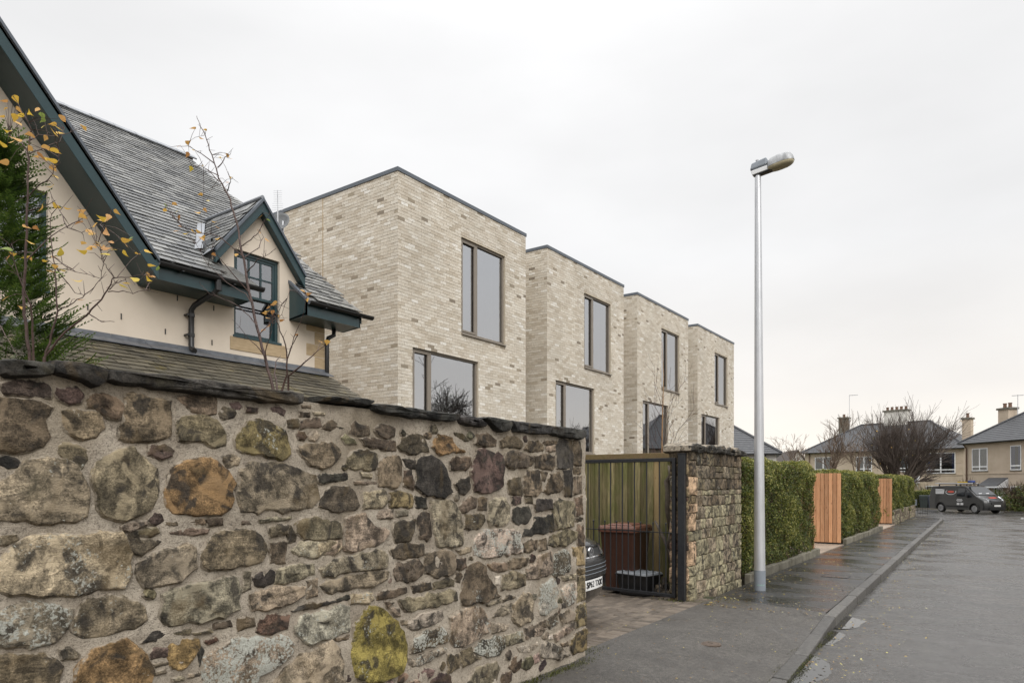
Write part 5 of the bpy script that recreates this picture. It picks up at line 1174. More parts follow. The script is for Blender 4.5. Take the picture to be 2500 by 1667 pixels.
g = G()
def stroke(pts, w_=0.006):
    for (a, b), (c, d) in zip(pts, pts[1:]):
        v = Vector((c-a, d-b)); n_ = Vector((-v.y, v.x)).normalized()*w_
        g.prism([Mb @ Vector((a+n_.x, b+n_.y, 0)), Mb @ Vector((c+n_.x, d+n_.y, 0)), Mb @ Vector((c-n_.x, d-n_.y, 0)), Mb @ Vector((a-n_.x, b-n_.y, 0))], (0.004, 0, 0))
stroke([(-0.02, 0.046), (0, 0.006), (0.02, 0.046)]); stroke([(-0.042, 0.028), (-0.018, -0.042), (0, -0.002), (0.018, -0.042), (0.042, 0.028)])
g.obj('emblem', m_chrome, bg_, local=True)
PZ = 0.46
g = G(); n_ = 8; vs = []
for z_ in (-0.056, 0.056):
    for j in range(n_+1): y_ = -0.26+0.52*j/n_; vs.append((0.022-0.25*y_*y_, y_, PZ+z_))
g.add(vs, [(j, j+1, n_+1+j+1, n_+1+j) for j in range(n_)]); pl = g.obj('number_plate', m_plate, car, local=True)
text_obj('SP62 TXX', 0.094, m_black, pl, Matrix.Translation((0.0245-0.006, 0, PZ)) @ Matrix(((0, 0, 1, 0), (1, 0, 0, 0), (0, 1, 0, 0), (0, 0, 0, 1))), 0.006, sx=1.02)
def wheel(parent, x, y, r_, w_, side, nsp=5):
    t = G(); t.lathe([(r_*0.66, -w_/2), (r_*0.93, -w_/2), (r_, -w_*0.32), (r_, w_*0.32), (r_*0.93, w_/2), (r_*0.66, w_/2)], (x, y, r_), 28, axis='y'); wl_ = t.obj('wheel', m_tyre, parent, smooth=True, local=True, auto=30)
    g = G(); yo = y+side*(w_/2-0.02)
    g.lathe([(r_*0.67, -0.03), (r_*0.67, 0.012), (r_*0.60, 0.012), (r_*0.60, -0.03)], (x, yo, r_), 28, axis='y'); g.lathe([(r_*0.16, -0.03), (r_*0.16, 0.015), (0.01, 0.018)], (x, yo, r_), 16, axis='y')
    for i in range(nsp):
        a = 2*math.pi*i/nsp+0.3; c_, s_ = math.cos(a), math.sin(a); P = lambda q, wd: Vector((x+c_*q-s_*wd, yo, r_+s_*q+c_*wd))
        g.prism([P(r_*0.14, -r_*0.09), P(r_*0.62, -r_*0.13), P(r_*0.62, r_*0.13), P(r_*0.14, r_*0.09)], (0, side*0.012, 0))
    g.obj('rim', m_alloy, wl_, local=True); g = G(); g.lathe([(r_*0.62, 0), (r_*0.62, 0.003)], (x, yo-side*0.035, r_), 20, axis='y'); g.obj('brake_backing', m_dark, wl_, local=True)
for (x_, sd) in ((-0.85, -1), (-0.85, 1), (-3.45, -1), (-3.45, 1)): wheel(car, x_, sd*(HWD-0.09), 0.31, 0.2, sd)
for sd in (-1, 1):
    g = G(); g.prism([(-1.35, sd*0.895, 1.07), (-2.0, sd*0.80, 1.40), (-3.2, sd*0.80, 1.40), (-3.7, sd*0.88, 1.09)], (0, sd*0.012, 0)); g.obj('side_window', m_carglass, car, local=True)
    g = G(); g.prism([(-1.30, sd*0.89, 1.06), (-1.42, sd*1.05, 1.08), (-1.42, sd*1.05, 1.20), (-1.33, sd*0.89, 1.18)], (-0.06, 0, 0)); g.obj('door_mirror', m_car, car, local=True, bevel=0.015)

# ================================================================ hedges, edgings, larch gates, lamp post
def hedge_leaves(parent, x0, x1, y0, y1, z0, z1, n, size, seed, m=None, zt=None, faces='fte', brown=0.0, bump=0.06, dzf=None):
    """leaves over the street face (x1), top and both ends of a clipped hedge"""
    r = np.random.default_rng(seed); Lx, Ly, Lz = x1-x0, y1-y0, z1-z0
    ar = {'f': Ly*Lz, 't': Lx*Ly*0.9, 'e': Lx*Lz*0.8, 'k': Lx*Lz*0.8}; tot = sum(ar[k_] for k_ in faces); C_, Nm = [], []
    for k_ in faces:
        m_ = int(n*ar[k_]/tot); u, v = r.random(m_), r.random(m_); q = np.zeros((m_, 3)); nn = np.zeros((m_, 3))
        if k_ == 'f': q[:, 0] = x1; q[:, 1] = y0+u*Ly; q[:, 2] = z0+v*Lz; nn[:, 0] = 1
        if k_ == 't': q[:, 0] = x0+u*Lx; q[:, 1] = y0+v*Ly; q[:, 2] = z1; nn[:, 2] = 1
        if k_ == 'e': q[:, 0] = x0+u*Lx; q[:, 1] = y0; q[:, 2] = z0+v*Lz; nn[:, 1] = -1
        if k_ == 'k': q[:, 0] = x0+u*Lx; q[:, 1] = y1; q[:, 2] = z0+v*Lz; nn[:, 1] = 1
        C_.append(q); Nm.append(nn)
    P, Nn = np.concatenate(C_), np.concatenate(Nm); m_ = len(P)
    w1 = np.sin(P[:, 1]*2.1+seed)*np.sin(P[:, 2]*2.7+P[:, 0]*2+seed*2)+0.6*np.sin(P[:, 1]*5.3+P[:, 2]*4.1+seed)*np.sin(P[:, 2]*6.1-P[:, 1]*2.2)
    w2 = np.sin(P[:, 1]*9.7+P[:, 0]*8+seed*3)*np.sin(P[:, 2]*11.3+P[:, 1]*4)
    dep = np.abs(r.normal(0, 0.075, m_))
    P = P+Nn*(bump*w1+0.022*w2-dep+0.02)[:, None]
    # soften the top edges
    P[:, 2] -= 0.10*np.clip((P[:, 0]-(x1-0.16))/0.16, 0, 1.3)**2*(P[:, 2] > z1-0.25)
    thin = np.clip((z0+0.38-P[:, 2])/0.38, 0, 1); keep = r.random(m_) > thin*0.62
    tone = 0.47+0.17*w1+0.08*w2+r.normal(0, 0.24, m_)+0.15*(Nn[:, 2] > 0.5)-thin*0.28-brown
    P, Nn, tone = P[keep], Nn[keep], np.clip(tone, 0, 1)[keep]; m_ = len(P)
    nn = Nn*0.7+r.normal(0, 0.62, (m_, 3)); nn[:, 2] += 0.3; nn /= np.linalg.norm(nn, axis=1)[:, None]
    t1 = np.cross(nn, r.normal(0, 1, (m_, 3))); t1 /= np.linalg.norm(t1, axis=1)[:, None]; t2 = np.cross(nn, t1)
    s1 = (size*r.uniform(0.65, 1.25, m_))[:, None]; s2 = s1*0.52
    V = np.stack([P-t1*s1*0.5, P+t2*s2*0.5+nn*s1*0.06, P+t1*s1*0.55, P-t2*s2*0.5+nn*s1*0.06], axis=1)
    if dzf is not None: V[:, :, 2] += dzf
    o = quads_obj('leaves', V, tone, m or m_hedge, parent); o['kind'] = 'stuff'; return o
def dark_core(parent, x0, x1, y0, y1, z0, z1, seed, nstem=0):
    g = G(); r = random.Random(seed); nx, ny = 4, max(4, int((y1-y0)/0.3))
    g.box(x0, x1, y0, y1, z0, z1)
    g.obj('branches', m_bark, parent)  # added solid dark box, no real branches: closes the hedge, stands for its shaded inside
    if nstem:
        g = G()
        for i in range(nstem):
            e_ = r.random(); xx, yy = (r.uniform(x1-0.05, x1+0.14), r.uniform(y0, y1)); p = Vector((xx, yy, z0-0.3))
            pts = [p]
            for k_ in range(4): p = p+Vector((r.uniform(-0.03, 0.04), r.uniform(-0.09, 0.09), r.uniform(0.1, 0.28))); pts.append(p)
            g.tube(pts, [0.008, 0.007, 0.005, 0.004, 0.002], 4, False)
        g.obj('stems', m_bark, parent)
HG = 'clipped privet hedges along the pavement'
h1 = thing('privet_hedge', 'tall clipped privet hedge nearest, right behind the lamp post', 'hedge', (-4.0, 13.8, 0), 0, HG)
dark_core(h1, -4.45, -3.70, 11.5, 16.25, 0.25, 1.82, 1, 90); hedge_leaves(h1, -4.55, -3.42, 11.32, 16.42, 0.05, 2.0, 95000, 0.040, 3, faces='fte'+'k')
h2 = thing('privet_hedge', 'clipped privet hedge between the two larch gates', 'hedge', (-4.0, 23, 0), 0, HG)
dark_core(h2, -4.4, -3.72, 19.75, 26.3, 0.2, 1.74, 2, 80); hedge_leaves(h2, -4.5, -3.45, 19.6, 26.5, 0.05, 1.90, 80000, 0.05, 5, faces='fte')
h3 = thing('privet_hedge', 'farthest clipped privet hedge standing on a low stone wall', 'hedge', (-4.1, 34.5, 0), 0, HG)
dark_core(h3, -4.5, -3.8, 30.3, 38.7, 0.5, 1.74, 3); hedge_leaves(h3, -4.6, -3.52, 30.2, 38.8, 0.35, 1.88, 60000, 0.07, 7, faces='fte')
# edging stones below the hedges
m_edge = M('mossy concrete edging', (0.075, 0.068, 0.045), (0.19, 0.175, 0.135), 5, 0.85, 0.5, 60, rvar=0.25)
def edging(label, y0, y1, h_, xx=-3.32):
    t = thing('hedge_edging', label, 'edging', (xx, (y0+y1)/2, 0)); y = y0
    while y < y1-0.1:
        l_ = min(0.9, y1-y); j = rng.uniform(-0.012, 0.012); g = G(); g.cur = rng.random(); g.box(xx-0.10+j, xx+j, y+0.004, y+l_-0.004, -0.2, h_+rng.uniform(-0.012, 0.012)); g.obj('edging_stone', m_edge, t, bevel=0.014); y += l_
edging('worn concrete edging under the nearest hedge, by the lamp post', 11.3, 16.55, 0.13); edging('worn concrete edging under the hedge between the larch gates', 19.75, 26.6, 0.13)
lw = thing('low_wall', 'low grey rubble wall carrying the farthest hedge', 'wall', (-3.6, 34.5, 0))
g = G(); g.box(-3.85, -3.47, 30.3, 38.9, -0.3, 0.53); g.obj('mortar', m_conc, lw)
rubble(lw, lambda u, v, dd: (-3.475+dd, u, v), 30.35, 38.85, -0.06, 0.52, 0.12, 0.17, 0.25, 0.5, 'gmgd', 21, h=0.02)
# slab path between the hedges
t = link(bpy.data.objects.new('path', None)); t['kind'] = 'structure'; m_slabp = M('buff paving slab', (0.21, 0.165, 0.125), (0.31, 0.25, 0.195), 6, 0.6, 0.3, 90, rvar=0.15)
for (pa, pb) in ((16.62, 19.6), (26.65, 30.15)):
    for i in range(5):
        for j in range(4):
            g = G(); g.cur = rng.random(); ly = (pb-pa)/4; g.box(-3.36-0.6*(i+1)+0.005, -3.36-0.6*i-0.005, pa+ly*j+0.005, pa+ly*(j+1)-0.005, -0.06, 0.006+rng.uniform(-0.003, 0.003)); g.obj('paving_slab', m_slabp, t, bevel=0.006, seg=1)
# larch gates standing open, square to the street
m_larch = M_wood('fresh larch board', (0.42, 0.20, 0.095), (0.60, 0.335, 0.185), 0.6, 0, True)
def larch_gate(label, y, x_out, w_, h_, n):
    t = thing('larch_gate', label, 'gate', (x_out-w_/2, y, 0), 0, 'fresh larch board gates'); bw = w_/n
    for i in range(n):
        g = G(); g.box(x_out-bw*(i+1)+0.005, x_out-bw*i-0.005, y-0.022, y, 0.045, h_+rng.uniform(-0.004, 0.004)); g.obj('board', m_larch, t, bevel=0.003, seg=1)
    for z_ in (0.25, h_/2, h_-0.3): g = G(); g.box(x_out-w_+0.02, x_out-0.02, y+0.001, y+0.045, z_, z_+0.1); g.obj('ledge', m_larch, t)
    g = G(); g.box(x_out-w_, x_out-0.004, y+0.002, y+0.03, 0.0, 0.045); g.obj('bottom_seal', m_black, t)
larch_gate('fresh orange larch board gate standing open beside the nearest hedge', 19.52, -3.41, 1.12, 1.86, 11)
larch_gate('smaller looking larch board gate farther along, before the low wall', 30.14, -3.46, 1.12, 1.78, 11)
g = G(); g.box(-3.52, -3.44, 16.44, 16.52, 0.0, 0.55); o = tag(g.obj('gate_stop_post', m_larch), 'short stub of larch post peeping out at the near hedge end', 'post')
# ------------------------------------------------ street lamp
lp = thing('street_lamp', 'tall silver tapering street lamp at the pavement edge', 'street lamp', (-2.95, 10.5, 0), R(0))
LX, LY = -2.95, 10.5; prof = []
def lean(z): return LX-0.0045*z
g = G(); pts = [(lean(z), LY, z) for z in np.linspace(0.30, 6.22, 14)]; rad = [0.083-0.039*(z/6.22) for z in np.linspace(0.30, 6.22, 14)]; g.tube(pts, rad, 28); g.obj('column', m_steel, lp, smooth=True, auto=40)
g = G(); g.tube([(LX, LY, -0.1), (LX, LY, 0.06)], 0.0845, 28); g.tube([(LX, LY, 0.06), (LX, LY, 0.30)], 0.0838, 28); g.obj('base_sleeve', m_greyp, lp, smooth=True, auto=40)
g = G()
for k_ in range(9):
    a = -1.9+0.17*k_; h_ = 0.008+0.012*((k_*7) % 3)/2; g.quad((LX+0.0852*math.cos(a), LY+0.0852*math.sin(a), 0.078), (LX+0.0852*math.cos(a+0.11), LY+0.0852*math.sin(a+0.11), 0.078), (LX+0.0852*math.cos(a+0.11), LY+0.0852*math.sin(a+0.11), 0.078+h_), (LX+0.0852*math.cos(a), LY+0.0852*math.sin(a), 0.078+h_))
g.obj('torn_label', M('torn green label', (0.25, 0.42, 0.36), None, rough=0.5, bump=0), lp)
hd = Matrix.Translation((lean(6.2), LY, 6.22)) @ Matrix.Rotation(R(-7), 4, 'Y') @ Matrix.Diagonal((0.80, 0.80, 0.80, 1))
g = G(); hexa = lambda g, a, b: g.add([hd @ Vector(v) for v in a+b], [(3, 2, 1, 0), (4, 5, 6, 7), (0, 1, 5, 4), (1, 2, 6, 5), (2, 3, 7, 6), (3, 0, 4, 7)])
hexa(g, [(-0.12, -0.08, 0.10), (0.20, -0.08, 0.10), (0.20, 0.08, 0.10), (-0.12, 0.08, 0.10)], [(-0.08, -0.06, 0.23), (0.20, -0.07, 0.245), (0.20, 0.07, 0.245), (-0.08, 0.06, 0.23)])
g.obj('control_cover', m_greyp, lp, bevel=0.02)
g = G(); hexa(g, [(-0.09, -0.07, 0.0), (0.20, -0.07, 0.0), (0.20, 0.07, 0.0), (-0.09, 0.07, 0.0)], [(-0.10, -0.075, 0.085), (0.20, -0.075, 0.085), (0.20, 0.075, 0.085), (-0.10, 0.075, 0.085)]); g.obj('gear_tray', m_white, lp, bevel=0.008)
g = G(); hexa(g, [(-0.06, -0.055, -0.03), (0.28, -0.06, -0.03), (0.28, 0.06, -0.03), (-0.06, 0.055, -0.03)], [(-0.06, -0.06, 0.0), (0.28, -0.07, 0.0), (0.28, 0.07, 0.0), (-0.06, 0.06, 0.0)]); g.obj('spigot', m_black, lp, bevel=0.006)
m_hood = M('weathered aluminium hood', (0.20, 0.205, 0.21), (0.46, 0.47, 0.48), 11, 0.5, 0.1, metal=0.4, stretch=(1, 1, 0.5))
def bowl(zs, top):
    vs = []; n_, m_ = 20, 7
    for i in range(m_+1):
        t = i/m_; k_ = math.sqrt(max(0, 1-t**2.2)) if i < m_ else 0.02
        for j in range(n_):
            a = 2*math.pi*j/n_; ca, sa = math.cos(a), math.sin(a); ex = 0.72
            X = 0.42+0.235*math.copysign(abs(ca)**ex, ca)*(0.55+0.45*k_); Y_ = 0.135*math.copysign(abs(sa)**ex, sa)*(0.5+0.5*k_)*(1-0.25*max(0, ca)**2)
            vs.append(hd @ Vector((X, Y_, zs+top*t)))
    return vs, [(i*n_+j, i*n_+(j+1) % n_, (i+1)*n_+(j+1) % n_, (i+1)*n_+j) for i in range(m_) for j in range(n_)]+[tuple(range(m_*n_, (m_+1)*n_))]
g = G(); g.add(*bowl(0.045, 0.16)); g.obj('hood', m_hood, lp, smooth=True, auto=60)
g = G(); vs, fs = bowl(0.04, -0.075); g.add(vs, fs); g.obj('lamp_bowl', M('yellowed lamp bowl', (0.36, 0.31, 0.19), (0.52, 0.47, 0.33), 9, 0.25, 0.05), lp, smooth=True, auto=60)
g = G(); vs, fs = bowl(0.035, 0.0001); g.add([hd @ (Vector((0.42, 0, 0.04))+((hd.inverted() @ v)-Vector((0.42, 0, 0.04)))*1.025) for v in vs[:20]]+[hd @ (Vector((0.42, 0, 0.055))+((hd.inverted() @ v)-Vector((0.42, 0, 0.035)))*1.025) for v in vs[:20]], [(j, (j+1) % 20, 20+(j+1) % 20, 20+j) for j in range(20)]); g.obj('rim', m_hood, lp)
g = G(); g.tube([hd @ Vector((0.02, 0, 0.235)), hd @ Vector((0.02, 0, 0.275))], 0.022, 10); g.obj('photocell', m_hood, lp)

# ================================================================ houses at the end of the street
m_pebble = M('tan harled wall', (0.45, 0.365, 0.275), (0.54, 0.45, 0.35), 1.3, 0.9, 0.5, 70); m_farslate = M('far grey slates', (0.045, 0.047, 0.052), (0.085, 0.087, 0.092), 4, 0.5, 0.5, 9, stretch=(1, 1, 3))
m_pot = M('clay chimney pot', (0.13, 0.075, 0.05), (0.2, 0.12, 0.08), 6, 0.8, 0.2); m_blue = M('blue curtain', (0.03, 0.05, 0.16), (0.05, 0.08, 0.24), 20, 0.9, 0, stretch=(1, 1, 0.05)); m_net = M('net curtain', (0.16, 0.175, 0.175), (0.30, 0.32, 0.31), 30, 0.9, 0, stretch=(1, 1, 0.1)); m_brownpipe = M('brown pipe', (0.10, 0.05, 0.03), None, rough=0.5, bump=0)
m_whitewall = M('white painted wall', (0.62, 0.60, 0.55), (0.7, 0.68, 0.64), 2, 0.85, 0.1)
class Fr:
    """facade frame: A left corner, B right corner as seen from the street; u along, n out of the wall towards the viewer"""
    def __init__(s, A, B): s.A = Vector((A[0], A[1], 0)); d_ = Vector((B[0]-A[0], B[1]-A[1], 0)); s.L = d_.length; s.u = d_.normalized(); s.n = Vector((s.u.y, -s.u.x, 0))
    def p(s, u, o, z): v = s.A+s.u*u+s.n*o; return Vector((v.x, v.y, z))
    def box(s, g, u0, u1, o0, o1, z0, z1):
        vs = [s.p(u, o, z) for z in (z0, z1) for o in (o0, o1) for u in (u0, u1)]
        g.add(vs, [(0, 2, 3, 1), (4, 5, 7, 6), (0, 1, 5, 4), (2, 6, 7, 3), (0, 4, 6, 2), (1, 3, 7, 5)])
def far_window(f, par, u0, u1, z0, z1, mull=1, low=True, cur='net'):
    g = G(); b = 0.07
    f.box(g, u0, u1, 0.0, 0.03, z0, z0+b); f.box(g, u0, u1, 0.0, 0.03, z1-b, z1); f.box(g, u0, u0+b, 0, 0.03, z0+b, z1-b); f.box(g, u1-b, u1, 0, 0.03, z0+b, z1-b)
    for i in range(mull): uu = u0+(u1-u0)*(i+1)/(mull+1); f.box(g, uu-0.06, uu+0.06, 0, 0.03, z0+b, z1-b)
    if low: f.box(g, u0+b, u1-b, 0, 0.031, z0+0.30, z0+0.40)
    w_ = g.obj('window', m_white, par); g = G(); f.box(g, u0-0.06, u1+0.06, 0.0, 0.06, z0-0.07, z0-0.002); g.obj('sill', m_conc, w_)
    g = G(); g.quad(f.p(u0, 0.008, z0), f.p(u1, 0.008, z0), f.p(u1, 0.008, z1), f.p(u0, 0.008, z1)); g.obj('pane', m_carglass if cur is None else m_glass_far, w_)
    if cur:
        g = G(); zc = z0+(0.42 if low else 0.05)
        if cur == 'net': g.quad(f.p(u0, 0.004, zc), f.p(u1, 0.004, zc), f.p(u1, 0.004, z1), f.p(u0, 0.004, z1))
        else:
            for a, c in ((u0, u0+0.42), (u1-0.30, u1)): g.quad(f.p(a, 0.005, z0), f.p(c, 0.005, z0), f.p(c, 0.005, z1), f.p(a, 0.005, z1))
        g.obj('curtain', m_net if cur == 'net' else m_blue, w_)
    g = G(); g.quad(f.p(u0, 0.002, z0), f.p(u1, 0.002, z0), f.p(u1, 0.002, z1), f.p(u0, 0.002, z1)); g.obj('dark_back_panel', m_dark, w_)  # flat dark panel close behind the pane, its colour stands in for the unlit room
def hip_roof(f, par, dep, ze, rise, ov, hipl, hipr, mt=None):
    a, b = -ov, f.L+ov; fr, bk_ = ov, -dep-ov; r0, r1 = f.p(hipl, -dep/2, ze+rise), f.p(f.L-hipr, -dep/2, ze+rise); e = [f.p(a, fr, ze), f.p(b, fr, ze), f.p(b, bk_, ze), f.p(a, bk_, ze)]
    g = G(); lo = [v-Vector((0, 0, 0.12)) for v in e]; g.add(e+[r0, r1]+lo, [(0, 1, 5, 4), (1, 2, 5), (2, 3, 4, 5), (3, 0, 4), (9, 8, 7, 6), (0, 6, 7, 1), (1, 7, 8, 2), (2, 8, 9, 3), (3, 9, 6, 0)])
    rf_ = g.obj('roof', mt or m_farslate, par); g = G(); 
    for q in ((e[0], r0), (e[1], r1), (r0, r1)): g.tube([q[0]+Vector((0, 0, 0.03)), q[1]+Vector((0, 0, 0.03))], 0.09, 6)
    g.obj('ridge_cap', m_lead if False else m_farslate, rf_)
    # courses of slates standing out by their lower edges
    g = G(); n_ = 22
    for i in range(1, n_):
        t = i/n_; A0, B0 = e[0].lerp(r0, t), e[1].lerp(r1, t); nn = (e[1]-e[0]).cross(r0-e[0]).normalized(); dn = (e[0]-r0).normalized()
        g.quad(A0+nn*0.02, B0+nn*0.02, B0+nn*0.002-dn*0.2, A0+nn*0.002-dn*0.2); g.quad(A0, B0, B0+nn*0.02, A0+nn*0.02)
    o = g.obj('slate_courses', mt or m_farslate, rf_); o['kind'] = 'stuff'
    g = G(); g.tube([f.p(a, fr+0.05, ze-0.06), f.p(b, fr+0.05, ze-0.06)], 0.06, 6); g.obj('gutter', m_black, par); return rf_
def chimney(f, par, u, o, z0, z1, wu, wo, pots, mt, band=True, pot_h=0.35):
    g = G(); f.box(g, u-wu/2, u+wu/2, o-wo/2, o+wo/2, z0, z1); c_ = g.obj('chimney', mt, par)
    g = G(); f.box(g, u-wu/2-0.1, u+wu/2+0.1, o-wo/2-0.1, o+wo/2+0.1, z1-0.02, z1+0.14); g.obj('cope', m_conc, c_)
    for i in range(pots):
        uu = u-wu/2+wu*(i+0.5)/pots; g = G(); q = f.p(uu, o, z1+0.14); g.lathe([(0.14, 0), (0.12, pot_h*0.8), (0.15, pot_h*0.82), (0.15, pot_h)], q, 10); g.obj('pot', m_pot, c_)
    return c_
def porch(f, par, u, zd, zc, flip=False):
    g = G(); f.box(g, u-0.48, u+0.48, 0, 0.05, zd, zd+2.05); d_ = g.obj('door', m_white, par)
    for s_ in (-0.2, 0.2): g = G(); f.box(g, u+s_-0.07, u+s_+0.07, 0.05, 0.056, zd+0.9, zd+1.75); g.obj('door_glass', m_dark, d_)
    g = G(); P = [f.p(u-1.0, 1.0, zc), f.p(u+1.0, 1.0, zc), f.p(u+0.95, 0.02, zc+0.62), f.p(u-0.95, 0.02, zc+0.62)]; g.prism(P, (0, 0, 0.07)); cn = g.obj('canopy', m_farslate, par)
    g = G(); f.box(g, u-1.02, u+1.02, 0.97, 1.03, zc-0.12, zc)
    for s_ in (-0.96, 0.96): g.prism([f.p(u+s_, 0.97, zc-0.1), f.p(u+s_, 0.97, zc), f.p(u+s_, 0.02, zc+0.6), f.p(u+s_, 0.02, zc-0.1)], f.u*0.05); g.tube([f.p(u+s_, 0.85, zc-0.1), f.p(u+s_, 0.06, zc-0.75)], 0.035, 6)
    g.obj('canopy_frame', m_white, cn)
GZ = -0.5
m1 = thing('far_house', 'wide tan two storey house with grey hipped roof behind the big bare tree', 'house', (-10.5, 80, GZ))
f1 = Fr((-18.0, 81.7), (-2.94, 77.8)); ZE = 5.0
g = G(); f1.box(g, 0, f1.L, -8.5, 0, GZ, ZE-0.05); g.obj('wall', m_pebble, m1); g = G(); f1.box(g, 0, f1.L, 0, 0.04, 2.35, 2.45); g.obj('string_course', m_pebble, m1)
rf1 = hip_roof(f1, m1, 8.5, ZE, 3.05, 0.35, 4.3, 4.3)
chimney(f1, rf1, 8.0, -4.25, ZE+2.3, ZE+4.3, 2.3, 0.8, 5, m_whitewall); chimney(f1, rf1, 1.55, -6.2, ZE+0.2, ZE+4.1, 0.95, 0.8, 1, m_conc); chimney(f1, rf1, 15.1, -2.6, ZE-0.2, ZE+2.85, 0.75, 0.75, 1, m_pebble, pot_h=0.45)
for (a, b, c, d, mu_, lo_, cu_) in ((1.15, 3.0, 2.75, 4.45, 1, True, 'net'), (5.6, 7.2, 2.75, 4.4, 1, True, 'net'), (9.6, 10.7, 2.75, 4.4, 0, True, 'net'), (12.35, 14.85, 2.55, 4.55, 1, True, 'blue'), (12.3, 14.8, -0.0, 1.35, 1, False, 'net'), (1.15, 3.0, 0.1, 1.4, 1, True, 'net')): far_window(f1, m1, a, b, c, d, mu_, lo_, cu_)
porch(f1, m1, 10.75, GZ, 1.72); g = G(); g.tube([f1.p(0.55, 0.08, ZE-0.1), f1.p(0.55, 0.08, GZ)], 0.05, 6); g.obj('downpipe', m_brownpipe, m1)
m2 = thing('corner_house', 'tan two storey house at the right edge with a broad two pot chimney', 'house', (2, 66, GZ))
f2 = Fr((-2.62, 70.3), (5.9, 60.8)); ZE2 = 5.0
g = G(); f2.box(g, 0, f2.L, -8.5, 0, GZ, ZE2-0.05); g.obj('wall', m_pebble, m2); g = G(); f2.box(g, 0, f2.L, 0, 0.04, 2.35, 2.45); g.obj('string_course', m_pebble, m2)
rf2 = hip_roof(f2, m2, 8.5, ZE2, 3.6, 0.35, 5.2, 4.2)
chimney(f2, rf2, 1.7, -2.5, ZE2+0.3, ZE2+2.75, 1.05, 0.8, 2, m_pebble, pot_h=0.4)
for (a, b, c, d, mu_, lo_, cu_) in ((0.85, 2.5, 2.62, 4.5, 1, True, 'net'), (4.75, 5.75, 2.62, 4.55, 0, True, 'blue'), (0.85, 2.6, -0.1, 1.25, 1, False, 'net'), (4.75, 5.75, -0.35, 1.35, 0, False, 'net'), (7.5, 9.2, 2.62, 4.5, 1, True, 'net')): far_window(f2, m2, a, b, c, d, mu_, lo_, cu_)
porch(f2, m2, 3.55, GZ, 1.35)
g = G(); g.tube([f2.p(0.2, 0.3, ZE2-0.1), f2.p(0.32, 0.08, ZE2-0.45), f2.p(0.32, 0.08, GZ)], 0.05, 6); g.obj('downpipe', m_brownpipe, m2)
m3 = thing('grey_roofed_bungalow', 'pale house with grey hipped roof peeping over the nearest hedge', 'house', (-18, 54, 0))
f3 = Fr((-27.4, 47.5), (-13.4, 51.9)); g = G(); f3.box(g, 0, f3.L, -8, 0, -0.3, 3.75); g.obj('wall', m_whitewall, m3); hip_roof(f3, m3, 8, 3.8, 3.3, 0.35, 4.6, 4.6); far_window(f3, m3, f3.L-4.6, f3.L-3.0, 2.2, 3.45, 1, False, None)
g = G(); g.tube([f3.p(f3.L-0.7, 0.3, 3.7), f3.p(f3.L-0.9, 0.07, 3.4), f3.p(f3.L-0.9, 0.07, -0.3)], 0.05, 6); g.obj('downpipe', m_black, m3)
m4 = thing('white_gabled_house', 'small distant white gable with brown slate roof between the hedge and tan house', 'house', (-26, 92, 0))
f4 = Fr((-22.6, 88.5), (-18.6, 90.6)); g = G(); f4.box(g, 0, f4.L, -9, 0, -0.5, 2.6); g.add([f4.p(0, 0, 2.6), f4.p(f4.L, 0, 2.6), f4.p(f4.L/2, 0, 5.5)], [(0, 1, 2)]); g.obj('wall', m_whitewall, m4)
g = G(); m_brs = M('brown slates', (0.055, 0.042, 0.036), (0.09, 0.072, 0.062), 4, 0.7, 0.5, 9)
for s_ in (0, 1):
    e_ = f4.p(-0.35 if s_ == 0 else f4.L+0.35, 0.3, 2.2); r_ = f4.p(f4.L/2, 0.3, 5.6); b_ = -f4.n*9.6; g.prism([e_, r_, r_+b_, e_+b_], (0, 0, 0.15))
g.obj('roof', m_brs, m4)
t = thing('far_aerial', 'thin aerial mast beside the lone dark chimney of the tan house', 'aerial', (-17.0, 86, 6)); g = G(); q = f1.p(2.15, -6.2, 7.5); g.tube([q, q+Vector((0, 0, 4.3))], 0.03, 5); g.box(q.x, q.x+0.9, q.y-0.03, q.y+0.03, q.z+4.2, q.z+4.27); g.obj('mast', m_steel, t)
t = thing('far_aerial', 'thin aerial mast beside the two pot chimney of the corner house', 'aerial', (2, 72, 6)); g = G(); q = f2.p(2.5, -2.7, 6.0); g.tube([q, q+Vector((0, 0, 2.9))], 0.03, 5); g.box(q.x-0.4, q.x+0.4, q.y-0.03, q.y+0.03, q.z+2.8, q.z+2.86); g.obj('mast', m_steel, t)
# ================================================================ van
m_van = M('dark grey metallic paint', (0.018, 0.0185, 0.018), (0.024, 0.0245, 0.024), 4, 0.36, 0, coat=0.35, metal=0.1, obj=True)
VZ = dz(59.5)-0.10
van = thing('panel_van', 'dark grey panel van with ladders on its roof rack parked across the street end', 'van', (-2.1, 60.7, VZ), math.atan2(-0.676, 0.737))
g = G()
def arch(cx, r_, n=7): return [(cx+r_*math.cos(math.pi-math.pi*i/n), 0.33+r_*math.sin(math.pi-math.pi*i/n)) for i in range(n+1)]
PR = [(-2.47, 0.40), (-2.48, 0.95), (-2.44, 1.55), (-2.36, 1.86), (-2.2, 1.95), (-1.0, 1.985), (0.55, 1.97), (0.80, 1.90), (1.62, 1.30), (1.85, 1.21), (2.25, 1.06), (2.40, 0.95), (2.47, 0.75), (2.48, 0.45), (2.40, 0.25)]+[(2.02, 0.24)]+arch(1.55, 0.40)[::-1]+[(1.1, 0.24), (-0.9, 0.24)]+arch(-1.38, 0.40)[::-1]+[(-1.85, 0.24), (-2.40, 0.26)]
cxm = 0; sec = []
def vw(z): return 0.975-0.13*sm(1.0, 1.98, z)-0.03*sm(0.6, 0.2, z) if z > 0.2 else 0.94
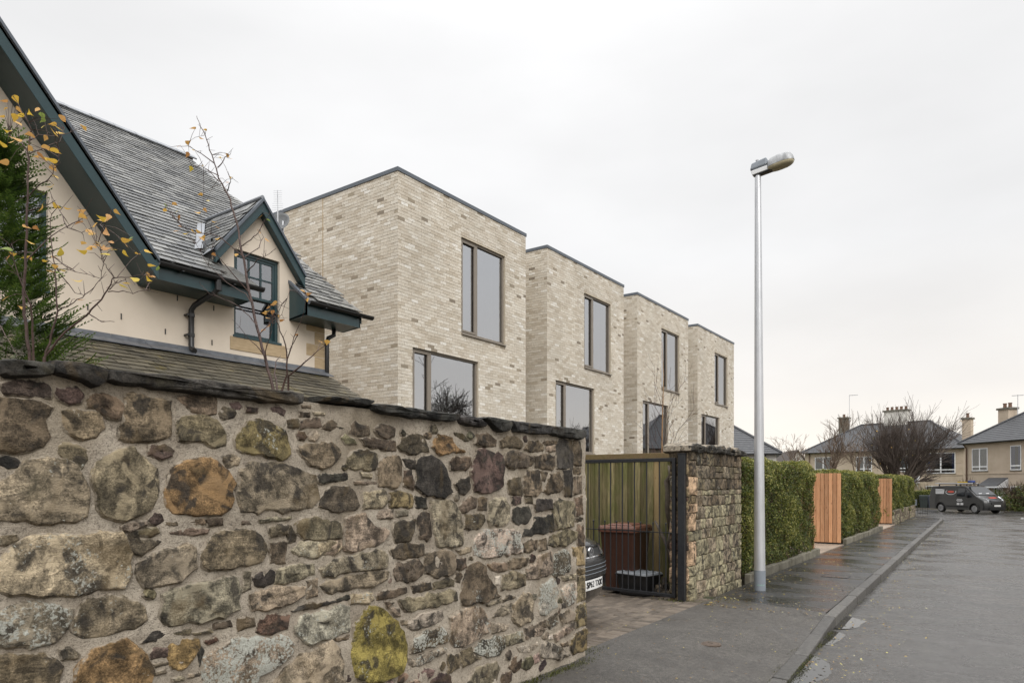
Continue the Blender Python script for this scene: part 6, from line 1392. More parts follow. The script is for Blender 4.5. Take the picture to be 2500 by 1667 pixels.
LV_ = [(-1, 0.055), (-0.985, 0.02), (-0.94, 0.0), (-0.5, 0), (0.5, 0), (0.94, 0.0), (0.985, 0.02), (1, 0.055)]
for s_, inset in LV_:
    row = []
    for (x, z) in PR:
        dxn = 0.16*abs(s_)**3*sm(1.4, 2.4, x)+inset*sm(1.5, 2.3, x)*1.2-inset*sm(-1.9, -2.4, x)*1.2
        zt_ = z-inset*(1.0 if z > 1.0 else 0); row.append((x-dxn, s_*vw(z), zt_))
    sec.append(row)
n_ = len(PR); g.add([p for row in sec for p in row], [(a*n_+i, a*n_+(i+1) % n_, (a+1)*n_+(i+1) % n_, (a+1)*n_+i) for a in range(len(sec)-1) for i in range(n_)]+[tuple(range(n_)), tuple(range((len(sec)-1)*n_, len(sec)*n_))[::-1]])
g.obj('body', m_van, van, smooth=True, local=True, auto=38)
vp = lambda g, P, e: g.prism([Vector(p) for p in P], e)
Wd = lambda z, o=0.006: -(vw(z)+o)
def side(poly, o=0.006): return [(x, Wd(z, o), z) for x, z in poly]
for sg in (-1, 1):
    S_ = lambda poly, o=0.006: [(x, sg*(vw(z)+o), z) for x, z in poly]
    g = G(); vp(g, S_([(0.05, 1.22), (0.70, 1.20), (0.70, 1.80), (0.12, 1.80)]), (0, sg*0.004, 0)); vp(g, S_([(0.76, 1.20), (1.52, 1.18), (0.92, 1.72), (0.76, 1.80)]), (0, sg*0.004, 0)); g.obj('side_window', m_carglass, van, local=True)
    g = G()
    for q in ([(0.0, 0.35), (0.012, 0.35), (0.012, 1.9), (0.0, 1.9)], [(-1.0, 1.08), (0.0, 1.06), (0.0, 1.075), (-1.0, 1.095)], [(-2.3, 1.12), (-1.0, 1.08), (-1.0, 1.095), (-2.3, 1.135)], [(1.08, 0.35), (1.092, 0.35), (1.092, 1.1), (1.08, 1.1)]): vp(g, S_(q, 0.002), (0, sg*0.004, 0))
    g.obj('door_seam', m_black, van, local=True)
    g = G(); vp(g, S_([(-0.85, 0.42), (1.0, 0.42), (1.0, 0.52), (-0.85, 0.52)], 0.004), (0, sg*0.012, 0)); g.obj('rub_strip', m_black, van, local=True)
    for cx_ in (1.55, -1.38):
        g = G(); A_ = arch(cx_, 0.45, 10); B_ = arch(cx_, 0.40, 10)
        for i in range(10): vp(g, S_([A_[i], A_[i+1], B_[i+1], B_[i]], 0.0), (0, sg*0.018, 0))
        g.obj('arch_trim', m_van, van, local=True)
    g = G(); g.box(0.95, 1.12, sg*0.98-0.11, sg*0.98+0.11, 1.10, 1.36) if False else vp(g, [(1.0, sg*0.95, 1.12), (1.14, sg*1.16, 1.12), (1.14, sg*1.16, 1.36), (1.02, sg*0.95, 1.34)], (-0.08, 0, 0)); g.obj('door_mirror', m_black, van, local=True, bevel=0.02)
    g = G(); vp(g, [(2.00, sg*0.86, 0.98), (2.36, sg*0.62, 0.80), (2.38, sg*0.56, 0.94), (1.80, sg*0.80, 1.21), (1.66, sg*0.90, 1.17)], (0.03, sg*0.035, 0.02)); g.obj('headlight', m_lens, van, local=True)
    for x_ in (1.55, -1.38): wheel(van, x_, sg*0.84, 0.33, 0.22, sg, 5)
# windscreen and nose
g = G(); nn = Vector((0.6, 0, 0.82)).normalized()*0.012; vp(g, [Vector((0.84, -0.72, 1.885))+nn, Vector((0.84, 0.72, 1.885))+nn, Vector((1.60, 0.84, 1.325))+nn, Vector((1.60, -0.84, 1.325))+nn], nn*0.4); ws = g.obj('windscreen', m_carglass, van, local=True)
g = G()
for s_ in (-0.38, 0.25): vp(g, [Vector((1.45, s_-0.14, 1.43))+nn*1.6, Vector((1.45, s_+0.14, 1.43))+nn*1.6, Vector((1.53, s_+0.14, 1.37))+nn*1.6, Vector((1.53, s_-0.14, 1.37))+nn*1.6], nn*0.2)
g.obj('dashboard_papers', m_white, ws, local=True)
g = G(); vp(g, [(2.462, -0.50, 0.82), (2.462, 0.50, 0.82), (2.475, 0.44, 0.66), (2.475, -0.44, 0.66)], (0.02, 0, 0)); vp(g, [(2.46, -0.62, 0.40), (2.46, 0.62, 0.40), (2.45, 0.62, 0.30), (2.45, -0.62, 0.30)], (0.03, 0, 0)); g.obj('grille', m_black, van, local=True)
g = G(); vp(g, [(2.395, -0.55, 0.965), (2.395, 0.55, 0.965), (2.425, 0.55, 0.905), (2.425, -0.55, 0.905)], (0.02, 0, 0.01)); g.obj('upper_grille', m_black, van, local=True)
g = G(); vp(g, [(2.425, -0.50, 0.945), (2.425, 0.50, 0.945), (2.432, 0.50, 0.93), (2.432, -0.50, 0.93)], (0.015, 0, 0)); g.obj('grille_bar', m_steel, van, local=True)
g = G(); vp(g, [(2.497, -0.26, 0.52), (2.497, 0.26, 0.52), (2.497, 0.26, 0.63), (2.497, -0.26, 0.63)], (0.012, 0, 0)); pl = g.obj('number_plate', m_plate, van, local=True)
g = G()
for i in range(6): vp(g, [(2.51, -0.20+0.07*i, 0.545), (2.51, -0.165+0.07*i, 0.545), (2.51, -0.165+0.07*i, 0.605), (2.51, -0.20+0.07*i, 0.605)], (0.002, 0, 0))
g.obj('blurred_characters', M('faded plate print', (0.25, 0.25, 0.25), None, rough=0.5, bump=0), pl, local=True)
# sign writing on the visible flank
m_dec = M('white vinyl', (0.62, 0.62, 0.62), None, rough=0.4, bump=0); m_red = M('red vinyl', (0.42, 0.06, 0.035), None, rough=0.4, bump=0)
def sv(x, z, o): return (x, -(vw(z)+o), z)
g = G(); n_ = 28; E_ = [(-0.52+0.47*math.cos(2*math.pi*i/n_), 1.52+0.20*math.sin(2*math.pi*i/n_)) for i in range(n_)]; E2 = [(-0.52+0.43*math.cos(2*math.pi*i/n_), 1.52+0.17*math.sin(2*math.pi*i/n_)) for i in range(n_)]
g.add([sv(x, z, 0.004) for x, z in E_]+[sv(x, z, 0.004) for x, z in E2], [(i, (i+1) % n_, n_+(i+1) % n_, n_+i) for i in range(n_)]); lg = g.obj('oval_logo', m_dec, van, local=True)
g = G(); g.add([sv(-0.52+0.30*math.cos(2*math.pi*i/n_), 1.535+0.075*math.sin(2*math.pi*i/n_), 0.005) for i in range(n_)], [tuple(range(n_))]); g.obj('logo_lettering', m_red, lg, local=True)
g = G()
def strip(x0, x1, z0, z1): g.add([sv(x0, z0, 0.005), sv(x1, z0, 0.005), sv(x1, z1, 0.005), sv(x0, z1, 0.005)], [(0, 1, 2, 3)])
for k_ in range(4): strip(-1.95+0.02*k_, -1.12, 1.66-0.095*k_, 1.72-0.095*k_)
for k_ in range(3): strip(0.10-0.05*(k_ == 1), 0.52+0.06*(k_ == 1), 0.98-0.075*k_, 1.02-0.075*k_)
strip(0.08, 0.32, 0.58, 0.74); strip(0.40, 0.64, 0.58, 0.74); g.obj('sign_writing', m_dec, van, local=True)
g = G(); vp(g, [(2.02, -0.30, 1.165), (2.02, 0.30, 1.165), (2.20, 0.30, 1.095), (2.20, -0.30, 1.095)], (0.004, 0, 0.008)); g.obj('bonnet_logo', m_red, van, local=True)
g = G()
for x_ in (-1.7, 0.2):
    g.box(x_-0.03, x_+0.03, -0.8, 0.8, 2.07, 2.11)
    for s_ in (-0.76, 0.76): g.box(x_-0.04, x_+0.04, s_-0.03, s_+0.03, 1.94, 2.09)
g.obj('roof_rack', m_black, van, local=True)
def ladder(name, label, y, ln, x0, mt, z=2.12):
    o_ = thing(name, label, 'ladder', van.location, van.rotation_euler.z); g = G()
    for s_ in (-0.17, 0.17): g.box(x0, x0+ln, y+s_-0.03, y+s_+0.03, z, z+0.08)
    g.obj('rail', mt, o_, local=True); g = G()
    for i in range(int(ln/0.27)): g.box(x0+0.1+0.27*i, x0+0.13+0.27*i, y-0.15, y+0.15, z+0.025, z+0.055)
    g.obj('rungs', mt, o_, local=True)
m_alu = M('bare aluminium', (0.62, 0.63, 0.65), None, rough=0.35, bump=0, metal=0.6); m_yel = M('yellow fibreglass', (0.62, 0.42, 0.02), None, rough=0.5, bump=0)
ladder('roof_ladder', 'aluminium ladder lying nearest on the van roof rack', -0.5, 3.3, -2.2, m_alu); ladder('roof_ladder', 'second aluminium ladder lying behind the first on the van roof', 0.05, 3.0, -2.3, m_alu); ladder('step_ladder', 'yellow step ladder strapped at the front of the van roof rack', -0.50, 0.85, -0.15, m_yel, 2.201)
g = G(); g.box(0.72, 1.06, -0.70, -0.34, 2.201, 2.36); o = g.obj('blue_bundle', m_blue, None, bevel=0.05); o.matrix_basis = Matrix.LocRotScale(van.location, van.rotation_euler, None)
tag(o, 'small blue tied bundle at the front end of the van roof load', 'bundle')

# ================================================================ trees and planting
def grow(g, rr, p, d_, L_, r0, lev, maxlev, wig=0.25, up=0.12, kids=(3, 5), ang=(0.4, 0.9), tips=None, rmin=0.004, sides=(7, 5, 4, 3)):
    n = max(3, int(5-lev)); pts = [p]; rad = [r0]; dirs = [d_]; q = p; dd = d_
    for i in range(n):
        dd = (dd+Vector((rr.gauss(0, wig), rr.gauss(0, wig), rr.gauss(0, wig)+up))*0.45).normalized(); q = q+dd*(L_/n); pts.append(q); dirs.append(dd); rad.append(max(rmin, r0*(1-0.62*(i+1)/n)))
    g.tube(pts, rad, sides[min(lev, 3)], lev == 0)
    if tips is not None and lev >= maxlev-1: tips.append(pts[-1])
    if lev >= maxlev: return
    for _ in range(rr.randint(*kids)):
        t = rr.uniform(0.3, 1.0); k_ = min(n-1, int(t*n)); b = pts[k_].lerp(pts[k_+1], t*n-k_); ax = dirs[k_+1].orthogonal().normalized(); ax.rotate(Matrix.Rotation(rr.uniform(0, 2*math.pi), 3, dirs[k_+1]))
        nd = dirs[k_+1].copy(); nd.rotate(Matrix.Rotation(rr.uniform(*ang), 3, ax)); grow(g, rr, b, nd.normalized(), L_*rr.uniform(0.5, 0.78), max(rmin, rad[k_]*0.6), lev+1, maxlev, wig, up, kids, ang, tips, rmin, sides)
def tree(label, base, trunk_h, trunk_r, stems, L_, maxlev, seed, spread=(0.25, 0.9), up=0.15, kids=(3, 5), wig=0.25, mt=None, group=None, rmin=0.006, leaves=0, ang=(0.4, 0.9), name='bare_tree'):
    t = thing(name, label, 'tree', base, 0, group); rr = random.Random(seed); b = Vector(base); g = G(); top = b+Vector((0, 0, trunk_h))
    g.tube([b-Vector((0, 0, 0.2)), b+Vector((0.02, 0, trunk_h*0.5)), top], [trunk_r*1.25, trunk_r, trunk_r*0.9], 10); g.obj('trunk', mt or m_bark, t, smooth=True)
    g = G(); tips = []
    for i in range(stems):
        a = 2*math.pi*i/stems+rr.uniform(-0.3, 0.3); s_ = rr.uniform(*spread); dd = Vector((math.cos(a)*math.sin(s_), math.sin(a)*math.sin(s_), math.cos(s_)))
        grow(g, rr, top-Vector((0, 0, rr.uniform(0, trunk_h*0.3))), dd, L_*rr.uniform(0.8, 1.15), trunk_r*0.55, 0, maxlev, wig, up, kids, ang, tips, rmin)
    g.obj('branches', mt or m_bark, t)
    if leaves:
        V, r_ = [], []
        for _ in range(leaves):
            c = rr.choice(tips)+Vector((rr.gauss(0, .1), rr.gauss(0, .1), rr.gauss(0, .1))); s_ = 0.055; a = Vector((rr.gauss(0, 1), rr.gauss(0, 1), rr.gauss(0, 1))).normalized(); e = a.orthogonal().normalized(); V.append([c-a*s_, c+e*s_*0.7, c+a*s_, c-e*s_*0.7]); r_.append(rr.uniform(0.5, 1))
        o = quads_obj('leaves', np.array([[tuple(v) for v in q] for q in V]), r_, m_yellow, t); o['kind'] = 'stuff'
    return t
tree('large bare spreading tree behind the far hedge, in front of the tan house', (-5.5, 51.4, -0.3), 1.7, 0.17, 17, 2.5, 3, 5, (0.2, 0.92), 0.16, (5, 8), 0.16, M('brown bark', (0.06, 0.045, 0.036), (0.115, 0.09, 0.074), 12, 0.85, 0.4, 60), None, 0.0065, 30, (0.2, 0.6))
tree('leafless tree just right of the lamp post, beyond the hedge', (-11.3, 61, -0.3), 2.6, 0.16, 4, 2.3, 3, 9, (0.1, 0.55), 0.2, (4, 6), 0.25, M('pale bark', (0.11, 0.075, 0.05), (0.17, 0.125, 0.09), 8, 0.9, 0.3), 'leafless trees behind the bungalow roof', 0.010, 0, (0.3, 0.8))
tree('smaller leafless tree left of the lamp post, beyond the grey roof', (-14.6, 62, -0.3), 2.6, 0.13, 4, 1.9, 3, 14, (0.15, 0.65), 0.15, (3, 5), 0.28, bpy.data.materials['pale bark'], 'leafless trees behind the bungalow roof', 0.010, 0, (0.3, 0.8))
tree('leafless tree leaning right, next to the lone dark chimney', (-9.6, 62.5, -0.3), 2.1, 0.13, 4, 2.3, 3, 23, (0.2, 0.6), 0.2, (4, 5), 0.25, bpy.data.materials['pale bark'], 'leafless trees behind the bungalow roof', 0.010, 0, (0.3, 0.8))
for i, (x_, y_, lb) in enumerate(((-30, 104, 'hazy distant bare tree left of the white gable'), (-25.2, 108, 'hazy distant bare tree right above the white gable'), (-21.8, 112, 'hazy distant bare tree close to the lone dark chimney'))):
    tree(lb, (x_, y_, -0.5), 2.2, 0.2, 5, 2.6, 3, 31+i, (0.2, 0.9), 0.15, (4, 6), 0.28, bpy.data.materials['pale bark'], 'distant trees behind the houses', 0.016, 0, (0.3, 0.9))
g = G(); rr = random.Random(3)
P = []
for i in range(60):
    x_ = -52+0.8*i; P.append((x_, 118, 2.6+0.8*fbm(x_*0.2, 3, 1)+rr.uniform(0, 0.5)))
g.add([(x_, y_, -1) for x_, y_, z_ in P]+P+[(x_, y_+6, -1) for x_, y_, z_ in P]+[(x_, y_+6, z_+0.6) for x_, y_, z_ in P], [(i, i+1, 61+i-1+1, 60+i) for i in range(59)]+[(60+i, 61+i, 181+i, 180+i) for i in range(59)])
o = g.obj('distant_treeline', M('distant twigs', (0.085, 0.065, 0.052), (0.15, 0.12, 0.10), 2, 0.95, 0.5, 6)); o['kind'] = 'stuff'
# young birch in the garden before the third house
t = thing('young_birch', 'slender bare young birch with orange stem in front of the third brick house', 'tree', (-5.9, 15.6, -0.05))
rr = random.Random(12); b = Vector((-6.55, 15.3, -0.05)); g = G(); pts = [b+Vector((0.02*math.sin(z*2), 0.02*math.cos(z*3), z)) for z in (0, 1, 1.9, 2.6, 3.3, 4.2, 5.0)]; g.tube(pts, [0.035, 0.03, 0.026, 0.021, 0.016, 0.009, 0.004], 8); g.obj('trunk', m_bark_or, t, smooth=True)
g = G()
for i in range(13):
    z = rr.uniform(1.5, 3.9); a = rr.uniform(0, 2*math.pi); s_ = rr.uniform(0.35, 0.75); grow(g, rr, b+Vector((0, 0, z)), Vector((math.cos(a)*math.sin(s_), math.sin(a)*math.sin(s_), math.cos(s_))), rr.uniform(0.9, 1.5)*(1.15-z*0.15), 0.007, 1, 3, 0.16, 0.14, (2, 3), (0.3, 0.7), None, 0.0025)
g.obj('branches', m_bark_red, t)
# trees and a house on the other side of the street, seen mirrored in the windows
tree('bare tree across the street, mirrored in the nearest house window', (9.8, 38.2, 0), 3.2, 0.24, 7, 3.2, 4, 44, (0.25, 0.95), 0.14, (3, 5), 0.3, m_bark, 'bare trees across the street', 0.014, 0, (0.4, 0.9))
tree('bare tree farther along across the street, mirrored in the second house', (9.3, 55, -0.3), 3.0, 0.24, 9, 3.0, 3, 47, (0.3, 1.1), 0.14, (4, 6), 0.25, m_bark, 'bare trees across the street', 0.014, 0, (0.4, 0.9))
for ya, lb in ((69.5, 'dark gabled house across the street, mirrored in the third brick house'), (87.5, 'second gabled house across the street, mirrored in the farthest brick house')):
    m5 = thing('opposite_house', lb, 'house', (14, ya+4, -0.5)); g = G(); yb = ya+8.5; ym = (ya+yb)/2
    g.box(11, 19, ya, yb, -0.8, 5.0); g.add([(11, ya, 5.0), (11, yb, 5.0), (11, ym, 8.2)], [(0, 1, 2)]); g.obj('wall', m_pebble, m5); g = G(); g.prism([(10.7, ya-0.3, 4.85), (10.7, ym, 8.35), (19.2, ym, 8.35), (19.2, ya-0.3, 4.85)], (0, 0, 0.15)); g.prism([(10.7, yb+0.3, 4.85), (10.7, ym, 8.35), (19.2, ym, 8.35), (19.2, yb+0.3, 4.85)], (0, 0, 0.15)); g.obj('roof', m_farslate, m5)
# saplings behind the rubble wall, every leaf its own piece
SAP_A = "-4.329,1.514,2.278;-4.329,1.502,2.391;-4.331,1.488,2.517;-4.322,1.483,2.643;-4.302,1.486,2.767;-4.287,1.484,2.934;-4.275,1.481,3.053;-4.261,1.479,3.15;-4.247,1.477,3.298;-4.234,1.475,3.419;-4.211,1.479,3.489;-4.24,1.446,3.576;-4.263,1.418,3.646|-4.312,1.526,2.278;-4.277,1.508,2.429;-4.242,1.49,2.555;-4.236,1.452,2.63;-4.255,1.395,2.851;-4.254,1.353,2.888|-4.263,1.561,2.278;-4.223,1.58,2.409;-4.187,1.597,2.535;-4.189,1.586,2.687;-4.19,1.576,2.83;-4.192,1.565,2.98;-4.18,1.564,3.053|-4.267,1.559,2.286;-4.145,1.619,2.423;-4.024,1.679,2.52;-3.939,1.713,2.59;-3.881,1.727,2.652;-3.845,1.727,2.695;-3.849,1.697,2.739;-3.846,1.673,2.773|-4.342,1.505,3.162;-4.265,1.521,3.208;-4.174,1.547,3.232;-4.114,1.551,3.273;-4.054,1.554,3.291;-4.024,1.536,3.383;-3.987,1.524,3.416|-4.347,1.501,3.085;-4.242,1.55,3.102;-4.169,1.575,3.127|-4.342,1.505,2.818;-4.294,1.584,2.943;-4.251,1.66,3.026;-4.22,1.728,3.013;-4.173,1.806,3.071;-4.168,1.855,3.139|-4.162,1.633,2.999;-4.271,1.637,3.119;-4.388,1.634,3.252|-4.162,1.633,3.003;-4.156,1.71,3.073;-4.212,1.741,3.131|-4.204,1.603,2.539;-4.125,1.634,2.568;-4.054,1.66,2.605;-3.977,1.69,2.651;-3.928,1.7,2.695;-3.886,1.706,2.789;-3.898,1.672,2.857|-3.98,1.763,2.647;-3.916,1.816,2.652;-3.88,1.848,2.641;-3.808,1.906,2.664|-4.071,1.698,2.531;-3.956,1.72,2.472;-3.849,1.736,2.46|-3.959,1.778,2.72;-3.854,1.795,2.714;-3.736,1.82,2.708;-3.646,1.825,2.693|-3.973,1.768,2.659;-3.854,1.747,2.668;-3.723,1.734,2.66|-4.225,1.588,2.84;-4.115,1.615,2.766;-4.007,1.641,2.72;-3.881,1.68,2.682|-4.211,1.598,2.78;-4.23,1.7,2.668;-4.29,1.773,2.677|-4.336,1.509,3.471;-4.329,1.558,3.523;-4.313,1.614,3.533;-4.297,1.67,3.56;-4.257,1.743,3.614|-4.333,1.511,3.402;-4.304,1.587,3.458;-4.297,1.647,3.516;-4.326,1.682,3.609|-4.336,1.509,3.368;-4.434,1.52,3.486;-4.576,1.5,3.572|-4.462,1.419,2.462;-4.341,1.423,2.362;-4.227,1.421,2.274|-4.347,1.501,2.694;-4.343,1.452,2.732;-4.342,1.402,2.812"
LEAF_A = "-4.465,1.485,3.756;-4.508,1.511,3.72;-4.622,1.496,3.736;-4.625,1.508,3.787;-4.179,1.397,3.523;-4.447,1.487,3.607;-4.531,1.463,3.649;-4.416,1.455,3.524;-4.146,1.471,3.433;-4.347,1.486,3.469;-4.187,1.393,3.381;-4.657,1.515,3.53;-4.45,1.625,3.64;-4.347,1.527,3.619;-4.16,1.527,3.553;-4.497,1.615,3.754;-4.317,1.562,3.651;-4.4,1.67,3.658;-4.35,1.687,3.605;-4.218,1.598,3.524;-4.158,1.59,3.473;-4.302,1.587,3.523;-4.232,1.546,3.439;-4.067,1.518,3.363;-4.196,1.503,3.373;-4.351,1.667,3.473;-4.087,1.44,3.342;-3.98,1.518,3.266;-4.305,1.599,3.394;-4.126,1.54,3.297;-4.224,1.607,3.284;-4.207,1.586,3.225;-4.191,1.527,3.099;-4.475,1.679,3.217;-4.033,1.561,3.056;-4.061,1.659,3.086;-3.939,1.632,3.016;-4.159,1.707,3.06;-3.934,1.676,2.983;-4.287,1.466,2.992;-4.44,1.568,3.048;-3.992,1.658,2.961;-4.092,1.715,2.978;-4.279,1.768,2.984;-3.881,1.619,2.802;-3.835,1.63,2.845;-3.904,1.671,2.854;-4.126,1.803,2.945;-4.041,1.782,2.97;-3.841,1.721,2.881;-3.847,1.767,2.904;-3.8,1.718,2.83;-3.895,1.802,2.868;-3.757,1.676,2.786;-3.965,1.881,2.983;-4.078,1.908,2.96;-4.064,1.949,2.929;-3.925,1.93,2.914;-4.169,1.877,3.178;-3.749,1.668,2.988;-3.889,1.715,3.002;-4.198,1.86,3.12;-4.372,1.632,2.884;-4.149,1.594,2.831;-4.617,1.548,2.913;-4.426,1.51,2.849;-4.491,1.57,2.891;-4.17,1.516,2.789;-4.065,1.536,2.754;-4.225,1.558,2.755;-4.034,1.528,2.713;-4.104,1.611,2.747;-4.314,1.775,2.767;-3.737,1.846,2.727;-3.623,1.754,2.643;-3.603,1.787,2.733;-3.618,1.844,2.722;-3.911,1.966,2.735;-3.721,1.875,2.714;-3.835,1.754,2.663;-3.716,1.735,2.646;-4.327,1.776,3.654;-4.152,1.599,3.573;-3.915,1.652,2.847;-3.814,1.644,2.845;-3.806,1.648,2.82;-4.188,1.436,3.538;-4.512,1.479,3.396;-4.135,1.463,3.312;-4.199,1.359,2.558;-4.377,1.474,2.564;-4.219,1.457,2.891;-4.678,1.533,2.921;-4.208,1.396,2.826;-4.141,1.664,2.611"
SAP_B = "-4.412,3.114,2.288;-4.474,3.084,2.541;-4.532,3.057,2.766;-4.59,3.03,3.027;-4.634,3.013,3.278;-4.669,3.003,3.423;-4.689,3.003,3.517;-4.729,2.989,3.651;-4.778,2.968,3.787;-4.837,2.94,3.911;-4.878,2.926,4.036;-4.918,2.911,4.137;-4.958,2.897,4.262;-5.003,2.879,4.353;-5.034,2.871,4.419|-4.773,2.856,3.981;-4.836,2.789,4.042;-4.894,2.725,4.091;-4.942,2.668,4.08|-4.744,2.877,3.887;-4.898,2.887,3.973;-5.039,2.906,4.048;-5.187,2.92,4.093|-4.751,2.872,3.946;-4.707,2.898,4.002;-4.693,2.902,4.029;-4.661,2.92,4.039|-4.692,2.914,3.771;-4.602,2.883,3.807;-4.517,2.849,3.807|-4.739,2.88,3.841;-4.771,2.825,3.899;-4.783,2.783,3.921|-4.587,2.989,3.274;-4.675,2.841,3.413;-4.767,2.689,3.41;-4.773,2.6,3.441;-4.759,2.524,3.492|-4.967,2.717,3.514;-5.001,2.664,3.575;-5.01,2.628,3.647|-4.606,2.975,3.362;-4.516,2.994,3.395;-4.435,3.005,3.44;-4.365,3.009,3.506;-4.304,3.006,3.537|-4.587,2.989,3.28;-4.571,3.097,3.377;-4.61,3.164,3.488;-4.698,3.197,3.577|-4.549,3.016,2.947;-4.623,3.025,3.019;-4.783,2.971,3.116;-4.946,2.915,3.263;-5.072,2.887,3.449|-4.512,3.043,2.772;-4.587,2.989,2.877;-4.663,2.934,2.947;-4.796,2.839,3.006;-4.852,2.798,3.076|-4.559,3.009,3.017;-4.587,2.874,3.152;-4.593,2.755,3.246;-4.559,2.664,3.281|-4.464,3.077,2.539;-4.468,3.014,2.611;-4.48,2.945,2.658;-4.483,2.883,2.727|-4.36,3.152,2.288;-4.305,3.153,2.406;-4.277,3.135,2.562;-4.29,3.088,2.717;-4.291,3.049,2.801;-4.306,3,2.884|-4.329,3.174,2.516;-4.235,3.169,2.667;-4.135,3.169,2.825;-4.063,3.149,2.935|-4.322,3.179,2.393;-4.151,3.202,2.49;-3.974,3.23,2.588|-4.388,3.131,2.288;-4.466,3.167,2.422;-4.525,3.215,2.53;-4.559,3.282,2.592|-4.464,3.077,2.504;-4.392,3.041,2.606;-4.311,3.01,2.637;-4.23,2.98,2.734|-4.573,2.999,3.169;-4.432,2.99,3.233;-4.298,2.975,3.227;-4.165,2.96,3.252|-4.331,3.172,2.971;-4.479,3.224,2.945;-4.609,3.289,2.917|-4.502,3.05,2.702;-4.447,3.105,2.787;-4.382,3.168,2.861;-4.345,3.21,3.046|-4.265,3.22,2.702;-4.427,3.285,2.65;-4.573,3.361,2.605"
LEAF_B = "-4.826,2.747,4.219;-5.092,2.924,4.295;-4.903,2.877,4.279;-5.147,2.803,4.201;-5.086,2.813,4.199;-4.921,2.746,4.061;-4.652,2.642,3.95;-4.574,2.786,3.939;-4.893,3.046,4.159;-4.903,3.058,4.129;-5.081,2.949,4.081;-4.811,2.708,3.912;-4.754,2.985,3.906;-4.862,3.013,3.92;-4.92,2.856,3.789;-4.994,2.931,3.785;-5.084,2.655,3.69;-5.116,2.725,3.727;-5.095,2.763,3.639;-4.855,2.627,3.575;-5.319,2.777,3.744;-5.094,2.963,3.758;-4.61,2.659,3.512;-5.252,2.861,3.614;-5.292,2.825,3.575;-5.061,2.774,3.492;-4.643,2.613,3.384;-5.111,2.909,3.567;-4.577,2.722,3.464;-5.021,3.025,3.613;-4.92,2.875,3.474;-4.58,2.67,3.321;-4.581,2.748,3.344;-4.858,2.895,3.343;-4.682,2.972,3.353;-4.769,3.041,3.359;-4.718,3.21,3.555;-4.316,2.975,3.36;-4.221,2.885,3.479;-4.676,3.237,3.67;-4.208,2.901,2.804;-4.612,3.249,3.007;-4.217,2.97,2.831;-4.563,3.235,2.972;-4.583,3.201,2.866;-4.663,3.214,2.8;-4.457,3.119,2.791;-4.574,3.278,2.91;-4.202,3.044,2.765;-4.399,3.25,3.07;-4.143,3.182,3.006;-4.412,3.404,3.071;-4.343,3.365,3.021;-4.255,3.206,2.699;-4.13,3.335,2.653;-3.857,3.162,2.608;-4.197,2.925,2.841;-4.446,3.159,2.974;-4.416,3.104,2.917;-4.641,3.22,2.92"

def leaf_variants():
    o_ = []
    for k_ in range(10):
        r_ = random.Random(k_+50); L_ = 1.0; W_ = r_.uniform(0.28, 0.38); c = r_.uniform(0.05, 0.28); b = r_.uniform(-0.6, 0.6); g = G(); g.cur = (0.05, 0.15, 0.3, 0.4, 0.5, 0.6, 0.72, 0.8, 0.88, 1.0)[k_]
        rows = [(0, 0), (0.10, 0.72), (0.26, 1.0), (0.52, 0.66), (0.80, 0.22), (1.0, 0.0)]; vs = []
        for t, w_ in rows: z_ = b*(t-0.4)**2*1.4; vs += [(t*L_, -w_*W_, z_+c*w_*W_), (t*L_, 0, z_), (t*L_, w_*W_, z_+c*w_*W_)]
        g.add(vs, [(i*3+a, i*3+a+1, i*3+a+4, i*3+a+3) for i in range(5) for a in (0, 1)]); o_.append(g.mesh('leaf', m_yellow, True))
    return o_
LV_M = leaf_variants()
def sapling(label, stems, leaves, base, r0, lsize, seed, bot, warm):
    t = thing('sapling', label, 'tree', base); rr = random.Random(seed); S_ = [[Vector(tuple(float(c) for c in p.split(','))) for p in s.split(';')] for s in stems.split('|')]
    allp = []; g = G(); gt_ = G()
    for i, s in enumerate(S_):
        main = s[0].z < bot+0.12; P = []
        for a, b in zip(s, s[1:]):
            for k_ in range(3): P.append(a.lerp(b, k_/3)+Vector((rr.gauss(0, .0025), rr.gauss(0, .0025), rr.gauss(0, .0025))))
        P.append(s[-1]); P[0] = s[0]
        if main: P = [Vector((s[0].x, s[0].y, s[0].z-0.6))]+P
        r_ = r0*(1.0 if main and i == 0 else 0.72 if main else 0.34); n = len(P); (g if main else gt_).tube(P, [max(0.0016, r_*(1-0.85*k_/(n-1))) for k_ in range(n)], 6, False); allp += P[1:]
        for _ in range(n//2):
            q = rr.choice(P[n//3:]); gt_.tube([q, q+Vector((rr.gauss(0, .028), rr.gauss(0, .028), rr.gauss(0.015, .028)))], [0.0018, 0.001], 3, False)
    for lf in leaves.split(';'):
        p = Vector(tuple(float(c) for c in lf.split(','))); q = min(allp, key=lambda a: (a-p).length)
        if (q-p).length > 0.55: q = p+(q-p).normalized()*0.25
        tip = p; gt_.tube([q, q.lerp(tip, 0.5)+Vector((0, 0, 0.015)), tip], [0.0022, 0.0016, 0.0009], 3, False)
        dd = Vector((rr.gauss(0, 1), rr.gauss(0, 1), rr.gauss(-0.35, 0.45))).normalized(); side_ = dd.cross(Vector((0, 0, 1))).normalized(); side_.rotate(Matrix.Rotation(rr.uniform(-0.9, 0.9), 3, dd)); nn = dd.cross(side_).normalized(); s_ = lsize*rr.uniform(0.75, 1.2)
        Mx = Matrix(((dd.x*s_, side_.x*s_, nn.x*s_, p.x), (dd.y*s_, side_.y*s_, nn.y*s_, p.y), (dd.z*s_, side_.z*s_, nn.z*s_, p.z), (0, 0, 0, 1))); inst('leaf', LV_M[min(9, max(0, int(rr.gauss(4.6-warm, 2.4))))], Mx, t)
    g.obj('stem', m_bark_red, t, smooth=True); gt_.obj('twigs', m_bark_red, t)
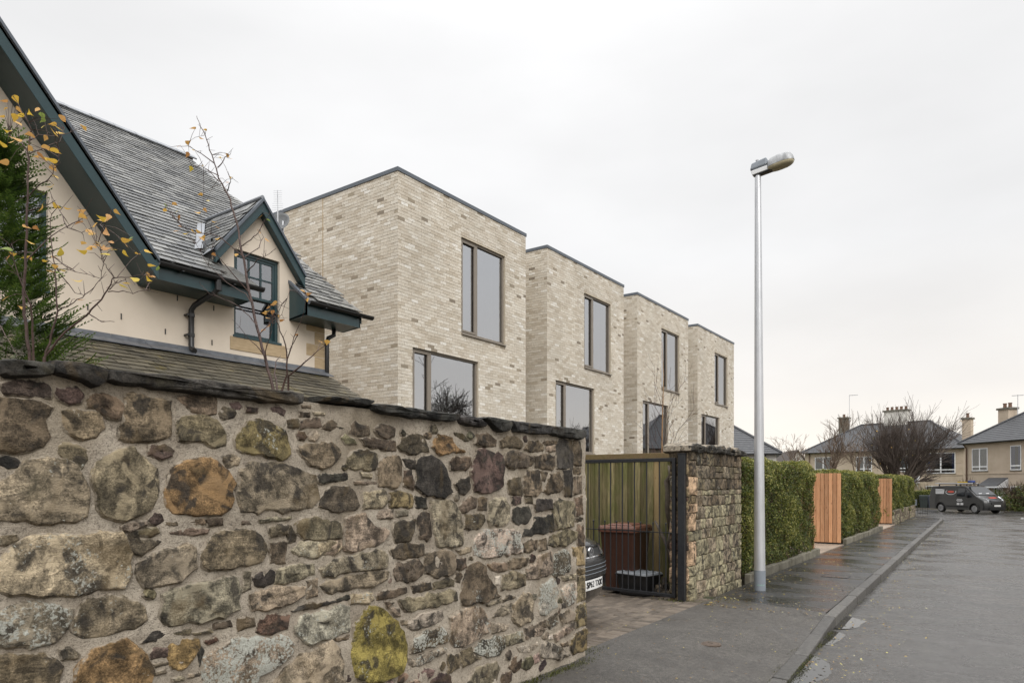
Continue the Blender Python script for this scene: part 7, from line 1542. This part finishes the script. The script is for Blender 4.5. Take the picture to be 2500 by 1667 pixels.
sapling('yellow leaved birch sapling at the far left, in front of the conifer', SAP_A, LEAF_A, (-4.3, 1.5, 1.6), 0.0095, 0.054, 4, 2.3, -0.9); sapling('tall thin birch sapling with orange leaves rising before the dormer window', SAP_B, LEAF_B, (-4.36, 3.15, 1.6), 0.0125, 0.051, 6, 2.3, 1.0)
# feathery conifer at the left edge
t = thing('conifer', 'dark green feathery conifer bush at the left edge above the wall', 'shrub', (-5.6, 1.6, 0)); rr = random.Random(8); V, r_ = [], []
g = G(); g.tube([(-5.62, 1.72, 0), (-5.62, 1.72, 3.8)], [0.09, 0.02], 8); g.obj('trunk', m_bark, t)
def spray(p, d_, ln, tone):
    up = Vector((0, 0, 1)); q = p; dd = d_.copy(); sd = dd.cross(up).normalized(); n = 9
    for i in range(n):
        q2 = q+dd*(ln/n); w_ = ln*0.24*(1-i/n)**0.7+0.010
        for s_ in (-1, 1):
            tip = q+(dd*0.75+sd*s_*0.9+up*rr.uniform(-0.1, 0.25)).normalized()*w_; wd = (tip-q).cross(up).normalized()*0.0062 if (tip-q).length > 0 else up*0.01
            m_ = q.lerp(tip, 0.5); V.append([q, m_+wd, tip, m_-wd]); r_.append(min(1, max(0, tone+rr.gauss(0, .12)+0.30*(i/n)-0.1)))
        V.append([q, q.lerp(q2, .5)+sd*0.006, q2, q.lerp(q2, .5)-sd*0.006]); r_.append(tone)
        q = q2; dd = (dd+Vector((rr.gauss(0, .06), rr.gauss(0, .06), 0.04+rr.gauss(0, .05)))).normalized()
CZ = [(1.6, 0.85), (2.3, 0.78), (2.65, 0.72), (2.95, 0.52), (3.2, 0.45), (3.45, 0.42), (3.6, 0.22), (3.75, 0.20), (3.9, 0.10), (4.0, 0.03)]
for i in range(3600):
    z = 1.6+2.35*rr.random()**1.25; rad_ = np.interp(z, [c[0] for c in CZ], [c[1] for c in CZ])*(0.82+0.30*noise.noise(Vector((z*2.3, i*0.0003, 1)))); a = rr.uniform(0, 2*math.pi); rad_ *= 0.85+0.35*noise.noise(Vector((math.cos(a)*1.6, math.sin(a)*1.6, z*1.7))); ro = rad_*rr.uniform(0.45, 0.92)
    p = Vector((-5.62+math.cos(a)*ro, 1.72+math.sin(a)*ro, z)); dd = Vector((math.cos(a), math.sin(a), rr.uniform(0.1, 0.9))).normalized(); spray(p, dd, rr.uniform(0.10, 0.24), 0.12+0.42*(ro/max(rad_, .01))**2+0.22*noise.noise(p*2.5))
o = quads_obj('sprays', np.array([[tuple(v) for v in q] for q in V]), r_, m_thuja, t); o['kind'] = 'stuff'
# bushes: hedge and garden growth by the far street
def bush(label, c, rx, ry, rz, n, size, seed, brown=0.1, mt=None, name='garden_bush', twigs=40):
    t = thing(name, label, 'shrub', (c[0], c[1], c[2])); r = np.random.default_rng(seed); d_ = r.normal(0, 1, (n, 3)); d_ /= np.linalg.norm(d_, axis=1)[:, None]; d_[:, 2] = np.abs(d_[:, 2]); ra = r.random(n)**0.3
    bm = 1+0.22*np.sin(d_[:, 0]*5+seed)*np.sin(d_[:, 2]*6+seed*2)+0.12*np.sin(d_[:, 1]*11+d_[:, 2]*7); P = np.array(c)+d_*(ra*bm)[:, None]*np.array([rx, ry, rz]); nn = d_+r.normal(0, 0.7, (n, 3)); nn /= np.linalg.norm(nn, axis=1)[:, None]; t1 = np.cross(nn, r.normal(0, 1, (n, 3))); t1 /= np.linalg.norm(t1, axis=1)[:, None]; t2 = np.cross(nn, t1); s_ = (size*r.uniform(.6, 1.3, n))[:, None]
    V = np.stack([P-t1*s_*.5, P+t2*s_*.28, P+t1*s_*.55, P-t2*s_*.28], axis=1); o = quads_obj('leaves', V, np.clip(0.42-brown+r.normal(0, .2, n)+0.15*np.sin(P[:, 0]*3+P[:, 2]*4), 0, 1), mt or m_hedge, t); o['kind'] = 'stuff'
    rr = random.Random(seed); g = G()
    for _ in range(twigs):
        a = rr.uniform(0, 6.28); s2 = rr.uniform(0.05, 0.8); e_ = Vector((math.cos(a)*math.sin(s2)*rx, math.sin(a)*math.sin(s2)*ry, math.cos(s2)*rz))*rr.uniform(0.8, 1.25); b_ = Vector(c); g.tube([b_, b_+e_*0.5+Vector((rr.gauss(0, .05), rr.gauss(0, .05), 0)), b_+e_], [0.02, 0.014, 0.008], 4, False)
    g.obj('stems', m_bark_red, t)
GB = VZ+0.1
bush('bushy green and brown shrub right of the van by the corner house', (1.0, 63.6, GB), 1.9, 1.2, 1.95, 6500, 0.12, 3, 0.16, twigs=120)
bush('small rounded green shrub at the right frame edge', (3.15, 63.4, GB), 0.9, 0.8, 0.8, 2500, 0.09, 4, -0.05)
bush('straggly half bare shrub above the van in the corner garden', (-2.3, 68.2, GB), 1.6, 0.8, 2.2, 900, 0.09, 6, 0.2, twigs=80)
bush('reddish leaved shrub beside the porch behind the far hedge', (-7.2, 66.5, GB), 1.0, 0.7, 2.9, 900, 0.08, 9, 0.0, M_leaf('russet leaves', [(0, (0.10, 0.045, 0.03)), (0.6, (0.22, 0.085, 0.045)), (1, (0.2, 0.16, 0.05))]), twigs=50)
fh = thing('garden_hedge', 'low clipped garden hedge behind and left of the van', 'hedge', (-7, 67, GB)); dark_core(fh, -10.4, -4.5, 67.4, 68.3, GB, GB+1.25, 5); r0 = hedge_leaves(fh, -10.5, -4.4, 67.3, 68.4, GB, GB+1.4, 15000, 0.12, 17, faces='fte')
g_ = np.random.default_rng(3); n = 9000; Pq = np.stack([g_.uniform(-10.5, -4.4, n), 67.25-np.abs(g_.normal(0, .05, n)), g_.uniform(GB, GB+1.4, n)], 1); nn = np.array([0, -1, .3])+g_.normal(0, .6, (n, 3)); nn /= np.linalg.norm(nn, axis=1)[:, None]; t1 = np.cross(nn, g_.normal(0, 1, (n, 3))); t1 /= np.linalg.norm(t1, axis=1)[:, None]; t2 = np.cross(nn, t1)
o = quads_obj('street_side_leaves', np.stack([Pq-t1*.06, Pq+t2*.03, Pq+t1*.06, Pq-t2*.03], 1), np.clip(.42+g_.normal(0, .18, n)+.15*np.sin(Pq[:, 0]*2.2), 0, 1), m_hedge, fh); o['kind'] = 'stuff'
bush('taller dark clipped bush beside the porch above the garden hedge', (-5.3, 68.9, GB), 0.9, 0.7, 1.75, 2500, 0.11, 21, 0.12)
for nm, lb, x_, mt_ in (('grey_bin', 'tall grey green bin just left of the van', -5.35, M('grey green plastic', (0.03, 0.04, 0.036), None, rough=0.5, bump=0)), ('slate_blue_bin', 'slate blue bin touching the van rear', -4.72, M('slate blue plastic', (0.035, 0.042, 0.06), None, rough=0.5, bump=0))):
    t = thing(nm, lb, 'bin', (x_, 66.95, GB)); g = G(); taper(g, 0.26, 0.26, 0.0, 0.32, 0.32, 0.98); g.obj('body', mt_, t, local=True, bevel=0.03); g = G(); taper(g, 0.33, 0.33, 0.98, 0.30, 0.30, 1.07); g.obj('lid', mt_, t, local=True, bevel=0.02)
fr_ = thing('corner_railing', 'short dark iron railing at the end of the low wall', 'railing', (-3.3, 41, 0)); zc_ = dz(41)
g = G(); g.box(-3.55, -3.1, 40.98, 41.0, zc_+0.1, zc_+0.13); g.box(-3.55, -3.1, 40.98, 41.0, zc_+0.8, zc_+0.83); g.obj('rail', m_iron, fr_)
for i in range(5): g = G(); g.box(-3.55+0.11*i, -3.535+0.11*i, 40.982, 40.997, zc_, zc_+(1.0 if i % 3 == 0 else 0.88)); g.obj('bar', m_iron, fr_)
sg_ = thing('notice', 'small pale notice plate fixed to the end of the low wall', 'sign', (-3.44, 38.9, 0.7)); g = G(); g.box(-3.50, -3.40, 38.88, 38.90, 0.50, 0.80); g.obj('plate', m_greyp, sg_)
tf2 = thing('garden_fence', 'low brown board fence behind the right hand shrub', 'fence', (3, 66, GB))
for i in range(16): g = G(); a_ = Vector((0.2, 67.2, 0)).lerp(Vector((5.6, 62.4, 0)), i/16); g.box(a_.x, a_.x+0.27, a_.y-0.02, a_.y+0.02, GB, GB+0.85); g.obj('board', M_wood('brown fence board', (0.06, 0.03, 0.02), (0.11, 0.06, 0.04)) if i == 0 else bpy.data.materials['brown fence board'], tf2)
# white line at the junction mouth
m_line = M('worn white road paint', (0.22, 0.22, 0.21), (0.5, 0.5, 0.48), 14, 0.5, 0.2)
g = G()
for y_ in (41.5, 43.6, 45.4):
    x_ = 0.02*y_-0.1; z_ = dz(y_)-0.086
    g.quad((x_, y_, z_), (x_+0.12, y_, z_), (x_+0.16, y_+1.1, dz(y_+1.1)-0.086), (x_+0.04, y_+1.1, dz(y_+1.1)-0.086))
o = g.obj('road_marking', m_line); o['kind'] = 'structure'
# fallen leaves, moss and weeds
def scatter(name, fn, n, size, mt, seed, lift=0.004, tilt=0.25):
    r = random.Random(seed); V, q_ = [], []
    for _ in range(n):
        x_, y_, z_ = fn(r); a = r.uniform(0, 6.28); s_ = size*r.uniform(.5, 1.4); u = Vector((math.cos(a), math.sin(a), r.gauss(0, tilt))).normalized()*s_; v = Vector((-math.sin(a), math.cos(a), r.gauss(0, tilt))).normalized()*s_*0.6; c = Vector((x_, y_, z_+lift+s_*tilt*0.5)); V.append([tuple(c-u), tuple(c+v), tuple(c+u), tuple(c-v)]); q_.append(r.random())
    o = quads_obj(name, np.array(V), q_, mt); o['kind'] = 'stuff'; return o
def on_pave(r):
    while True:
        y_ = 8.8+28*r.random()**1.9; x_ = -3.18+1.5*r.random()**2.2
        if x_ < kx(y_)-0.15: return x_, y_, dz(y_)
scatter('fallen_leaves', on_pave, 1100, 0.014, m_litter, 1)
def on_cross(r): y_ = r.uniform(3.5, 10); x_ = r.uniform(-3.2, -1.7); return x_, y_, pz(x_, y_, (x_+3.262)/(kx(y_)-0.13+3.262))
scatter('leaf_crumbs', on_cross, 420, 0.008, m_litter, 2)
def on_road(r): y_ = 5+30*r.random()**1.6; return kx(y_)+0.05+abs(r.gauss(0, .35)), y_, -0.097+dz(y_)
scatter('gutter_leaves', on_road, 900, 0.014, m_litter, 3)
def on_drive(r): x_ = r.uniform(-5.4, -3.4); y_ = r.uniform(5.8, 9.4); return x_, y_, dvz(x_)
scatter('driveway_leaves', on_drive, 160, 0.011, m_litter, 4)
def tuft(cx, cy, cz, sx, sy, n, h_, seed, z_=None): 
    r = random.Random(seed); V, q_ = [], []
    for _ in range(n):
        x_, y_ = r.gauss(cx, sx), r.gauss(cy, sy); a = r.uniform(0, 6.28); w_ = r.uniform(.003, .007)*(h_/0.04)**0.5; hh = h_*r.uniform(.3, 1.2); l_ = Vector((r.gauss(0, .5)*hh, r.gauss(0, .5)*hh, hh)); c = Vector((x_, y_, cz)); u = Vector((math.cos(a), math.sin(a), 0))*w_; V.append([tuple(c-u), tuple(c+u), tuple(c+u*0.6+l_*0.7), tuple(c+l_)]); q_.append(r.random())
    return V, q_
VV, QQ = [], []
for a_ in ((-3.56, 8.97, -0.02, .16, .05, 220, .03, 1), (-3.30, 9.0, -0.01, .10, .06, 120, .02, 2), (-3.06, 5.0, 0.0, .025, .25, 420, .018, 3), (-3.07, 4.3, 0, .03, .3, 400, .03, 4), (-3.02, 5.3, 0.0, .05, .2, 300, .010, 5), (-3.2, 5.75, 0, .05, .12, 160, .015, 6), (-3.2, 9.3, 0, .14, .12, 260, .014, 7)): v_, q_ = tuft(*a_); VV += v_; QQ += q_
rq = random.Random(5)
for y_ in np.arange(4.6, 8.6, 0.17):
    if rq.random() < 0.8: v_, q_ = tuft(kx(y_)+0.02, y_, -0.10, .025, .07, rq.randint(30, 130), .014, int(y_*100)); VV += v_; QQ += q_
for y_ in np.arange(9.2, 36, 0.8):
    v_, q_ = tuft(kx(y_)+0.02, y_, -0.10+dz(y_), .03, .25, rq.randint(10, 50), .014, int(y_*100)); VV += v_; QQ += q_
for y_ in (4.9, 5.9, 6.5, 7.3): v_, q_ = tuft(kx(y_)-0.15, y_, kz(y_), .02, .12, 70, .010, int(y_*77)); VV += v_; QQ += q_
o = quads_obj('moss_and_weeds', np.array(VV), QQ, m_moss); o['kind'] = 'stuff'
